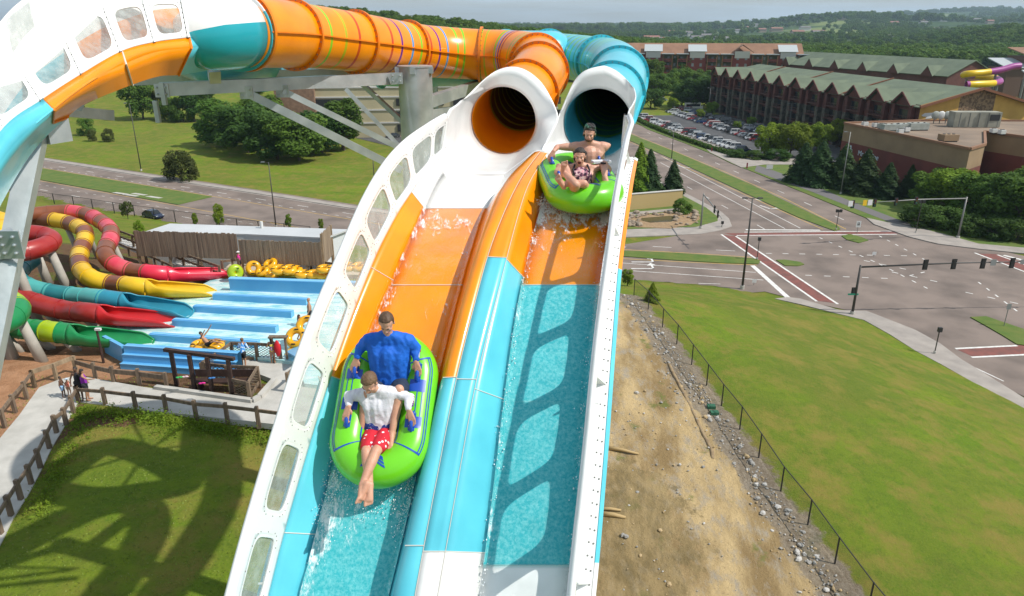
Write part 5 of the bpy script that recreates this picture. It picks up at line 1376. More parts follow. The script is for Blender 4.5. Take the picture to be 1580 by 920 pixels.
for i in range(0):   # and on the right mound
    x = rr.uniform(8, 45); y = rr.uniform(28, 75)
    if x < fence_x(y)+.5 or sdist(x, y) < 2: continue
    z = gz(x, y); h_ = rr.uniform(.06,.16); a = rr.uniform(0, 6.28); c = Vector((x, y, z)); d = Vector((math.cos(a), math.sin(a), 0))*.05
    mb.add([c-d, c+d, c+d*.4+Vector((rr.gauss(0,.04), rr.gauss(0,.04), h_))], [(0,1,2)])
o = mb.build('grass', [mat('grass_blade', (.15,.24,.02), .9, (.20,.22,.05), .6)]); tag(o, 'short rough grass tufts on the slopes', 'grass', kind='stuff')
# ------------------------------------------------------------------ roads (flat at z = 0 .. each sheet 4 mm above the last)
def z3(x, y): return (960+x/2.548, 200+y/2.548)
def G(px, py): p = atz(px, py, 0); return (p.x, p.y)
def sheet(name, pts, z, m, kind='structure', thick=None, label=None):
    mb = MB()
    if thick: mb.prism(pts, z-thick, z)
    else:
        ar = sum(pts[i][0]*pts[(i+1)%len(pts)][1]-pts[(i+1)%len(pts)][0]*pts[i][1] for i in range(len(pts)))
        if ar < 0: pts = pts[::-1]
        mb.add([(x, y, z) for x, y in pts], [tuple(range(len(pts)))])
    o = mb.build(name, [m]); tag(o, kind=kind); return o
def ext(a, b, k): return (b[0]+(b[0]-a[0])*k, b[1]+(b[1]-a[1])*k)
far1, far2 = G(70,248), G(960,388); nr1, nr2 = G(52,306), G(960,452)
nr1 = (far1[0]-9, far1[1]-31); 
sheet('road', [ext(far2, far1, 3), G(960,378), G(1116,352), G(1400,356), G(1580,395), (260, 95), (220, 40), G(1740,700), G(1580,612), G(1450,548), G(1333,484), G(1227,462), G(1180,450), (10, 88), (-61.7, 128.5), (-90.5, 144), ext((-61.7,128.5), (-91,147), 14)], .004, ASPH)
farB = [G(*z3(*q)) for q in ((100,0),(360,100),(1080,400))]
sheet('road', [ext(farB[2], farB[0], 2.5), farB[1], farB[2], G(1300,395), G(1060,380), G(1129,345), G(1000,268), ext(G(1129,345), G(1000,268), 5)], .008, ASPH)
# pavements and verges
def kerbed(name, px, m, z=.13): return sheet(name, [G(*q) if len(q) == 2 else q[:2] for q in px], z, m, thick=.2)
kerbed('pavement', [z3(*q) for q in ((650,662),(700,668),(850,712),(905,716),(960,716),(1060,755),(1150,790),(1250,845),(1330,905),(1420,960),(1580,1060),(1580,1140),(1400,1010),(1250,925),(1150,872),(1050,808),(950,752),(850,728),(700,690),(600,668))], SIDEW)
def along(pts, w):
    out = []
    for i, p in enumerate(pts):
        a = pts[max(0, i-1)]; b = pts[min(len(pts)-1, i+1)]; dx, dy = b[0]-a[0], b[1]-a[1]; l = math.hypot(dx, dy); out.append((p[0]-dy/l*w, p[1]+dx/l*w))
    return out
L1_ = [ext(far2, far1, 3), far1, G(250,277), G(400,300), G(560,325), G(760,356), G(960,386)]
sheet('pavement', L1_+along(L1_, 1.8)[::-1], .13, SIDEW, thick=.2)
sheet('gutter', along(L1_, -.05)+along(L1_, -.45)[::-1], .016, SIDEW)
# left median
def med(pts, name='median'): return sheet(name, pts, .12, LAWN, thick=.2)
m1a, m1b = [far1[0]-4.2, far1[1]-8.6], None
d_ = (far2[0]-far1[0], far2[1]-far1[1]); l_ = math.hypot(*d_); d_ = (d_[0]/l_, d_[1]/l_); n_ = (-d_[1], d_[0])
def off(p, w, t=0): return (p[0]-n_[0]*w+d_[0]*t, p[1]-n_[1]*w+d_[1]*t)
P0 = ext(far2, far1, 3)
def wof(px, py): g_ = G(px, py); return -((g_[0]-far1[0])*n_[0]+(g_[1]-far1[1])*n_[1]), (g_[0]-far1[0])*d_[0]+(g_[1]-far1[1])*d_[1]
wt, _ = wof(200,283); wb_, _ = wof(200,303); wt2, te = wof(1160, 402); wn, _ = wof(200,337)
print('road widths', wof(200,270), wt, wb_, wn, wof(960,388), wof(1000,392), wof(1100,401), wof(1100,404), wof(960,450))
def off2(px, py): w_, t_ = wof(px, py); return G(px, py)
MT = [off(P0, wt), off(far1, wt), G(400,318), G(545,342), G(700,365), G(960,388+0)]
med([off(P0, wt), off(far1, wt), off(far1, wt, 75)]+[off(far1, wb_, 75), off(far1, wb_), off(P0, wb_)])
med([G(*z3(*q)) for q in ((-900,380),(0,478),(200,487),(400,500),(525,510),(543,518),(535,530),(400,527),(200,515),(0,500),(-900,430))])
med([G(*z3(*q)) for q in ((-500,-210),(70,35),(200,85),(500,215),(845,380),(858,393),(835,400),(700,350),(480,250),(200,118),(70,62),(-500,-190))])
for q in (((605,515),(640,514),(700,523),(716,532),(690,538),(640,537)), ((862,420),(895,413),(940,425),(968,437),(930,447),(885,436)), ((1368,740),(1430,737),(1580,788),(1700,830),(1640,860),(1550,846),(1500,815),(1440,780))):
    med([G(*z3(*p_)) for p_ in q], 'traffic_island')
# corner with the water garden, verge with bush row
CORN = [z3(*q) for q in ((-300,430),(0,425),(310,412),(385,398),(432,382),(420,352),(390,325),(270,262),(170,215),(100,182),(-100,95),(-300,120))]
kerbed('pavement', CORN, SIDEW, .10); kerbed('verge', [z3(*q) for q in ((-300,400),(0,395),(290,385),(375,362),(375,345),(330,310),(250,268),(150,215),(60,178),(-100,110),(-300,140))], LAWN, .15)
kerbed('garden_bed', [z3(*q) for q in ((20,350),(120,335),(235,322),(300,330),(305,355),(270,378),(190,392),(60,388),(20,375))], mat('garden_gravel', (.36,.25,.14), .95, (.24,.15,.08), 3, .6, 15), .19)
kerbed('garden_pond', [z3(*q) for q in ((75,352),(190,343),(215,350),(195,366),(110,370),(75,362))], mat('pond_water', (.05,.045,.02), .1), .21)
# far side of the arterial: verge, footpath, verge, hedge, lot
K = [(x, y) for x, y in farB]; K = [ext(K[2], K[0], 2.2), K[0], K[1], K[2]]
CR = [z3(*q) for q in ((700,235),(1080,398),(1200,437),(1390,478),(1600,500))]
kerbed('verge', [z3(*q) for q in ((100,0),(260,60),(360,100),(430,135),(470,150),(520,170),(1075,397),(1190,430),(1390,468),(1700,490),(1700,300),(1150,240),(700,120),(520,118),(470,128),(360,92),(255,48),(145,-8),(60,-40),(20,-48))], LAWN, .12)
kerbed('footpath', [z3(*q) for q in ((150,-40),(250,5),(330,42),(420,85),(440,100),(340,70),(240,30),(150,-8),(60,-45),(75,-60))], SIDEW, .13)
kerbed('footpath', [z3(*q) for q in ((530,142),(600,165),(760,225),(900,285),(1080,355),(1240,410),(1240,432),(1080,378),(880,300),(740,245),(600,195),(520,165))], mat('shaded_path', (.14,.13,.13), .9), .14)  # shade put into the colour, darker than the other footpath
kerbed('corner_pavement', [z3(*q) for q in ((960,350),(1030,365),(1110,380),(1250,410),(1400,452),(1600,470),(1600,492),(1400,472),(1240,452),(1130,425),(1060,400),(990,375))], SIDEW, .16)
sheet('driveway', [G(*z3(*q)) for q in ((345,92),(470,152),(560,140),(700,140),(720,118),(500,115),(440,103),(330,78))], .16, SIDEW)
sheet('car_park', [G(*q) for q in ((975,176),(1008,135),(1060,128),(1110,150),(1180,178),(1240,196),(1300,206),(1300,250),(1225,252),(1160,243),(1128,236),(1060,212),(1000,192))], .02, ASPD)
sheet('car_park', [G(*q) for q in ((545,212),(560,180),(760,176),(800,215),(640,235))], .02, ASPD)
sheet('car_park', [G(*q) for q in ((60,180),(185,176),(188,150),(300,120),(420,112),(400,100),(100,100),(-100,120),(-100,180))], .02, ASPD)
sheet('garden_wall_base', [G(*z3(*q)) for q in ((-100,330),(20,330),(230,312),(230,320),(20,342),(-100,345))], .2, SIDEW)
# paint
PN = [0]
def stripe(name, pts, w, m, z=.014, closed=False, kind='structure'):
    mb = MB(); pts = [Vector((x, y, z)) for x, y in pts]
    for a, b in zip(pts, pts[1:]):
        d = (b-a).normalized(); n2 = Vector((-d.y, d.x, 0))*w/2; mb.add([a-n2, b-n2, b+n2, a+n2], [(0,1,2,3)])
    o = mb.build(name, [m]); tag(o, kind=kind); return o
def dashes(a, b, on, offl, w, name='lane_marking'):
    mb = MB(); a, b = Vector((*a, .014)), Vector((*b, .014)); L_ = (b-a).length; d = (b-a)/L_; n2 = Vector((-d.y, d.x, 0))*w/2; t = 0
    while t < L_-on*.5:
        p, q = a+d*t, a+d*min(L_, t+on); mb.add([p-n2, q-n2, q+n2, p+n2], [(0,1,2,3)]); t += on+offl
    o = mb.build(name, [PAINT]); tag(o, kind='structure')
stripe('edge_line', [off(P0, wt-.5), off(far1, wt-.5, 150)], .16, PAINTY); stripe('edge_line', [off(P0, wb_+.5), off(far1, wb_+.5, 150)], .16, PAINTY)
dashes(off(far1, wt*.47, -60), off(far1, wt*.47, 160), 3, 9, .16); dashes(off(far1, wt*.78, -60), off(far1, wt*.78, 150), 1, 2.0, .14)
dashes(off(far1, (wb_+wn)/2, -60), off(far1, (wb_+wn)/2, 160), 3, 9, .16); dashes(off(far1, wb_+2.8, -60), off(far1, wb_+2.8, 150), 1, 2.0, .12)
Z = lambda *q: [G(*z3(*p_)) for p_ in q]
stripe('edge_line', Z((-500,-203),(70,30),(400,165),(640,272),(880,392)), .18, PAINTY); stripe('edge_line', Z((-500,-185),(70,66),(480,255),(760,380),(790,393)), .18, PAINTY)
stripe('edge_line', Z((0,472),(300,488),(510,503)), .18, PAINTY); stripe('edge_line', Z((0,508),(300,524),(530,533)), .18, PAINTY)
for a, b in (((115,85),(700,388)),((150,130),(640,390)),((0,525),(525,562)),((0,553),(555,592)),((530,375),(560,392)),((1320,905),(1500,990))): stripe('lane_line', Z(a, b), .16, PAINT)
for a, b in (((255,225),(480,345)),): dashes(*Z(a, b), 3, 6, .16)
dashes(*Z((100,12),(960,395)), 3, 8.5, .18); dashes(*Z((120,460),(480,480)), 3, 7, .16); dashes(*Z((300,605),(520,612)), 3, 4, .14)
for a, b in (((565,487),(1140,497)),((720,573),(1100,588)),((775,425),(1010,528)),((1010,418),(1195,515)),((1010,528),(1200,625)),((1060,560),(1300,612)),((1350,640),(1580,690)),((1130,575),(1190,560)),((1400,600),(1580,735)),((950,515),(1140,555))): dashes(*Z(a, b), .9, 1.7, .2)
# crosswalks
def cross(q, la, lb):
    sheet('crosswalk', Z(*q), .018, BRICKR); stripe('crosswalk_line', Z(*la), .35, PAINT, .022); stripe('crosswalk_line', Z(*lb), .35, PAINT, .022)
cross(((400,408),(1075,401),(1082,411),(450,420)), ((450,417),(1080,412)), ((480,404),(1060,400)))
cross(((393,414),(445,420),(845,684),(768,674)), ((390,413),(765,676)), ((447,420),(848,687)))
cross(((1390,488),(1470,490),(1600,530),(1600,562),(1480,520)), ((1385,485),(1600,566)), ((1475,493),(1620,545)))
cross(((1318,866),(1550,850),(1700,840),(1700,880),(1378,893)), ((1310,862),(1552,850)), ((1373,896),(1700,880)))
stripe('stop_line', Z((486,394),(778,396)), .55, PAINT, .014); stripe('stop_line', Z((512,535),(655,664)), .7, PAINT, .014); stripe('stop_line', Z((1500,495),(1620,525)), .6, PAINT, .026)
def arrow(px, py, rz, s=1.0, left=True):
    c = Vector((*G(*z3(px, py)), .016)); mb = MB(); M = Matrix.Rotation(rz, 3, 'Z')
    for q in ([(-.1,-1.5),(.1,-1.5),(.1,.8),(-.1,.8)], [(-1.0,.6),(.1,.6),(.1,.8),(-1.0,.8)], [(-1.0,.2),(-1.0,1.2),(-1.8,.7)]): mb.add([c+M @ Vector((x*s*(1 if left else -1), y*s, 0)) for x, y in q], [tuple(range(len(q)))])
    o = mb.build('arrow_marking', [PAINT]); tag(o, kind='structure')
for px, py, rz in ((95,521,R(-90)),(95,547,R(-90)),(240,148,R(200)),(570,308,R(200)),(545,280,R(200))): arrow(px, py, rz, 1.5)
for px, py in ((570,366),(620,375),(660,370),(730,384)):
    q = zq = (px/3.067, 180+py/3.067); c = G(*q); sheet('drain_slab', [(c[0]-2.2, c[1]+.6), (c[0]+1.4, c[1]-1.2), (c[0]+2.2, c[1]-.6), (c[0]-1.4, c[1]+1.2)], .13, CONC)
# hedge along the lot
mb = MB(); rr = random.Random(3); hp_ = [G(*q) for q in ((975,181),(1000,195),(1050,215),(1100,232),(1148,246))]
for (a, b) in zip(hp_, hp_[1:]):
    L_ = math.hypot(b[0]-a[0], b[1]-a[1])
    for i in range(int(L_*60)):
        t = rr.random(); leaf(mb, Vector((lerp(a[0],b[0],t)+rr.uniform(-.8,.8), lerp(a[1],b[1],t)+rr.uniform(-.6,.6), rr.uniform(.1,1.2))), Vector((rr.gauss(0,1), rr.gauss(0,1), 1.0)), .35, rr)
o = mb.build('clipped_hedge', [LF[2]]); tag(o, 'long clipped dark hedge between the car park and the right-hand road', 'hedge')
# ------------------------------------------------------------------ cars
CARP = {}
def car_proto(kind):
    """local: length along +X, z up; returns list of (name, mesh builder, material key, smooth)"""
    L_, Wd, H_ = dict(sedan=(4.6,1.8,1.42), suv=(4.7,1.9,1.75), van=(5.0,1.95,1.9), pickup=(5.5,1.95,1.82))[kind]
    body = MB(); gl = MB(); x0 = -L_/2
    def sec(x, zb, zt, w, inset=0): return [(x, -w/2, zb), (x, -w/2*.99, (zb+zt)/2), (x, -w/2*(.93-inset), zt), (x, w/2*(.93-inset), zt), (x, w/2*.99, (zb+zt)/2), (x, w/2, zb)]
    bz = .62 if kind == 'sedan' else .75
    prof = [(0,.35,.55,.82),(.03,.28,bz,.94),(.20,.26,bz+.16,1),(.30,.26,bz+.25,1),(.8,.26,bz+.27,1),(.97,.28,bz+.20,.96),(1,.36,bz,.86)]
    body.grid([sec(x0+L_*t, zb, zt, Wd*w_) for t, zb, zt, w_ in prof]); 
    for t, zb, zt, w_ in (prof[0], prof[-1]): s_ = sec(x0+L_*t, zb, zt, Wd*w_); body.add(s_, [tuple(range(6))])
    zt = bz+.24
    cab = dict(sedan=[(.26,0),(.40,1),(.72,1),(.92,.05)], suv=[(.22,0),(.36,1),(.90,1),(.985,0)], van=[(.10,0),(.26,1),(.95,1),(.99,0)], pickup=[(.24,0),(.36,1),(.60,1),(.64,0)])[kind]
    for t, u in cab: pass
    rows = []
    for t, u in cab:
        z = zt+(H_-zt)*u; w_ = Wd*(.90-.16*u); rows.append([(x0+L_*t, -w_/2, z), (x0+L_*t, w_/2, z)])
    a, b, c, d = rows; base_l = [(x0+L_*cab[0][0], -Wd*.45, zt), (x0+L_*cab[3][0], -Wd*.45, zt)]; 
    gl.add([a[0],a[1],b[1],b[0]], [(0,1,2,3)]); gl.add([c[0],c[1],d[1],d[0]], [(0,1,2,3)])
    for s_ in (0, 1): gl.add([a[s_], b[s_], c[s_], d[s_]], [(0,1,2,3)])
    rf = MB(); rf.box(((b[0][0]+c[0][0])/2, 0, H_+.005), (abs(c[0][0]-b[0][0]), Wd*.745, .05))
    for t in ((.54,) if kind != 'sedan' else (.56,)):
        for s_ in (-1, 1): rf.bar((x0+L_*t, s_*Wd*.452, zt), (x0+L_*t, s_*Wd*.375, H_), .08)
    for s_ in (0, 1): rf.bar(a[s_], b[s_], .07); rf.bar(c[s_], d[s_], .09)
    if kind == 'pickup': body.box((x0+L_*.82, 0, bz+.30), (L_*.33, Wd*.9, .1)); 
    if kind == 'pickup': gl.box((x0+L_*.82, 0, bz+.36), (L_*.30, Wd*.78, .02))
    out = [('body', body, 'paint', 25), ('roof', rf, 'paint', 0), ('glass', gl, 'glass', 0)]
    for sx_ in (.19, .81):
        for sy in (-1, 1):
            w2 = MB(); cx = x0+L_*sx_; w2.cyl((cx, sy*(Wd/2-.18), .33), (cx, sy*(Wd/2+.02), .33), .33, n=14); w2.cyl((cx, sy*(Wd/2+.02), .33), (cx, sy*(Wd/2+.03), .33), .19, n=10, mi=1); out.append(('wheel', w2, 'wheel', 0))
    for sy in (-1, 1):
        h = MB(); h.box((x0+.05*L_, sy*Wd*.36, bz-.0), (.22,.3,.12)); out.append(('headlight', h, 'lamp', 0)); h = MB(); h.box((x0+.985*L_, sy*Wd*.38, bz+.05), (.12,.22,.16)); out.append(('tail_light', h, 'tail', 0))
    return out
RIM = mat('wheel_rim', (.4,.4,.42), .35, metal=.8); LAMP = mat('headlamp_glass', (.75,.77,.8), .1); TAIL = mat('tail_lamp_red', (.3,.01,.01), .2)
CC = {'white': (.75,.75,.75), 'silver': (.42,.44,.46), 'dark grey': (.07,.075,.08), 'black': (.015,.015,.018), 'blue': (.02,.06,.16), 'red': (.32,.012,.016), 'tan': (.35,.28,.18), 'dark blue': (.01,.02,.06)}
CM = {}
def car(x, y, rz, kind, colr_, label, group, z=.02, parts=True):
    pm = mat('car_paint_'+colr_.replace(' ', '_'), CC[colr_], .25, coat=.6, metal=.2 if colr_ in ('silver','dark grey','blue') else 0)
    if kind not in CARP: CARP[kind] = [(n_, b_.mesh(n_, [RUBBER], auto=a_ or None), k_, b_, a_) for n_, b_, k_, a_ in car_proto(kind)]
    o = link(bpy.data.objects.new('parked_car' if 'parked' in group else 'car', None)); o.location = (x, y, z); o.rotation_euler = (0, 0, rz); tag(o, label, 'car' if kind in ('sedan','suv') else kind, group)
    for n_, me_, k_, b_, a_ in CARP[kind]:
        key = (kind, n_, k_, colr_, id(b_))
        if key not in CM:
            mts = {'paint':[pm], 'glass':[GLASSD], 'wheel':[RUBBER, RIM], 'lamp':[LAMP], 'tail':[TAIL]}[k_]; CM[key] = b_.mesh(n_, mts, auto=a_ or None)
        c = link(bpy.data.objects.new(n_, CM[key])); c.parent = o
    return o
rr = random.Random(21); wt_c = ['white']*8+['silver']*5+['dark grey']*3+['black']*3+['blue']*3+['red']*3+['dark blue']
def row(p0, p1, name, rot, step=2.85, skip=.06, gname='parked cars in the hotel car park'):
    a, b = G(*p0), G(*p1); L_ = math.hypot(b[0]-a[0], b[1]-a[1]); n = int(L_/step); ang = math.atan2(b[1]-a[1], b[0]-a[0]); k = 0
    for i in range(n):
        if rr.random() < skip: continue
        t = (i+.5)/n; kd = rr.choice(['sedan','suv','suv','sedan','van','pickup']); c_ = rr.choice(wt_c); nm = {'suv':'SUV','sedan':'saloon car','van':'minivan','pickup':'pickup truck'}[kd]
        car(lerp(a[0],b[0],t), lerp(a[1],b[1],t), ang+rot+(math.pi if rr.random() < .4 else 0)+rr.gauss(0,.03), kd, c_, '%s %s, %s from the left in the %s' % (c_, nm, ORD[k] if k < 30 else 'last', name), gname, .03); k += 1
row((984,181), (1150,236), 'hedge-side parking row', R(75))
row((1033,173), (1178,221), 'middle parking row, near side', R(75))
row((1046,167), (1190,210), 'middle parking row, far side', R(75))
row((1118,174), (1226,201), 'hotel-side parking row', R(75), skip=.35)
row((1000,143), (1024,158), 'short row by the tube', R(60))
row((1150,193), (1182,204), 'short row behind the tree', R(75), skip=.2)
v_ = G(1068,170); vb = thing('parked_bus', 'small white shuttle bus standing by the trees in the car park', 'bus', (v_[0], v_[1], 0))
m = MB(); m.box((v_[0], v_[1], 1.8), (6.4,2.4,2.6)); m.box((v_[0]+3.5, v_[1], 1.1), (1.4,2.2,1.4)); m.build('body', [mat('bus_white', (.7,.7,.66), .4)], vb)
m = MB(); m.box((v_[0], v_[1], 2.1), (5.8,2.43,.9)); m.build('window', [GLASSD], vb)
for sx_ in (-2, 2.6):
    m = MB(); m.cyl((v_[0]+sx_, v_[1]-1.25, .45), (v_[0]+sx_, v_[1]+1.25, .45), .45); m.build('wheel', [RUBBER], vb)
d1 = math.atan2(d_[1], d_[0])
c_ = G(237,336); car(c_[0], c_[1], d1+math.pi, 'sedan', 'dark blue', 'dark blue saloon car driving past on the near carriageway at left', 'cars on the left-hand road')
c_ = G(-6,277); car(c_[0], c_[1], d1, 'suv', 'white', 'white car on the far carriageway, cut by the left picture edge', 'cars on the left-hand road')
for px, py, kd, cl, lab in ((575,202,'sedan','tan','tan saloon car alone in front of the parking garage'),(607,212,'sedan','dark grey','dark grey saloon car half behind the round steel column'),(508,199,'sedan','silver','silver car left of the tan one by the grove')):
    c_ = G(px, py); car(c_[0], c_[1], .1, kd, cl, lab, 'cars by the parking garage')
# ------------------------------------------------------------------ poles and signals
POLE = mat('pole_bronze', (.05,.045,.042), .5); POLEG = mat('pole_galvanised', (.23,.23,.22), .5, metal=.3)
LP = 'street lamps'
def lamp(bx, by, tx, ty, label, heads=1, m=POLE, z=0, w=.13, dirx=-1):
    b = atz(bx, by, z); top = at(tx, ty, 1); D = proj(b)[2]; h = (by-ty)*D/F/(CP-(by+ty-920)/2/F*SP)
    o = thing('street_lamp', label, 'street lamp', b, LP); tp_ = Vector((b.x, b.y, b.z+h))
    mb = MB(); mb.sweep([b, tp_], [w, w*.55], 10); mb.build('pole', [m], o, smooth=True)
    mb = MB(); mb.cyl(b, b+Vector((0,0,.5)), w*1.7, n=10); mb.build('base', [CONC], o)
    for k in range(heads):
        s_ = dirx if k == 0 else -dirx
        mb = MB(); mb.bar(tp_-Vector((0,0,.1)), tp_+Vector((s_*.7, 0, .05)), .07); mb.build('arm', [m], o)
        mb = MB(); mb.box(tp_+Vector((s_*1.0, 0, .02)), (.7,.35,.16), top=.8); mb.build('lamp_head', [m if heads > 1 else GREYM], o)
    return o
lamp(218,264,200,161,'tall brown street lamp on the left lawn near the kerb')
lamp(426,352,421,252,'dark street lamp rising behind the shed roof', z=0)
lamp(579,300,577,234,'thin dark lamp post seen beside the white wall under the long brace')
lamp(562,182,561,158,'double-headed lamp post, left one in front of the parking garage', 2, GREYM); lamp(552,190,551,170,'double-headed lamp post, lower one in front of the parking garage', 2, GREYM)
lamp(1145,446,1163,309,'tall dark twin-headed street lamp beside the main road at the mound', 2, w=.17)
lamp(1036,248,1040,204,'dark lamp post in the median of the right-hand road')
lamp(1297,300,1304,205,'thin grey light pole standing in the conifer row', 1, POLEG)
lamp(1093,178,1092,136,'grey lamp post at the corner of the green-roofed hotel', 2, GREYM); lamp(1216,206,1219,160,'grey lamp post between the cars and the hotel balconies', 2, GREYM)
SIGY = mat('signal_black', (.02,.02,.02), .5); WSIGN = mat('sign_white', (.65,.65,.65), .5); YSIGN = mat('sign_yellow', (.7,.45,.02), .5); GSIGN = mat('sign_green', (.01,.22,.14), .5)
LENS = {'r': mat('lens_red', (.10,.01,.01), .3), 'y': mat('lens_amber', (.12,.06,.0), .3), 'g': mat('lens_green', (.01,.10,.05), .3)}
def sighead(c, parent, rz=0, n=3, w=.42):
    M = Matrix.Rotation(rz, 3, 'Z'); mb = MB(); mb.box(c, (w, .22, .36*n), M=M); hd = mb.build('signal_head', [SIGY], parent)
    mb = MB(); mb.box(c+M @ Vector((0,-.02,0)), (w+.24, .02, .36*n+.24), M=M); mb.build('backplate', [SIGY], hd, local=True)
    for k, cl in zip(range(n), 'ryg'):
        mb = MB(); p_ = c+M @ Vector((0,.13,(n/2-.5-k)*.36)); mb.cyl(p_-M @ Vector((0,.05,0)), p_, .13, n=12); mb.build('lens', [LENS[cl]], hd, local=True)
def mast(b, top, end, heads, label, m, signs=()):
    o = thing('traffic_signal_mast', label, 'traffic signal', b, 'traffic signal masts')
    mb = MB(); mb.sweep([b, top], [.17,.12], 12); mb.build('post', [m], o, smooth=True)
    mb = MB(); mb.cyl(b, b+Vector((0,0,.3)), .28); mb.build('base', [CONC], o)
    mb = MB(); mb.sweep([top-Vector((0,0,.25)), top.lerp(end, .4)+Vector((0,0,.05)), end], [.11,.09,.05], 10); mb.build('mast_arm', [m], o, smooth=True)
    dv = (end-top); rz = math.atan2(dv.y, dv.x)
    for t in heads: sighead(top.lerp(end, t)+Vector((0,0,-.1)), o, rz)
    for t, mm_, w_, h_ in signs:
        mb = MB(); mb.box(top.lerp(end, t)+Vector((0,-.12,.05)), (w_,.03,h_), M=Matrix.Rotation(rz, 3, 'Z')); mb.build('sign_panel', [mm_], o)
    return o
b = atz(1315,484,.15); D = proj(b)[2]; tp_ = Vector((b.x, b.y, b.z+6.35)); e_ = atz(1700,402,6.7)
hx = [1428,1472,1517,1562]; tt = [min(.98, (lambda q: q)((x-1325)/(1700-1325))) for x in hx]
# perspective-correct fractions
def frac(px, a, b_):
    lo, hi = 0, 1
    for _ in range(30):
        m_ = (lo+hi)/2
        if (proj(a.lerp(b_, m_))[0] < px) == (proj(b_)[0] > proj(a)[0]): lo = m_
        else: hi = m_
    return lo
o = mast(b, tp_, e_, [frac(x, tp_, e_) for x in hx]+[.9], 'long dark signal mast arm with black heads reaching over the intersection from the mound corner', POLE, [(frac(1532, tp_, e_), mat('sign_back', (.25,.26,.26), .5), .7, .8), (frac(1578, tp_, e_), mat('sign_back', (.25,.26,.26), .5), .7, .6)])
mb = MB(); mb.box(b+Vector((-.35,-.1,2.6)), (1.3,.04,.22)); mb.build('street_name_sign', [GSIGN], o); sighead(b+Vector((-.32,0,3.0)), o, 0, 2, .35)
b = atz(1478,367,.15); D = proj(b)[2]; tp_ = Vector((b.x, b.y, b.z+7.0)); e_ = at(1306,314,1); e_ = atz(1306,315,b.z+6.9)
mast(b, tp_, e_, [frac(x, tp_, e_) for x in (1316,1350,1383,1414)], 'grey signal mast with a long arm in front of the big trees', POLEG, [(frac(1312, tp_, e_), WSIGN, .8, .9), (frac(1334, tp_, e_), YSIGN, .7, .9), (frac(1342, tp_, e_), WSIGN, .8, .9)])
b = atz(1081,352,.15); tp_ = Vector((b.x, b.y, b.z+6.2)); e_ = atz(1114,338,5.3)
mast(b, tp_, e_, [.62,.80], 'short grey signal mast at the water garden corner', POLEG)
def pedsig(bx, by, tx, ty, label, n=2):
    b = atz(bx, by, .15); D = proj(b)[2]; h = (by-ty)*D/F/.93; o = thing('pedestrian_signal', label, 'pedestrian signal', b, 'pedestrian signal posts')
    mb = MB(); mb.cyl(b, b+Vector((0,0,h)), .06); mb.build('post', [POLE], o)
    for k in range(n): mb = MB(); mb.box(b+Vector((.32*(-1)**k if n > 1 else 0, -.05, h-.1)), (.42,.3,.5)); mb.build('signal_head', [SIGY], o)
    mb = MB(); mb.cyl(b, b+Vector((0,0,.25)), .14); mb.build('base', [CONC], o)
pedsig(1290,354,1293,326,'twin-headed pedestrian signal at the tip of the median'); pedsig(1168,400,1171,369,'single pedestrian signal on the small median by the red crossing', 1); pedsig(1442,545,1449,507,'pedestrian signal on the pavement beside the grassy mound', 1); pedsig(1413,359,1415,313,'pedestrian signal behind the far crossing under the trees', 2); pedsig(1114,350,1114,343,'low pedestrian signal below the short mast', 1)
def sign(bx, by, ty, w_, h_, mm_, label, txt=None):
    b = atz(bx, by, .1); D = proj(b)[2]; h = (by-ty)*D/F/.93; o = thing('road_sign', label, 'road sign', b, 'small road signs')
    mb = MB(); mb.cyl(b, b+Vector((0,0,h)), .045); mb.build('post', [POLEG], o); mb = MB(); mb.box(b+Vector((0,-.06,h-h_/2)), (w_,.03,h_)); p_ = mb.build('panel', [mm_], o)
    if txt:
        m2 = MB(); m2.box(b+Vector((0,-.08,h-h_*.6)), (w_*.5,.01,.12)); m2.box(b+Vector((-.12,-.08,h-h_*.45)), (.1,.01,h_*.5)); m2.box(b+Vector((.12,-.08,h-h_*.45)), (.1,.01,h_*.5)); m2.build('arrow_symbol', [BLACKM], p_, local=True)
sign(1322,361,342,.8,1.1,WSIGN,'white lane sign with black arrows on the median island', 1); sign(1549,503,469,.5,.7,mat('sign_back', (.25,.26,.26), .5),'thin sign post seen from behind on the grassy island'); sign(1348,396,389,.6,.5,WSIGN,'small white marker in the middle of the intersection'); sign(1163,440,431,.6,.5,WSIGN,'small white marker on the road near the mound'); sign(1152,262,252,.35,1.4,mat('sign_maroon', (.2,.02,.03), .5),'small maroon marker post by the driveway, near the road'); sign(1098,234,228,.3,1.2,mat('sign_maroon', (.2,.02,.03), .5),'small maroon marker post at the end of the hedge')
sign(1187,262,255,1.6,1.0,WSIGN,'small white board on the verge by the driveway')
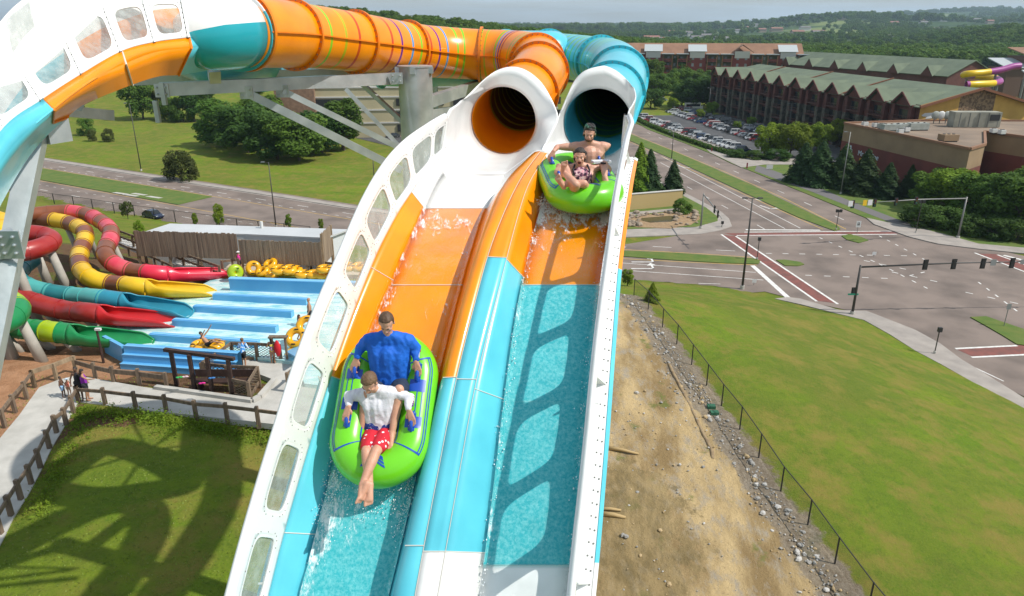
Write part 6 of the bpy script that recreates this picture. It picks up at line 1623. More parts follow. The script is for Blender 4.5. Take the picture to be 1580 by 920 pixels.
# ------------------------------------------------------------------ buildings at right
def facing(a, b): d = Vector((b[0]-a[0], b[1]-a[1], 0)); l = d.length; d /= l; return d, Vector((d.y, -d.x, 0)), l
GREENR = mat('green_shingles', (.145,.18,.12), .9, (.11,.14,.095), .25, .3, 5); BROWNT = mat('rust_brown_trim', (.19,.075,.035), .8); DRED = mat('dark_red_siding', (.13,.045,.035), .85, (.095,.035,.03), .6)
STONE = mat('brown_fieldstone', (.30,.20,.11), .9, (.14,.09,.055), 1.6, .5, 6, lo=.45, hi=.55); OCHRE = mat('ochre_plaster', (.66,.40,.10), .9, (.58,.34,.085), .4); GSTONE = mat('grey_green_stone', (.11,.105,.08), .9, (.06,.06,.045), .8, lo=.45, hi=.55)
WINM = mat('window_dark', (.02,.025,.03), .15); RAIL = mat('railing_brown', (.10,.04,.03), .7)
def build_hotel():
    A = Vector((83.4, 317, 0)); B = Vector((102.6, 189, 0)); d, n, L_ = facing(A, B)   # n points towards the road?
    if n.x > 0: n = -n
    H = 15.0; W = 31.0; RH = 18.9; n_b = 12
    root = thing('hotel_building', 'long dark-red hotel wing with green shingled roof, row of gables and ochre end wall', 'hotel', A)
    inn = -n*W
    mb = MB()   # walls
    mb.add([A, B, B+inn, A+inn]+[p+Vector((0,0,H)) for p in (A, B, B+inn, A+inn)], [(0,1,5,4),(2,3,7,6),(3,0,4,7)]); mb.build('wall', [DRED], root)
    # end wall with stone centre panel
    def E(f, z): return B+inn*f+Vector((0,0,z))
    def rz(f): return H+(RH-H)*(1-abs(f-.5)*2)
    mb = MB(); mb.add([E(0,0), E(.34,0), E(.34,rz(.34)), E(0,H)], [(0,1,2,3)]); mb.build('end_wall', [OCHRE], root); mb = MB(); mb.add([E(.66,0), E(1,0), E(1,H), E(.66,rz(.66))], [(0,1,2,3)]); mb.build('end_wall', [OCHRE], root)
    mb = MB(); mb.add([E(.34,0), E(.66,0), E(.66,rz(.66)), E(.5,rz(.5)), E(.34,rz(.34))], [(0,1,2,3,4)]); mb.build('stone_panel', [STONE], root)
    mb = MB(); rr_ = random.Random(2); c = B+inn*.13+d*.06+Vector((0,0,12.3))
    mb.add([c+inn*(x/31)+Vector((0,0,z)) for x, z in ((-3.4,.2),(-2.6,.7),(-.5,.8),(1,1.1),(2.2,.7),(3.6,.5),(2.8,.1),(1.8,-.4),(-.4,-.6),(-2.2,-.7),(-1.8,-.2),(-3,-.1))], [tuple(range(12))]); mb.build('painted_patch', [mat('white_patch', (.7,.7,.68), .8)], root)
    # roof
    ov = 1.0; ra, rb = A+inn*.5+Vector((0,0,RH))+d*9, B+inn*.5+Vector((0,0,RH))+d*ov
    ea, eb = A+n*ov+Vector((0,0,H-.4))-d*ov, B+n*ov+Vector((0,0,H-.4))+d*ov; fa, fb = A+inn-n*ov+Vector((0,0,H-.4))-d*ov, B+inn-n*ov+Vector((0,0,H-.4))+d*ov
    mb = MB(); mb.add([ea, eb, rb, ra, fb, fa], [(0,1,2,3),(3,2,4,5),(0,3,5)]); rf = mb.build('roof', [GREENR], root, solid=.3)
    mb = MB(); mb.bar(rb+d*.15, eb+d*.15, .5, .6); mb.bar(rb+d*.15, fb+d*.15, .5, .6); mb.build('gable_trim', [BROWNT], rf, local=True); bpy.context.view_layer.update()
    bay = L_/n_b
    for i in range(3):
        t = (i+1)*3*bay-bay*.2; mb = MB(); q = A+d*t; mb.bar(q+n*ov+Vector((0,0,H-.2)), q+inn*.5+Vector((0,0,RH+.2)), .45, .25); mb.build('roof_trim', [BROWNT], rf, local=True)
    for i in range(n_b):
        c = A+d*(bay*(i+.5)); gw = bay*.34; gh = 2.9; run = 11.5
        apex = c+n*(ov+.9)+Vector((0,0,H-.2+gh)); l_ = c-d*gw*1.02+n*(ov+.9)+Vector((0,0,H-.3)); r_ = c+d*gw*1.02+n*(ov+.9)+Vector((0,0,H-.3))
        back = c+inn*(run/W)+Vector((0,0,H-.2+gh)); bl, br = l_-n*1.6, r_-n*1.6
        mb = MB(); mb.add([l_, apex, back, bl, r_, br], [(0,1,2,3),(1,4,5,2)]); g_ = mb.build('gable', [GREENR], root, solid=.2)
        mb = MB(); mb.add([c-d*gw*.85+n*1.2+Vector((0,0,H-.5)), c+d*gw*.85+n*1.2+Vector((0,0,H-.5)), apex-n*.6-Vector((0,0,.7))], [(0,1,2)]); mb.bar(l_, apex, .22, .45); mb.bar(r_, apex, .22, .45); mb.build('gable_front', [DRED], g_, local=True)
        # pier pair, balconies, windows
        for s_ in (-1, 1):
            mb = MB(); q = c+d*(gw*.92*s_)+n*.75; mb.box(q+Vector((0,0,5.0)), (1.5,1.5,10), M=Matrix.Rotation(math.atan2(d.y,d.x),3,'Z')); mb.build('stone_pier', [GSTONE], root)
            mb = MB(); mb.box(q+Vector((0,0,12.3)), (1.2,1.2,5), M=Matrix.Rotation(math.atan2(d.y,d.x),3,'Z')); mb.build('timber_post', [DRED], root)
        for k in range(4):
            z = 3.5*k+.3; Mz = Matrix.Rotation(math.atan2(d.y,d.x),3,'Z')
            mb = MB(); mb.box(c+n*.75+Vector((0,0,z)), (gw*1.9,1.6,.25), M=Mz)
            if k: mb.box(c+n*1.5+Vector((0,0,z+1.1)), (gw*1.9,.08,.1), M=Mz); 
            if k:
                for j in range(9): mb.box(c+n*1.5+d*(gw*1.8*(j/8-.5))+Vector((0,0,z+.6)), (.07,.07,1.0), M=Mz)
            b_ = mb.build('balcony', [RAIL], root)
            mb = MB(); mb.box(c+n*.06+Vector((0,0,z+1.4)), (gw*1.3,.1,2.2), M=Mz); mb.build('window', [WINM], root)
            q = A+d*(bay*i)
            if i: mb = MB(); mb.box(q+n*.05+Vector((0,0,z+1.6)), (1.4,.1,1.5), M=Mz); mb.build('window', [WINM], root)
build_hotel()
def block(name, label, cat, A, B, W, H, RH, roofm, wallm, nb, gables=True, floors=5):
    d, n, L_ = facing(A, B)
    if n.y > 0: n = -n
    root = thing(name, label, cat, A); inn = -n*W; mb = MB()
    mb.add([A, B, B+inn, A+inn]+[p+Vector((0,0,H)) for p in (A, B, B+inn, A+inn)], [(0,1,5,4),(1,2,6,5),(2,3,7,6),(3,0,4,7)]); mb.add([A+Vector((0,0,H)), A+inn+Vector((0,0,H)), A+inn*.5+Vector((0,0,RH))], [(0,1,2)]); mb.add([B+Vector((0,0,H)), B+inn+Vector((0,0,H)), B+inn*.5+Vector((0,0,RH))], [(0,1,2)]); mb.build('wall', [wallm], root)
    ea, eb, fa, fb = A+n*.8-d*.8, B+n*.8+d*.8, A+inn-n*.8-d*.8, B+inn-n*.8+d*.8; z = Vector((0,0,H-.2)); ra, rb = A+inn*.5-d*.8+Vector((0,0,RH)), B+inn*.5+d*.8+Vector((0,0,RH))
    mb = MB(); mb.add([ea+z, eb+z, rb, ra, fb+z, fa+z], [(0,1,2,3),(3,2,4,5)]); mb.build('roof', [roofm], root, solid=.3)
    return root, d, n, L_
# green wing behind
A, B = Vector((148, 330, 0)), Vector((209, 272, 0))
A = atz(1195, 97, 14); B = atz(1462, 117, 14); A.z = B.z = 0
root, d, n, L_ = block('hotel_building', 'rear hotel wing with plain green roof and few dark gables behind the long wing', 'hotel', A, B, 26, 14, 20, GREENR, DRED, 6)
for i in range(6):
    c = A+d*(L_*(i+.6)/6.1); ap = c+n*1.6+Vector((0,0,17.6)); l_, r_ = c-d*3.4+n*1.6+Vector((0,0,13.4)), c+d*3.4+n*1.6+Vector((0,0,13.4)); bk = c-n*9+Vector((0,0,17.7))
    mb = MB(); mb.add([l_, ap, bk, r_], [(0,1,2),(1,3,2)]); g_ = mb.build('gable', [GREENR], root, solid=.2); mb = MB(); mb.add([l_+n*.05, r_+n*.05, ap+n*.05-Vector((0,0,.5))], [(0,1,2)]); mb.build('gable_front', [DRED], g_, local=True)
# low green roofs beside the gable end
for lab, pa, pb in (('low green-roofed building right of the rear hotel wing', (1462,124), (1492,127)), ('small green pitched roof right of the ochre gable', (1530,150), (1556,158))):
    A2, B2 = atz(pa[0], pa[1], 8), atz(pb[0], pb[1], 8); A2.z = B2.z = 0; block('annex_building', lab, 'building', A2, B2, 10, 8, 11, GREENR, DRED, 1)
# far red hotel
A = atz(930, 84, 18); B = atz(1238, 86, 18); A.z = B.z = 0
MAROON = mat('maroon_siding', (.20,.045,.035), .85); GSID = mat('sage_siding', (.14,.15,.075), .85); BRSID = mat('tan_brown_siding', (.26,.13,.06), .85); BRROOF = mat('brown_shingles', (.28,.155,.095), .9, (.22,.12,.075), .2); METR = mat('pale_metal_roof', (.42,.45,.46), .5); CREAM = mat('cream_trim', (.55,.53,.5), .7)
root, d, n, L_ = block('far_hotel_building', 'far five-storey hotel with brown roof and alternating maroon and sage fronts', 'hotel', A, B, 20, 18.5, 24, BRROOF, GSID, 8)
Mz = Matrix.Rotation(math.atan2(d.y, d.x), 3, 'Z')
for i in range(9):
    c = A+d*(L_*(i+.35)/9)
    if i % 2 == 0:
        mb = MB(); mb.box(c+n*1.0+Vector((0,0,9)), (10,2.4,18), M=Mz); b_ = mb.build('bay', [MAROON], root)
        mb = MB(); mb.box(c+n*2.25+Vector((0,0,18.3)), (8,.2,3.6), M=Mz); mb.build('dormer_front', [CREAM], root)
        if i in (2, 4, 8): mb = MB(); q = c+n*2.8+Vector((0,0,20)); mb.add([q-d*5, q+d*5, q+d*5-n*7+Vector((0,0,3.4)), q-d*5-n*7+Vector((0,0,3.4))], [(0,1,2,3)]); mb.build('dormer_roof', [METR], root, solid=.3)
        else: mb = MB(); q = c+n*3.0; mb.add([q-d*6+Vector((0,0,19.6)), q+Vector((0,0,23.6)), q-n*9+Vector((0,0,23.6)), q+d*6+Vector((0,0,19.6))], [(0,1,2),(1,3,2)]); mb.build('dormer_roof', [BRROOF], root, solid=.3)
        for s_ in (-1, 1):
            mb = MB()
            for k in range(5): mb.box(c+n*2.2+d*s_*8+Vector((0,0,3.6*k+.3)), (5,3.4,.3), M=Mz); mb.box(c+n*3.8+d*s_*8+Vector((0,0,3.6*k+1.3)), (5,.12,.9), M=Mz)
            mb.build('balcony_stack', [MAROON], root)
            for e in (-2.5, 2.5):
                mb = MB(); mb.box(c+n*3.8+d*(s_*8+e)+Vector((0,0,9)), (.45,.45,18), M=Mz); mb.build('post', [BRSID], root)
            mb = MB(); mb.box(c+n*2.4+d*s_*8+Vector((0,0,18.6)), (6.6,4,.4), M=Mz); mb.build('porch_roof', [METR], root)
        for k in range(5):
            for e in (-2.2, 2.2): mb = MB(); mb.box(c+n*2.24+d*e+Vector((0,0,3.6*k+2)), (1.3,.12,1.7), M=Mz); mb.build('window', [mat('window_pale', (.25,.26,.27), .2)], root)
    else:
        mb = MB(); mb.box(c+n*.3+Vector((0,0,5.4)), (11,.8,10.8), M=Mz); mb.build('lower_cladding', [BRSID], root)
        for k in range(5):
            for e in (-3.5, 0, 3.5): mb = MB(); mb.box(c+n*.72+d*e+Vector((0,0,3.6*k+2)), (1.2,.12,1.6), M=Mz); mb.build('window', [mat('window_pale', (.25,.26,.27), .2)], root)
# brown commercial building
TANW = mat('tan_block_wall', (.30,.205,.12), .9, (.25,.17,.10), .3); REDW = mat('maroon_block_wall', (.17,.045,.035), .9, (.13,.038,.03), .3); ROOFT = mat('tan_gravel_roof', (.27,.20,.145), .95, (.18,.135,.10), .12, .3, 8)
Hc = 11.5
P1, P2 = atz(1303,191,Hc), atz(1497,231,Hc); P1.z = P2.z = 0; P3 = atz(1520,224,Hc); P3.z = 0; P4 = atz(1519,204,Hc); P4.z = 0; P5 = atz(1585,213,Hc); P6 = atz(1680,222,Hc); P7 = atz(1680,188,Hc); P8 = atz(1420,187,Hc)
ring_ = [(p.x, p.y) for p in (P1, P2, P3, P4, P5, P6, P7, P8)]
cb = thing('commercial_building', 'flat-roofed tan and maroon commercial building with lit lettering beyond the conifers', 'building', P1)
mb = MB(); mb.prism(ring_, 7.5, Hc); mb.build('upper_wall', [TANW], cb)
cen = Vector((sum(p[0] for p in ring_)/8, sum(p[1] for p in ring_)/8, 0)); mb = MB(); mb.prism([(cen.x+(p[0]-cen.x)*1.002, cen.y+(p[1]-cen.y)*1.002) for p in ring_], -.1, 7.5); mb.build('lower_wall', [REDW], cb)
mb = MB(); mb.prism([(cen.x+(p[0]-cen.x)*.985, cen.y+(p[1]-cen.y)*.985) for p in ring_], Hc-.3, Hc+.02); mb.build('roof_deck', [ROOFT], cb)
mb = MB()
for a, b in zip(ring_, ring_[1:]+ring_[:1]): mb.bar((*a, Hc+.15), (*b, Hc+.15), .5, .5)
mb.build('parapet', [mat('parapet_rust', (.25,.13,.075), .8)], cb)
dw, nw, _ = facing(P1, P2); nw = nw if nw.x < 0 else -nw
def text(body, size, loc, dirv, mt, name, parent):
    cu = bpy.data.curves.new(name, 'FONT'); cu.body = body; cu.size = size; cu.extrude = .04; cu.align_x = 'LEFT'
    t = link(bpy.data.objects.new(name, cu)); dg = bpy.context.evaluated_depsgraph_get(); me_ = bpy.data.meshes.new_from_object(t.evaluated_get(dg)); bpy.data.objects.remove(t)
    o = link(bpy.data.objects.new(name, me_)); me_.materials.clear(); me_.materials.append(mt)
    X_ = Vector(dirv).normalized(); Z_ = Vector((X_.y, -X_.x, 0)); Y_ = Vector((0,0,1)); M = Matrix.Identity(4)
    for r in range(3): M[r][0] = X_[r]; M[r][1] = Y_[r]; M[r][2] = Z_[r]; M[r][3] = loc[r]
    o.parent = parent; o.matrix_world = M; o.matrix_parent_inverse = Matrix.Translation(-Vector(parent.location)); o.matrix_basis = M; return o
sg = P1+dw*6.0+nw*.15
text('Mr Nadine', 1.7, sg+Vector((0,0,5.1))+dw*1.0, dw, mat('sign_letters', (.55,.62,.7), .5), 'sign_lettering', cb)
mb = MB(); mb.box(sg+dw*5+Vector((0,0,4.3)), (6,.2,.6), M=Matrix.Rotation(math.atan2(dw.y,dw.x),3,'Z')); mb.build('sign_band', [mat('sign_band_yellow', (.5,.3,.01), .5)], cb)
mb = MB(); q = sg-dw*1.4+Vector((0,0,5.8))
for (x, z, w_, h_) in ((-.9,-1.3,.9,.8),(.2,-1.4,1.2,.7),(-.6,.6,.5,1.0),(-.1,-.1,.4,.7)): mb.box(q+dw*x+Vector((0,0,z)), (w_,.15,h_), M=Matrix.Rotation(math.atan2(dw.y,dw.x),3,'Z'))
mb.build('sign_emblem', [mat('sign_letters', (.55,.62,.7), .5)], cb)
mb = MB(); mb.box(P1+dw*9+nw*.1+Vector((0,0,.9)), (4,.3,2.6), M=Matrix.Rotation(math.atan2(dw.y,dw.x),3,'Z')); mb.build('door', [WINM], cb)
UNIT = mat('rooftop_unit_grey', (.36,.38,.35), .6, (.27,.29,.26), 1); UNITW = mat('rooftop_unit_white', (.62,.62,.6), .5)
def unit(px, py, dim, lab, m_=UNIT, name='rooftop_unit', cat='rooftop unit'):
    p_ = atz(px, py, Hc+.05); o = thing(name, lab, cat, p_, 'units on the flat roof'); dim = tuple(q_*.75 for q_ in dim); mb = MB(); mb.box(p_+Vector((0,0,dim[2]/2+.2)), dim, M=Matrix.Rotation(.1,3,'Z')); bo = mb.build('housing', [m_], o)
    mb = MB(); mb.box(p_+Vector((0,0,.1)), (dim[0]*.9, dim[1]*.9, .2)); mb.build('curb', [BLACKM], o)
    mb = MB()
    for k in range(3): mb.cyl(p_+Vector((dim[0]*(.3*(k-1)), 0, dim[2]+.2)), p_+Vector((dim[0]*(.3*(k-1)), 0, dim[2]+.32)), min(dim[1], dim[0])*.13)
    mb.build('fan', [BLACKM], o)
for px, py, dm, lab in ((1374,202,(5.5,2.2,1.7),'long grey air unit, left of the row of three'),(1393,201,(5.5,2.2,1.7),'long grey air unit, middle of the row of three'),(1415,201,(6,2.2,1.9),'long grey air unit, right of the row of three'),(1360,199,(2,2,1.3),'small grey air unit left of the long ones'),(1462,218,(4.2,3,1.6),'boxy tan rooftop unit near the front parapet')): unit(px, py, dm, lab, UNIT if 'tan' not in lab else TANW)
for px, py, lab in ((1334,195,'small white vent cap at the left end of the roof'),(1350,197,'small white vent cap right of the leftmost one'),(1398,204,'white vent cap below the row of grey units'),(1388,207,'little white vent cap in front of the vent below the units'),(1532,206,'white cooling unit near the right of the roof, left of two'),(1545,208,'white cooling unit near the right of the roof, right of two')): unit(px, py, (1.5,1.5,1.1), lab, UNITW, 'roof_vent', 'roof vent')
rr = random.Random(8)
for i in range(3):
    p_ = atz(1440+i*9, 191, Hc); o = thing('satellite_dish', ['grey satellite dish, left of three by the ochre wall','pale satellite dish, middle of three by the ochre wall','blue-grey satellite dish, right of three by the ochre wall'][i], 'satellite dish', p_, 'satellite dishes on the roof')
    mb = MB(); mb.cyl(p_, p_+Vector((0,0,1.6)), .1); mb.build('stand', [GREYM], o); mb = MB(); mb.ell(p_+Vector((0,-.3,2.0)), (1.0,.3,1.0), n=14, k=8); mb.build('dish', [UNITW if i == 1 else UNIT], o, smooth=True)
p_ = atz(1500,197,Hc+.1); o = thing('rooftop_plant_screen', 'long pale concrete-coloured equipment block in front of the ochre gable wall', 'rooftop unit', p_)
mb = MB(); mb.box(p_+Vector((1.3,2,1.7)), (10.5,3,3.4), M=Matrix.Rotation(-.05,3,'Z')); mb.build('housing', [mat('stained_panel', (.34,.33,.27), .8, (.22,.22,.18), .4)], o)
for k in range(5): mb = MB(); mb.box(p_+Vector((-3+2.2*k,.35,1.7)), (.1,.2,3.2)); mb.build('panel_joint', [GREYM], o)
mb = MB(); mb.box(p_+Vector((5.0,.32,2.2)), (2.2,.2,1.4)); mb.build('louvre', [BLACKM], o)
# right background: brown building with purple/yellow slide
A3 = atz(1530,108,10); rb_ = thing('water_park_building', 'brown multi-level building with pale metal roofs behind the purple and yellow slide', 'building', (A3.x, A3.y, 0))
for (px, py, w_, dp, h_, rm) in ((1545,150,26,16,14,METR),(1580,150,30,20,19,BRROOF),(1590,165,22,10,11,METR)):
    g_ = G(px, py); mb = MB(); mb.box((g_[0]+w_/2, g_[1]+dp/2, h_/2), (w_, dp, h_)); mb.build('wall', [mat('brown_wall', (.14,.08,.055), .9)], rb_); mb = MB(); c = Vector((g_[0]+w_/2, g_[1]+dp/2, h_)); mb.add([c+Vector((-w_/2-1,-dp/2-1,0)), c+Vector((w_/2+1,-dp/2-1,0)), c+Vector((w_/2+1,dp/2,4)), c+Vector((-w_/2-1,dp/2,4))], [(0,1,2,3)]); mb.build('roof', [rm], rb_, solid=.4)
PUR = mat('slide_purple', (.33,.06,.26), .35); YEL = mat('slide_yellow', (.75,.50,.01), .35)
D5 = 262
pth = [at(*q) for q in ((1574,102,262),(1562,103,262),(1545,108,262),(1520,112,262),(1495,114,262),(1487,116,266),(1500,117,272),(1520,119,272),(1535,121,268),(1543,126,262),(1530,129,258),(1508,130,256),(1490,131,256))]
rs_ = resample(crom([tuple(p) for p in pth], 8), 1.0); so_ = thing('spiral_water_slide', 'distant purple and yellow banded spiral water slide at the right edge', 'water slide', rs_[0])
mb = MB(); mb.sweep(rs_, 1.15, 12, caps=False, mif=lambda i, k: (i//11) % 2); mb.build('tube', [PUR, YEL], so_, smooth=True)
for i in (8, 30, 50, 75, 100):
    if i < len(rs_): q = rs_[i]; mb = MB(); mb.cyl((q.x, q.y+1, 0), q+Vector((0,1,0)), .4); mb.build('support', [POLEG], so_)
pth = [at(*q) for q in ((1560,158,250),(1567,167,248),(1578,176,246),(1590,180,244))]; so_ = thing('spiral_water_slide', 'short distant pink and yellow slide section right of the ochre gable', 'water slide', pth[0]); mb = MB(); mb.sweep(resample(pth, 1.0), .9, 12, mif=lambda i, k: 1 if i < 2 else 0); mb.build('tube', [PUR, YEL], so_, smooth=True)
for i, (x, y) in enumerate(((1568,175),(1574,178),(1563,170))):
    g_ = atz(x, y+25, 0); mb = MB(); mb.cyl((g_.x, g_.y, 0), (g_.x, g_.y, 20), .4); o = mb.build('slide_tower_leg', [POLEG]); tag(o, ['thin grey tower leg at the far right behind the gable, middle one','thin grey tower leg at the far right, nearest the picture edge','thin grey tower leg at the far right, nearest the gable'][i], 'tower leg', 'legs of the distant slide tower')
# ------------------------------------------------------------------ parking garage at left
CRM = mat('cream_concrete', (.50,.43,.27), .85, (.44,.38,.24), .2); BRK = mat('brown_brick', (.28,.17,.11), .9, (.20,.12,.08), 1.2)
g0, g1 = G(432, 215), G(860, 208); gh = 15.5; ga = thing('parking_garage', 'cream concrete parking garage with dark openings and a brick stair tower behind the steel braces', 'parking garage', (*g0, 0))
dg_, ng_, Lg = facing(Vector((*g0,0)), Vector((*g1,0))); ng_ = ng_ if ng_.y < 0 else -ng_; Mg = Matrix.Rotation(math.atan2(dg_.y, dg_.x), 3, 'Z'); g0 = Vector((*g0, 0))
mb = MB(); mb.box(g0+dg_*Lg/2-ng_*20+Vector((0,0,gh/2)), (Lg, 39, gh), M=Mg); mb.build('wall', [CRM], ga)
mb = MB(); mb.box(g0+dg_*Lg/2-ng_*20+Vector((0,0,gh+.05)), (Lg-1, 38, .12), M=Mg); mb.build('roof_deck', [mat('deck_concrete', (.42,.39,.33), .9)], ga)
for z in (4.6, 8.6, 12.6, gh):
    mb = MB(); mb.box(g0+dg_*Lg/2+ng_*-.45+Vector((0,0,z)), (Lg+.2, .4, .45), M=Mg); mb.build('ledge', [CREAM], ga)
for i, (t, w_) in enumerate(((.14,20),(.36,0),(.50,15),(.72,18),(.92,16))):
    if not w_: continue
    for k in range(3):
        mb = MB(); mb.box(g0+dg_*Lg*t-ng_*.35+Vector((0,0,2.9+4*k)), (w_, .5, 2.2), M=Mg); mb.build('opening', [BLACKM], ga)  # black slabs on the wall stand in for shade inside the decks
mb = MB(); mb.box(g0+dg_*6+ng_*.6+Vector((0,0,8.6)), (12, 2.4, 17.2), M=Mg); mb.build('stair_tower', [BRK], ga)
for (px, cl, kd) in ((678,'red','suv'),(495,'dark grey','sedan'),(588,'silver','sedan')):
    p_ = atz(px, 126 if px == 678 else 130, gh+.1); car(p_.x, p_.y+3, .1, kd, cl, {678:'dark red car parked on the garage roof right of the steel column',495:'dark car at the left end of the garage roof',588:'silver car on the garage roof under the beam'}[px], 'cars on the parking garage roof', gh+.12)
# tan garden wall at the corner + rocks
TW = mat('tan_render', (.45,.33,.15), .85); a, b = Vector((*G(*z3(-100,330)), 0)), Vector((*G(*z3(232,300)), 0)); mb = MB(); mb.bar(a+Vector((0,0,1.6)), b+Vector((0,0,1.6)), .4, 3.2)
o = thing('garden_wall', 'tan rendered garden wall behind the rock pond at the road corner', 'wall', b); o2 = mb.build('wall_panel', [TW], o); mb = MB(); mb.bar(a+Vector((0,0,3.25)), b+Vector((0,0,3.25)), .6, .15); mb.build('coping', [CREAM], o)
rr = random.Random(14); RK = mat('garden_rock', (.34,.27,.2), .9, (.2,.16,.12), 2); mb = MB()
for i in range(70):
    px, py = rr.choice([(rr.uniform(20,300), rr.uniform(330,345)), (rr.uniform(20,70), rr.uniform(345,385)), (rr.uniform(200,300), rr.uniform(325,380))]); g_ = G(*z3(px, py)); s_ = rr.uniform(.2,.7); mb.ell((*g_, .2+s_*.3), (s_, s_*.8, s_*.6), n=7, k=5, f=lambda d: 1+.3*noise.noise(d*2+Vector((i,0,0))))
o = mb.build('rockery_stones', [RK]); tag(o, 'rough tan stones edging the corner pond', 'stones', kind='stuff')
# far houses
rr = random.Random(31); hm = [mat('house_white', (.6,.58,.55), .8), mat('house_tan', (.4,.32,.24), .8)]; hr_ = [mat('roof_grey', (.16,.15,.15), .9), mat('roof_rust', (.25,.12,.09), .9)]
for i in range(70):
    y = rr.uniform(1300, 4200); x = rr.uniform(.12, .72)*y; z = gz(x, y); w_ = rr.uniform(14, 34); o = thing('house', 'tiny pale house, %s from the left among those scattered on the far wooded hills' % 'one', 'house', (x, y, z), 'tiny houses scattered on the far hills'); o['label'] = 'tiny pale house scattered on the far wooded hills'
    mb = MB(); mb.box((x, y, z+4), (w_, w_*.6, 9)); mb.build('wall', [hm[i%2]], o); mb = MB(); mb.add([(x-w_/2-.5, y-w_*.35, z+8.5), (x+w_/2+.5, y-w_*.35, z+8.5), (x+w_/2, y, z+12), (x-w_/2, y, z+12), (x+w_/2+.5, y+w_*.35, z+8.5), (x-w_/2-.5, y+w_*.35, z+8.5)], [(0,1,2,3),(3,2,4,5)]); mb.build('roof', [hr_[i%2]], o)
# ------------------------------------------------------------------ lower left : tube slides, run-out lanes, paths, fences
ZP = 17.0
def Q(px, py, z=0.0): return atz(px, py, ZP+z)
def zz(x, y): return (x/3.067, 180+y/3.067)
SC_ = {k: mat('fibreglass_'+k, c, .38, c2, 1.4, coat=.15) for k, c, c2 in (('pink', (.62,.045,.08), (.66,.10,.12)), ('brown', (.24,.075,.03), (.19,.06,.025)), ('yellow', (.74,.46,.01), (.66,.40,.01)), ('dark_teal', (.015,.16,.19), (.02,.20,.22)), ('aqua', (.08,.40,.38), (.07,.35,.34)), ('blue_teal', (.02,.25,.36), (.02,.21,.30)), ('dark_red', (.30,.012,.012), (.35,.03,.025)), ('red', (.52,.012,.015), (.45,.012,.015)), ('green', (.01,.24,.07), (.01,.20,.06)), ('lime', (.36,.48,.01), (.30,.42,.01)), ('bright_red', (.70,.02,.06), (.62,.02,.05)))}
CONCC = mat('support_concrete', (.42,.39,.34), .8, (.33,.31,.27), 1.5)
def tslide(label, path, segs, scoop, scol, rad=.56, scoop_bot=None):
    """path px with height above the plateau; segs list of material keys along the path; scoop: (start px, end px, z)"""
    pts = resample(crom([tuple(Q(*p)) for p in path], 10), .15); n = len(pts); keys = []
    for s_ in segs:
        if s_ not in keys: keys.append(s_)
    root = thing('tube_slide', label, 'water slide', Vector(pts[-1]), 'twisting tube slides ending in the blue run-out lanes')
    m_ = len(segs); mb = MB(); mb.sweep(pts, rad, 20, caps=False, up=(0,0,1), mif=lambda i, k: keys.index(segs[min(m_-1, int(i/n*m_))])); mb.build('tube', [SC_[k] for k in keys], root, smooth=True, solid=.02)
    for j in range(1, m_):
        i = int(j*n/m_); t = (pts[min(i+1,n-1)]-pts[i-1]).normalized(); fb = MB(); fb.sweep([pts[i]-t*.03, pts[i]+t*.03], rad+.05, 20, up=(0,0,1)); fb.build('joint_flange', [SC_[segs[j]]], root)
    # open scoop
    e = pts[-1]; t = (pts[-1]-pts[-3]); t.z *= .3; t.normalize(); r_ = t.cross(Vector((0,0,1))).normalized(); L_ = scoop; rows = []
    for i in range(25):
        u = i/24; c = e+t*L_*u+Vector((0,0,-.02-.14*u)); 
        if u < .15: half = lerp(180, 118, u/.15)
        elif u < .85: half = lerp(118, 88, (u-.15)/.70)
        else: half = lerp(88, 50, (u-.85)/.15)
        wd = rad*(1+.32*sst(.08, .3, u)); row = []
        for k in range(21):
            a = R(-90+lerp(-half, half, k/20)); row.append(c+r_*math.cos(a)*wd+Vector((0,0,math.sin(a)*rad*1.0)))
        rows.append(row)
    mb = MB(); mb.grid(rows); mb.build('scoop', [SC_[scol]], root, smooth=True, solid=.05)
    mb = MB(); ed = [rw[0] for rw in rows]+[rows[-1][k] for k in range(0,21,4)]+[rw[-1] for rw in rows[::-1]]; mb.sweep(ed, .05, 6); mb.build('scoop_lip', [SC_[scol]], root, smooth=True)
    for f in (.2, .55, .9):
        q = pts[int(f*(n-1))]
        if q.z-ZP > .9: mb = MB(); mb.sweep([(q.x+.5, q.y+.3, gz(q.x, q.y)-.1), (q.x, q.y, q.z-rad*.8)], [.22, .18], 14); mb.build('support', [CONCC], root, smooth=True)
    return root, pts
tslide('pink and brown banded tube slide, the rearmost, ending in a red-pink scoop', [(44,332,3.0),(98,327,3.0),(132,331,2.9),(154,341,2.8),(170,355,2.6),(170,370,2.4),(164,382,2.2),(164,396,2.0),(180,410,1.6),(206,419,1.3),(236,422,1.35),(258,424,1.12)], ['brown','brown','pink','brown','pink','brown','pink','brown','pink','brown','brown','pink','brown','bright_red'], 4.4, 'bright_red')
tslide('yellow and brown banded tube slide, second from the rear, with a yellow scoop', [(40,335,2.6),(86,340,2.6),(112,346,2.5),(130,357,2.4),(131,370,2.2),(126,384,2.0),(122,399,1.8),(126,416,1.6),(142,430,1.4),(172,438,1.1),(204,441,1.25),(228,444,1.08)], ['brown','brown','yellow','brown','yellow','brown','yellow','brown','yellow','brown','yellow','yellow','brown','yellow'], 4.1, 'yellow')
tslide('teal and aqua banded tube slide with a blue scoop, in the middle of the group', [(50,400,2.2),(34,412,2.0),(26,428,1.8),(42,442,1.5),(72,451,1.2),(112,457,1.0),(156,461,1.2),(194,466,1.08)], ['dark_teal','dark_teal','dark_teal','aqua','dark_teal','aqua','aqua','blue_teal'], 4.1, 'blue_teal')
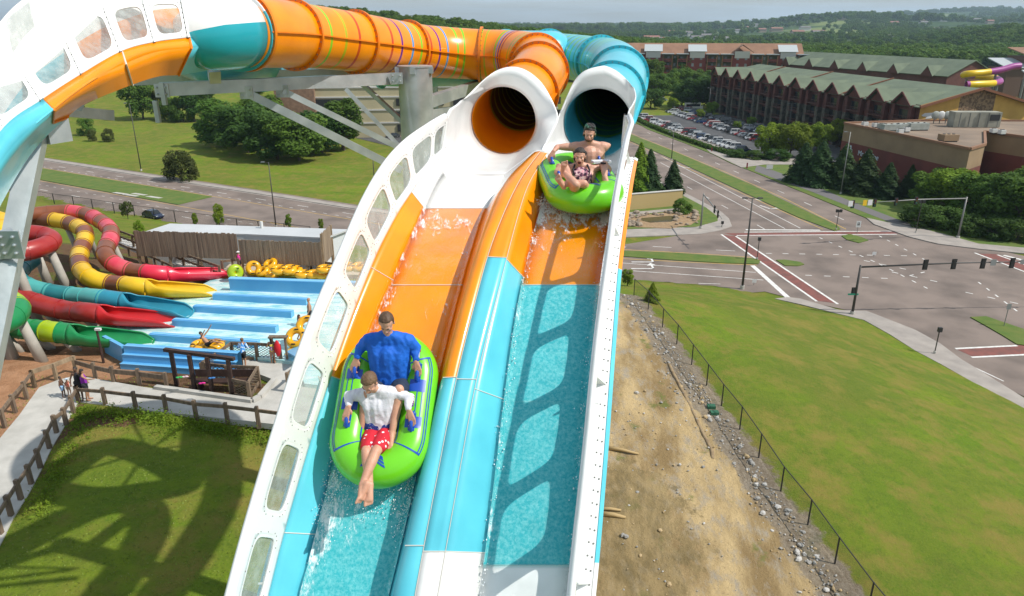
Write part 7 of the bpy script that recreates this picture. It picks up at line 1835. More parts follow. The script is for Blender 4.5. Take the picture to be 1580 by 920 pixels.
tslide('dark red tube slide with a bright red scoop, second from the front', [(-30,440,1.9),(0,450,1.7),(29,458,1.5),(66,471,1.25),(108,480,1.0),(134,482,1.2),(156,485,1.08)], ['dark_red','dark_red','dark_red','dark_red','dark_red','dark_red'], 4.2, 'red')
tslide('green and lime banded tube slide, the nearest, with a green scoop', [(-20,505,1.9),(0,506,1.7),(25,506,1.5),(50,509,1.25),(80,512,1.25),(113,516,1.08)], ['green','green','green','green','lime','green'], 4.1, 'green')
def loop(label, pts_, rad, keys, segs):
    pts = resample(crom([tuple(Q(*p)) for p in pts_], 10), .15); n = len(pts); root = thing('slide_helix', label, 'water slide', pts[0]); m_ = len(segs); mb = MB(); mb.sweep(pts, rad, 20, caps=False, up=(0,0,1), mif=lambda i, k: keys.index(segs[min(m_-1, int(i/n*m_))])); mb.build('tube', [SC_[k] for k in keys], root, smooth=True, solid=.02)
    for j in range(1, m_*2):
        i = int(j*n/m_/2); t = (pts[min(i+1,n-1)]-pts[i-1]).normalized(); fb = MB(); fb.sweep([pts[i]-t*.03, pts[i]+t*.03], rad+.04, 20, up=(0,0,1)); fb.build('joint_flange', [SC_[segs[min(m_-1, j//2)]]], root)
    q = pts[n//2]; mb = MB(); mb.sweep([(q.x+.7, q.y, gz(q.x,q.y)-.1), (q.x, q.y, q.z-rad*.7)], [.30, .24], 14); mb.build('support', [CONCC], root, smooth=True)
loop('red tube helix turning back behind the leaning steel column', [(-60,385,3.6),(0,392,3.6),(40,388,3.6),(68,380,3.6),(80,370,3.7),(60,362,3.9),(20,362,4.0),(-60,368,4.0)], .58, ['dark_red'], ['dark_red']*4)
loop('green and lime helix tube at the left edge behind the leaning steel column', [(-50,500,3.0),(-10,500,3.0),(14,492,3.0),(26,478,3.1),(14,466,3.3),(-10,460,3.4),(-60,462,3.5)], .62, ['green','lime'], ['green','green','lime','lime'])
loop('yellow slide bowl section at the left picture edge', [(-60,372,5.4),(-14,372,5.4),(6,362,5.5),(4,350,5.7),(-20,344,5.9),(-60,344,6.0)], .80, ['yellow'], ['yellow']*3)
for px, py, lab in ((22,556,'pale round concrete support leaning under the green helix'),(76,440,'pale concrete support under the red helix')):
    q = Q(px, py); mb = MB(); mb.sweep([q-Vector((0,0,.2)), q+Vector((-.35,0,2.4))], [.32,.24], 16); o = mb.build('slide_support', [CONCC], smooth=True); tag(o, lab, 'support post', 'concrete supports of the tube slides')
# run-out pool
PB = mat('pool_blue', (.10,.36,.66), .35, (.13,.42,.70), .6); PBL = mat('pool_light_blue', (.20,.50,.80), .4)
def pool_water():
    m = bpy.data.materials.new('pool_water'); m.use_nodes = True; nt = m.node_tree; L = nt.links; p = nt.nodes['Principled BSDF']; p.inputs['Roughness'].default_value = .15
    g = nd(nt, 'ShaderNodeNewGeometry'); mp = nd(nt, 'ShaderNodeMapping'); mp.inputs['Scale'].default_value = (.5, 1.6, 1); L.new(g.outputs['Position'], mp.inputs[0]); n = nd(nt, 'ShaderNodeTexNoise', Scale=1.4, Detail=9, Roughness=.72); L.new(mp.outputs[0], n.inputs['Vector'])
    cr_ = nd(nt, 'ShaderNodeValToRGB'); e = cr_.color_ramp.elements; e[0].position = .36; e[0].color = (.19,.52,.58,1); e[1].position = .62; e[1].color = (.72,.80,.78,1); q = e.new(.48); q.color = (.45,.70,.69,1); L.new(n.outputs[0], cr_.inputs[0]); L.new(cr_.outputs[0], p.inputs['Base Color'])
    b = nd(nt, 'ShaderNodeBump', Strength=.5); b.inputs['Distance'].default_value = .06; L.new(n.outputs[0], b.inputs['Height']); L.new(b.outputs[0], p.inputs['Normal']); return m
PW = pool_water()
def qv(px, py, z): v = Q(px, py, z); return v
pool = thing('runout_pool', 'wide blue slide run-out with white rushing water and parallel lane dividers', 'pool', Q(350,500))
W_pts = [(330,430),(560,437),(540,600),(470,592),(452,558),(360,547),(188,536),(150,520)]
mb = MB(); pts = [Q(x, y, .25) for x, y in W_pts]; mb.prism([(p.x, p.y) for p in pts], ZP-.3, ZP+.25); mb.build('water', [PW], pool)
def wallbar(a, b, h, w, m, name, z=0):
    p, q = Q(*a, z+h), Q(*b, z+h); mb = MB(); lo = Vector((0,0,h/2)); mb.bar(p-lo, q-lo, w, h); return mb.build(name, [m], pool)
for a, b in (((330,453),(474,461)),((300,471),(451,480)),((268,492),(427,503)),((232,514),(398,526))):
    wallbar(a, b, .42, .42, PB, 'lane_divider', .22); p, q = Q(a[0],a[1],.66), Q(b[0],b[1],.66); mb = MB(); mb.bar(p, q, .14, .03); mb.build('divider_edge', [PBL], pool)
wallbar((354,429), (560,436), 1.0, .3, PB, 'back_wall', .1)
p, q = Q(354,429,1.12), Q(560,436,1.12); mb = MB(); mb.bar(p, q, .4, .06); mb.build('back_wall_cap', [PBL], pool)
a, b = Q(190,534,1.1), Q(366,546,1.1)
mb = MB()
st_ = [(0,1.1),(-.0,.75),(-.25,.72),(-.28,.30),(-.6,.28),(-.65,-.4)]
dd = (b-a); dd.z = 0; dd.normalize(); nn = Vector((dd.y, -dd.x, 0))
rows = [[Vector((e.x, e.y, ZP+h))+nn*(-o_) for o_, h in [(.35,1.1)]+[(o_, h) for o_, h in st_]] for e in (a, b)]
rows = [[Vector((e.x, e.y, ZP+h))+nn*o_ for o_, h in ((-.35,.2),(-.35,1.1),(0,1.1),(.02,.72),(.22,.70),(.25,.32),(.5,.30),(.55,-.4))] for e in (a, b)]
mb.grid(rows); mb.build('front_wall', [PB], pool)
for o_, h in ((.0,1.12),(.22,.71),(.5,.31)): mb = MB(); mb.bar(Vector((a.x,a.y,ZP+h))+nn*o_, Vector((b.x,b.y,ZP+h))+nn*o_, .06, .04); mb.build('wall_edge', [PBL], pool)
mb = MB(); mb.bar(Q(190,534,1.0)-Vector((0,0,.5)), Q(160,518,1.0)-Vector((0,0,.5)), .2, 1.0); mb.build('side_wall', [PB], pool)
# ------------------------------------------------------------------ concrete paths
def psheet(px, z, m=CONC, name='path'):
    pts = [Q(x, y, z) for x, y in px]; mb = MB(); mb.prism([(p.x, p.y) for p in pts], ZP-.25, ZP+z); o = mb.build(name, [m]); tag(o, kind='structure'); return o
psheet([(-120,800),(-40,722),(0,676),(30,640),(60,598),(90,586),(118,579),(140,583),(220,597),(300,608),(389,621),(402,612),(420,585),(368,565),(352,558),(372,548),(462,560),(520,575),(520,640),(436,656),(330,644),(220,632),(122,620),(104,650),(80,690),(62,728),(45,760),(20,800),(-20,880)], .05)
psheet([(175,372),(186,366),(230,384),(300,407),(352,424),(330,432),(280,412)], .06, mat('white_ramp', (.60,.59,.56), .8), 'ramp')
psheet([(357,405),(372,398),(425,399),(440,404),(560,412),(560,425),(430,418),(352,424),(340,420)], .07, mat('path_tan', (.50,.42,.31), .9))
mb = MB(); pts = [(335,600),(389,622),(403,612),(421,586)]; c_ = [Q(x, y, .14) for x, y in [(240,597),(389,618),(400,612),(424,585)]]
for p, q in zip(c_, c_[1:]): mb.bar(p, q, .25, .16)
o = mb.build('kerb', [CONC]); tag(o, kind='structure')
# ------------------------------------------------------------------ fences
def fence(label, px, h, m, rail_h, ppx=True, pw=.16, rw=(.07,.16), cat='fence', name='wooden_fence', group='post and rail fences', mesh=None, rails=1):
    b = [Vector(p) if len(p) == 3 and not ppx else Q(*p) for p in px]
    for v in b: v.z = max(v.z, gz(v.x, v.y)) if ppx else v.z
    o = thing(name, label, cat, b[0], group)
    for v in b: mb = MB(); mb.box(v+Vector((0,0,h/2-.1)), (pw, pw, h+.2), top=.92); mb.build('post', [m], o)
    for p, q in zip(b, b[1:]):
        for rh in rail_h: mb = MB(); mb.bar(p+Vector((0,0,rh)), q+Vector((0,0,rh)), *rw); mb.build('rail', [m], o)
        if mesh:
            mb = MB(); mb.quad(p+Vector((0,0,.08)), q+Vector((0,0,.08)), q+Vector((0,0,h*.96)), p+Vector((0,0,h*.96))); mb.build('mesh_panel', [mesh], o)
    return o
def chain_mat(name, col, sc, cover):
    m = bpy.data.materials.new(name); m.use_nodes = True; nt = m.node_tree; L = nt.links; p = nt.nodes['Principled BSDF']; p.inputs['Base Color'].default_value = c4(col); p.inputs['Roughness'].default_value = .5
    g = nd(nt, 'ShaderNodeNewGeometry'); sp = nd(nt, 'ShaderNodeSeparateXYZ'); L.new(g.outputs['Position'], sp.inputs[0]); outs = []
    def M(op, a, b=0):
        x = nd(nt, 'ShaderNodeMath', operation=op)
        for i, v in enumerate((a, b)):
            if isinstance(v, (int, float)): x.inputs[i].default_value = v
            else: L.new(v, x.inputs[i])
        return x.outputs[0]
    hz = M('ADD', M('MULTIPLY', sp.outputs[0], .75), M('MULTIPLY', sp.outputs[1], .6))
    for sgn in (1, -1): outs.append(M('LESS_THAN', M('FRACT', M('MULTIPLY', M('ADD', hz, M('MULTIPLY', sp.outputs[2], sgn)), sc)), cover))
    L.new(M('MAXIMUM', outs[0], outs[1]), p.inputs['Alpha']); return m
CHB = chain_mat('black_chain_link', (.02,.02,.02), 14, .09); CHW = chain_mat('brown_wire_mesh', (.16,.12,.08), 7, .22)
fence('weathered post-and-rail fence along the lower side of the straight path', [(122,622),(163,625),(210,631),(257,636),(303,645),(351,649),(399,655),(450,662)], .92, WOODG, [.72])
fence('weathered post-and-rail fence descending along the right side of the sloping path', [(122,622),(114,638),(103,657),(88,669),(77,693),(63,723),(49,748),(33,772),(18,797),(2,825)], .92, WOODG, [.72])
fence('wooden fence along the outer side of the sloping path beside the red clay', [(-25,695),(8,660),(24,637),(42,616),(54,598)], .95, WOODG, [.8])
fence('wooden fence with pale top rail at the far side of the path bend', [(54,598),(88,587),(118,575)], .95, WOODL, [.85], rw=(.08,.22))
fence('wooden fence with low rail between the clay bed and the straight path', [(118,575),(148,584),(176,590),(216,594),(258,600)], .9, WOODG, [.62], rw=(.07,.24))
fence('mesh-filled wooden railing round the planting bed, far side by the pool', [(318,586),(339,572),(360,556)], 1.05, WOODG, [1.0,.15], mesh=CHW)
fence('mesh-filled wooden railing at the pool edge behind the two women', [(360,556),(398,557),(434,560)], 1.05, WOODG, [1.0,.15], mesh=CHW)
fence('mesh-filled wooden railing round the planting bed, front corner', [(314,586),(352,590),(400,592),(386,617),(358,611)], .95, WOODG, [.9,.1], mesh=CHW)
fence('slatted gate railing beside the white slide wall', [(446,606),(462,592)], 1.1, WOODG, [1.0,.1])
fence('dark wooden post fence running down to the pool behind the tube slides, upper row', [(186,374),(207,382),(232,391),(258,401),(284,411),(309,420),(341,432)], 1.1, WOODG, [1.0,.5], mesh=CHW)
fence('short wooden posts edging the white ramp', [(182,384),(200,392),(214,396),(226,402),(240,408),(252,414),(266,420)], .6, WOODG, [.5])
fence('wooden railing behind the stacked yellow tubes', [(398,412),(427,416),(452,419),(481,423),(520,428)], 1.1, WOODG, [1.0])
fence('short wooden railing left of the yellow tubes', [(345,424),(370,421),(394,412)], 1.1, WOODG, [1.0])
# dark pergola-like frame
b = [Q(273,595), Q(301,603), Q(328,607), Q(360,611)]; o = thing('hanging_frame', 'dark brown timber frame of four posts with sandals hung below its beam', 'timber frame', b[0])
for v in b: mb = MB(); mb.box(v+Vector((0,0,.95)), (.17,.17,2.0)); mb.build('post', [WOODD], o)
mb = MB(); mb.bar(b[0]+Vector((-.3,0,1.98)), b[3]+Vector((.3,0,1.98)), .2, .16); mb.build('beam', [WOODD], o)
for px, py, cl, lab in ((276,581,'g','green sandals hanging on the leftmost post of the dark frame'),(285,580,'w','white and pink sandals hanging between the left posts of the dark frame'),(311,590,'p','bright pink sandals hanging low under the dark frame'),(326,582,'b','blue sandals hanging on the third post of the dark frame')):
    c = Q(px, py, 1.0); mb = MB()
    for k in range(2): mb.ell(c+Vector((.14*k, -.12, .02*k)), (.11,.05,.045), n=8, k=6)
    t_ = mb.build('sandals', [mat('sandal_'+cl, {'g':(.05,.45,.1),'w':(.7,.5,.55),'p':(.8,.03,.3),'b':(.05,.2,.5)}[cl], .6)], smooth=True); tag(t_, lab, 'sandals', 'sandals hung on the dark timber frame')
o = thing('bench', 'dark slatted bench inside the mesh railing', 'bench', Q(348,598)); c = Q(348,600)
mb = MB(); mb.box(c+Vector((0,0,.45)), (3.0,.5,.07)); mb.build('seat', [WOODD], o); mb = MB(); mb.box(c+Vector((0,.25,.75)), (3.0,.06,.4)); mb.build('backrest', [WOODD], o)
for s_ in (-1.2, 1.2): mb = MB(); mb.box(c+Vector((s_,0,.22)), (.1,.4,.45)); mb.build('leg', [WOODD], o)
# rescue station
c = Q(434,561); o = thing('rescue_station', 'wooden stand with a red rescue bag at the pool edge', 'rescue station', c)
for s_ in (-.35, .35): mb = MB(); mb.box(c+Vector((s_,0,.8)), (.1,.1,1.6)); mb.build('post', [WOODG], o)
mb = MB(); mb.box(c+Vector((0,0,1.55)), (1.0,.3,.08)); mb.build('top_rail', [WOODG], o)
c2 = c+Vector((-.05,-.15,.95)); mb = MB(); mb.ell(c2, (.16,.10,.48), n=12, k=10, f=lambda d: 1+.15*(abs(d.z) < .5)); bg_ = mb.build('red_rescue_bag', [mat('bag_red', (.6,.01,.02), .6)], smooth=True); tag(bg_, 'long red rescue bag hanging on the wooden stand', 'bag')
# park lamp post
c = Q(160,560); o = thing('park_lamp_post', 'short brown lamp post with white camera box in front of the green slide', 'lamp post', c); mb = MB(); mb.sweep([c, c+Vector((0,0,1.9))], [.07,.06], 8); mb.build('post', [WOODD], o); mb = MB(); mb.box(c+Vector((.08,0,1.95)), (.3,.16,.12)); mb.build('camera_box', [UNITW], o)
# roadside fence black (left) and construction chain link (right)
bp = []
for px, tpy, by_ in ((20,296,311),(52,301,313),(85,301,318),(115,306,321),(144,309,325),(177,314,330),(208,319,334),(239,322,338),(271,326,343),(303,330,347),(335,334,351),(367,337,356),(400,341,360),(440,345,364),(480,349,369)):
    p_ = atz(px, by_, 0); bp.append(Vector((p_.x, p_.y, max(0, gz(p_.x, p_.y)))))
fence('black chain-link fence along the near side of the left road', bp, 2.2, BLACKM, [2.15], ppx=False, pw=.12, rw=(.06,.06), name='chain_link_fence', group='black chain-link fences', mesh=CHB)
fp = [p.copy() for p in FENCE]
for p in fp: p.z = gz(p.x, p.y)
fence('black chain-link fence between the dirt strip and the grassy mound', fp, 1.75, BLACKM, [1.72], ppx=False, pw=.07, rw=(.045,.045), name='chain_link_fence', group='black chain-link fences', mesh=CHB)
# ------------------------------------------------------------------ shed
sa, sb2 = Q(222,362,0), Q(505,404,0)
def hz(px, py, z): return Q(px, py, z)
shed = thing('shed_building', 'low white shed with a pale flat roof and brown timber screen in front', 'shed', Q(372,412))
roof_px = [(232,350),(300,343),(537,354),(505,372),(412,372),(374,368)]
rp = [Q(x, y, 2.45) for x, y in ((222,358),(262,345),(537,354),(503,367),(376,361))]
mb = MB(); mb.prism([(p.x, p.y) for p in rp], ZP+2.33, ZP+2.45); mb.build('roof', [mat('white_membrane_roof', (.54,.55,.56), .6, (.45,.47,.48), .3)], shed)
cx_ = sum(p.x for p in rp)/5; cy_ = sum(p.y for p in rp)/5; mb = MB(); mb.prism([(cx_+(p.x-cx_)*.965, cy_+(p.y-cy_)*.965) for p in rp], ZP-.5, ZP+2.33); mb.build('wall', [mat('white_siding', (.55,.58,.60), .7)], shed)
p_ = Q(404,352,2.45); mb = MB(); mb.cyl(p_, p_+Vector((0,0,.5)), .12); mb.build('roof_vent', [UNITW], shed)
PLK = mat('grey_brown_planks', (.31,.235,.165), .9, (.19,.14,.10), 3.5, .6, 12, stretch=(3,3,.12))
def screen(label, a, b, z0, z1):
    p, q = Q(*a, 0), Q(*b, 0); o = thing('timber_screen', label, 'fence', p, 'timber plank screens in front of the shed'); L_ = (q-p).length; d = (q-p)/L_; mb = MB(); rr = random.Random(int(L_*10)); n_ = int(L_/.16)
    for i in range(n_):
        c = p+d*(i+.5)*L_/n_; hh = z1+rr.uniform(-.04,.05); mb.bar(c+Vector((0,0,z0)), c+Vector((0,0,hh)), L_/n_*.92, .03, up=(d.y,-d.x,0)) if False else mb.box(c+Vector((0,rr.uniform(-.012,.012),(z0+hh)/2)), (L_/n_*.93, .03, hh-z0), M=Matrix.Rotation(math.atan2(d.y,d.x),3,'Z'))
    mb.build('planks', [PLK], o)
    for i in range(int(L_/2.4)+1): mb = MB(); c = p+d*min(L_, i*2.4); mb.box(c+Vector((0,.08,z1*.5)), (.14,.14,z1)); mb.build('post', [WOODL], o)
screen('tall brown plank screen, left part before the shed', (217,412), (372,417), .85, 2.78)
screen('brown plank screen, right part before the shed', (376,424), (500,428), .85, 2.6)
screen('short plank screen turning the corner at the right end of the shed', (501,428), (517,410), .95, 3.2)
# ------------------------------------------------------------------ inflatable tubes by the pool
YV = mat('yellow_vinyl', (.80,.40,.005), .25, (.76,.36,.005), 2, coat=.3)
def ringtube(c, r1, r2, nrm, label, m_=YV, double=False, group='yellow inflatable tubes by the pool', zrot=0):
    nrm = Vector(nrm).normalized(); o = thing('inflatable_tube', label, 'inflatable tube', c, group)
    u = nrm.orthogonal().normalized() if abs(nrm.z) < .95 else Vector((math.cos(zrot), math.sin(zrot), 0)); u = (u-nrm*u.dot(nrm)).normalized(); v = nrm.cross(u); cs = [0] if not double else [-(r1+.0), r1]
    for k in cs:
        mb = MB(); mb.sweep([Vector(c)+u*(k+math.cos(a)*r1)+v*math.sin(a)*r1 for a in [2*math.pi*j/24 for j in range(24)]], r2, 12, closed=True, up=nrm); mb.build('ring', [m_], o, smooth=True)
        for a in (.6, 3.7): mb = MB(); q = Vector(c)+u*(k+math.cos(a)*r1)+v*math.sin(a)*r1+nrm*r2; mb.box(q, (.22,.07,.05)); mb.build('handle', [BLACKM], o)
for px, py, z, nv, db, lab in ((362,418,.35,(0,0,1),False,'flat yellow tube lying left of the upright one'),(391,414,.75,(.3,-1,.35),False,'upright yellow ring tube leaning, leftmost of the tall ones'),(411,413,.8,(-.35,-.5,1),True,'large tilted double yellow tube'),(438,416,1.0,(0,-.25,1),True,'double yellow tube on top of the middle stack'),(440,420,.55,(0,0,1),True,'double yellow tube at the bottom of the middle stack'),(455,417,.9,(.1,-.2,1),False,'single yellow tube at the right of the middle stack'),(475,423,.75,(0,-.1,1),True,'double yellow tube right of the middle stack'),(487,426,.4,(0,0,1),False,'low yellow tube in front of the right stack'),(508,415,1.2,(0,-.1,1),True,'top yellow tube of the stack beside the slide wall'),(505,424,.7,(0,0,1),True,'bottom yellow tube of the stack beside the slide wall'),(420,424,.4,(0,0,1),False,'small flat yellow tube peeking over the pool wall'),(545,412,1.5,(0,-.2,1),True,'yellow tube on the stack seen through the foggy slide window')):
    ringtube(Q(px, py, z), .36, .19, nv, lab, double=db)
ringtube(Q(363,420,.9), .30, .26, (.7,-.9,.2), 'bright green ring tube standing at the left end of the yellow tubes', SC_['lime'])
ringtube(Q(465,512,1.15), .42, .20, (-.1,-.75,.6), 'big double yellow tube being carried by a woman at the right of the pool', double=True, group='yellow tubes in the run-out pool')
ringtube(Q(320,533,.45), .38, .18, (0,-.1,1), 'yellow tube carrying a rider in the nearest lane', double=True, group='yellow tubes in the run-out pool')
# yellow/blue ramp
mb = MB(); a, b = Q(442,545,.3), Q(470,530,.3); mb.grid([[a, b], [Q(456,552,.9), Q(482,535,.9)]]); o = mb.build('exit_ramp', [PBL], solid=.1); tag(o, 'light blue sloping exit ramp at the right corner of the pool', 'ramp')
mb = MB(); mb.grid([[Q(448,536,.32), Q(466,525,.32)], [Q(440,548,.4), Q(452,540,.4)]]); o = mb.build('yellow_mat', [SC_['yellow']], solid=.05); tag(o, 'yellow mat in the shallow right corner of the pool', 'mat')
# rubble, stones and utility boxes on the dirt
rr = random.Random(17); mb = MB()
for i in range(1100):
    if rr.random() < .88:
        t = rr.random(); k = rr.randrange(len(FENCE)-1); q = FENCE[k].lerp(FENCE[k+1], t); x, y = q.x-abs(rr.gauss(0,1))*1.1-.4, q.y
    else: x, y = rr.uniform(4.5, 12), rr.uniform(28, 50)
    if x > fence_x(y)-.1 or x < 4: continue
    s_ = rr.uniform(.03,.09)*(1 if rr.random() < .85 else 2.4); z = gz(x, y); sd_ = Vector((i*1.3,0,0)); mb.ell((x, y, z+s_*.1+.03), (s_, s_*rr.uniform(.6,1), s_*rr.uniform(.4,.8)), Matrix.Rotation(rr.uniform(0,3),3,'Z'), n=6, k=4, f=lambda d: 1+.35*noise.noise(d*1.7+sd_), mi=rr.choice([0,0,1,2]))
o = mb.build('rubble', [mat('rock_grey', (.30,.29,.27), .9), mat('rock_tan', (.42,.31,.17), .9), mat('rock_pale', (.48,.46,.43), .9)]); tag(o, 'scattered grey and tan broken stones beside the chain-link fence', 'stones', kind='stuff')
for px, py, lab in ((1097,631,'small green utility box lid near the fence, upper one'),(1102,641,'small green utility box lid near the fence, lower one')):
    q = ground(px, py); mb = MB(); mb.box(q+Vector((0,0,.12)), (.55,.4,.22)); o = mb.build('utility_box', [mat('utility_green', (.03,.13,.07), .6)]); tag(o, lab, 'utility box', 'green utility boxes')
for px0, py0, px1, py1, w_, lab in ((934,696,985,706,.13,'long pale timber pole lying on the dirt'),(928,797,965,803,.16,'thick log lying in the mud beside the slide'),(925,790,958,792,.12,'thinner branch lying above the thick log')):
    a, b = ground(px0, py0), ground(px1, py1); mb = MB(); mb.sweep([a+Vector((0,0,.12)), a.lerp(b,.5)+Vector((0,0,.16)), b+Vector((0,0,.10))], [w_, w_*.8, w_*.5], 8); o = mb.build('log', [mat('bare_timber', (.42,.30,.14), .85)], smooth=True); tag(o, lab, 'log', 'timber lying on the dirt')
# tyre ruts and the drain trench : low ridges of real soil
mb = MB()
def ridge(px, w_, h_):
    P_ = resample([ground(*q) for q in px], .3); rows = []
    for i, p in enumerate(P_):
        t = (P_[min(i+1,len(P_)-1)]-P_[max(0,i-1)]).normalized(); n_ = Vector((t.y,-t.x,0)); j_ = .3*noise.noise(p*1.7); rows.append([p+n_*((f+j_)*w_)+Vector((0,0,(z-.0)*h_*(1+.5*noise.noise(p*2.3)))) for f, z in ((-1,-.3),(-.5,.6),(0,1),(.45,.7),(.7,-.3))])
    mb.grid(rows)
ridge([(1030,560),(1055,610),(1080,660),(1098,700),(1099,712)], .16, .08)
o = mb.build('soil_ridges', [mat('churned_soil', (.30,.22,.125), .95, (.20,.14,.08), 3, .8, 14)], smooth=True); tag(o, 'churned muddy ruts and soil ridges on the dirt strip', 'soil', kind='stuff')
# ------------------------------------------------------------------ distant people
SKD = mat('skin_dark', (.12,.06,.035), .6); SKT = mat('skin_tan', (.42,.22,.13), .6)
def small(label, base, h, pose, skin, top, bottom, hair, face_dir=(0,-1,0), hat=None, longhair=False, item=None, group='visitors around the pool'):
    o = thing('person', label, 'person', base, group); k = h/1.7; f = Vector(face_dir).normalized(); r_ = f.cross(Vector((0,0,1))).normalized(); b = Vector(base); V = lambda x, y, z: b+(r_*x+f*y+Vector((0,0,z)))*k
    if pose in ('stand', 'lean', 'walk', 'arm'):
        lf = .22 if pose == 'walk' else .04
        hipz = .88; tilt = .16 if pose == 'lean' else 0; hp = V(0,0,hipz); ch = V(0,tilt*.8,1.20); nk = V(0,tilt,1.42); hd = V(0,tilt+.02,1.58)
        feet = [V(-.10,lf,.07), V(.10,-lf,.07)]; kn = [V(-.10,lf*.6+.04,.47), V(.10,-lf*.3+.03,.47)]
        hands = [V(-.30,.12,.85), V(.30,.10,.85)]; el = [V(-.29,0,1.10), V(.29,0,1.10)]
        if pose == 'lean': hands = [V(-.22,.38,1.05), V(.22,.38,1.05)]; el = [V(-.28,.15,1.12), V(.28,.15,1.12)]
        if pose == 'arm': hands[1] = V(.38,.45,1.25); el[1] = V(.30,.22,1.22)
    else: # sit / recline
        hp = V(0,0,.22); ch = V(0,-.18,.45); nk = V(0,-.30,.66); hd = V(0,-.32,.82); feet = [V(-.13,.80,.38), V(.13,.80,.38)]; kn = [V(-.14,.42,.45), V(.14,.42,.45)]; hands = [V(-.36,.1,1.15), V(.36,.1,1.15)] if pose == 'recline' else [V(-.30,.2,.3), V(.30,.2,.3)]; el = [V(-.33,-.1,.85), V(.33,-.1,.85)] if pose == 'recline' else [V(-.32,0,.42), V(.32,0,.42)]
    caps = [(hp, .125*k, ch, .13*k), (ch, .13*k, nk, .06*k), (nk-Vector((0,0,.05*k))-r_*.15*k, .065*k, nk-Vector((0,0,.05*k))+r_*.15*k, .065*k), (nk, .055*k, hd, .06*k)]
    for i, s_ in enumerate((-1, 1)):
        sh = nk-Vector((0,0,.06*k))+r_*s_*.17*k; caps += [(sh, .05*k, el[i], .04*k), (el[i], .04*k, hands[i], .028*k), (hands[i], .035*k, hands[i]+(hands[i]-el[i]).normalized()*.08*k, .03*k), (hp+r_*s_*.08*k, .095*k, kn[i], .058*k), (kn[i], .056*k, feet[i], .036*k), (feet[i], .042*k, feet[i]+f*.17*k-Vector((0,0,.03*k)), .032*k)]
    body = caps_mesh(caps, .02*k+.004, 'body', skin, o, 2, [(hd, (.078*k,.095*k,.11*k), None)])
    if top is not None: caps_mesh([(hp+Vector((0,0,.04*k)), .135*k, ch, .145*k), (ch, .145*k, nk-Vector((0,0,.05*k)), .09*k)]+([(nk-Vector((0,0,.06*k))+r_*s_*.15*k, .075*k, el[i], .055*k) for i, s_ in enumerate((-1,1))] if item == 'sleeves' else []), .022, 'top', top, o, 2)
    if bottom is not None: caps_mesh([(hp-r_*.07*k, .14*k, hp+r_*.07*k, .14*k)]+[(hp+r_*s_*.08*k, .115*k, (hp+r_*s_*.08*k).lerp(kn[i], .55), .09*k) for i, s_ in enumerate((-1,1))], .022, 'shorts', bottom, o, 2)
    if hat is not None: m = MB(); m.ell(hd+Vector((0,0,.06*k)), (.10*k,.11*k,.08*k), n=12, k=8); m.cyl(hd+Vector((0,0,.05*k)), hd+Vector((0,0,.065*k)), .15*k); m.build('hat', [hat], o, smooth=True)
    else:
        hc = [(hd+Vector((0,0,.03*k))-f*.02*k, .095*k, hd+Vector((0,0,.04*k))-f*.03*k, .095*k)]
        if longhair: hc.append((hd-f*.05*k, .08*k, nk-f*.09*k-Vector((0,0,.1*k)), .05*k))
        ho = caps_mesh(hc, .02, 'hair', hair, o, 1)
    return o
Cm = lambda n_, c: mat('cloth_'+n_, c, .8)
UP = Vector((0,0,1))
small('person with dark curly hair in a black vest walking at the bend of the path', Q(126,615,.05), 1.68, 'walk', SKD, Cm('black', (.015,.015,.018)), Cm('black', (.015,.015,.018)), HAIRD, (.4,-1,0))
small('woman in a purple swim top and dark skirt walking on the path, pointing', Q(136,618,.05), 1.68, 'arm', SKT, Cm('purple', (.25,.02,.35)), Cm('charcoal', (.03,.03,.04)), HAIRD, (.9,.4,0), longhair=True)
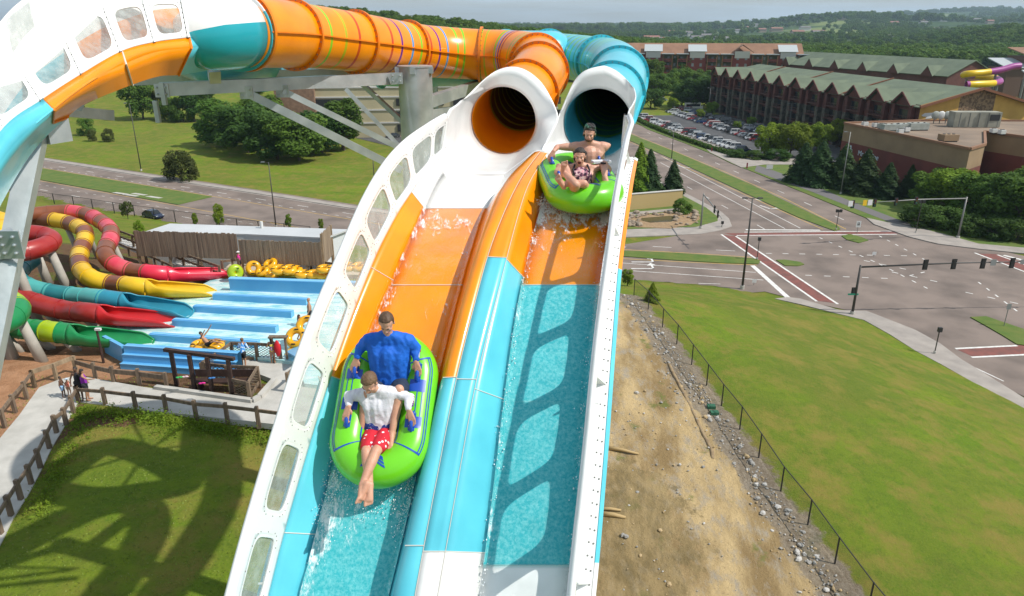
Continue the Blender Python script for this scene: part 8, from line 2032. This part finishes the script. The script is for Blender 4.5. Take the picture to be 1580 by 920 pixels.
small('small dark-haired child in light blue shorts on the path', Q(99,613,.05), 1.12, 'stand', SKD, None, Cm('light_blue', (.25,.45,.7)), HAIRD, (1,.1,0))
small('toddler with a pale blue hat and orange swimsuit on the path', Q(108,611,.05), .95, 'stand', SKT, Cm('coral', (.75,.22,.14)), None, HAIRD, (1,-.2,0), hat=Cm('pale_blue', (.5,.6,.7)))
small('woman in a blue tie-dye shirt and black shorts leaning on the pool railing', Q(377,568,.05), 1.66, 'lean', SKT, mat('tie_dye', (.03,.25,.65), .8, (.6,.7,.8), 9, lo=.45, hi=.6), Cm('black', (.015,.015,.018)), HAIRL, (.1,1,0), item='sleeves')
small('girl in a striped top and bright pink swim bottoms at the pool railing', Q(422,561,.05), 1.45, 'lean', SKT, mat('stripe_top', (.7,.6,.05), .8, (.15,.05,.3), 14, lo=.48, hi=.52), None, HAIRD, (-.3,1,0), longhair=True); 
small('girl with long dark hair in a pink top standing by the big yellow tube', Q(465,524,.5), 1.5, 'walk', SKT, Cm('pink', (.75,.05,.35)), Cm('navy', (.02,.02,.06)), HAIRD, (1,0,0), longhair=True)
small('bald bare-chested man standing behind the big yellow tube', Q(480,503,.3), 1.75, 'stand', SKT, None, Cm('black', (.015,.015,.018)), SKT, (-1,-.3,0))
small('rider lying in a yellow tube with arms raised in the nearest lane', Q(322,536,.5), 1.65, 'recline', SKT, None, Cm('black', (.015,.015,.018)), HAIRD, (1,-.1,0))
small('person with a white cap and pink shirt standing by the green ring tube', Q(371,418,.1), 1.5, 'stand', SKT, Cm('pink', (.75,.05,.35)), Cm('charcoal', (.03,.03,.04)), HAIRD, (0,-1,0), hat=Cm('white', (.7,.7,.7)))
small('person in a dark cap behind the tilted double yellow tube', Q(402,420,.1), 1.55, 'stand', SKT, Cm('charcoal', (.03,.03,.04)), Cm('black', (.015,.015,.018)), HAIRD, (0,-1,0), hat=Cm('black', (.015,.015,.018)))
small('person with brown hair bending behind the middle yellow stack', Q(430,422,.1), 1.4, 'lean', SKT, Cm('charcoal', (.03,.03,.04)), Cm('black', (.015,.015,.018)), HAIRL, (0,-1,0))
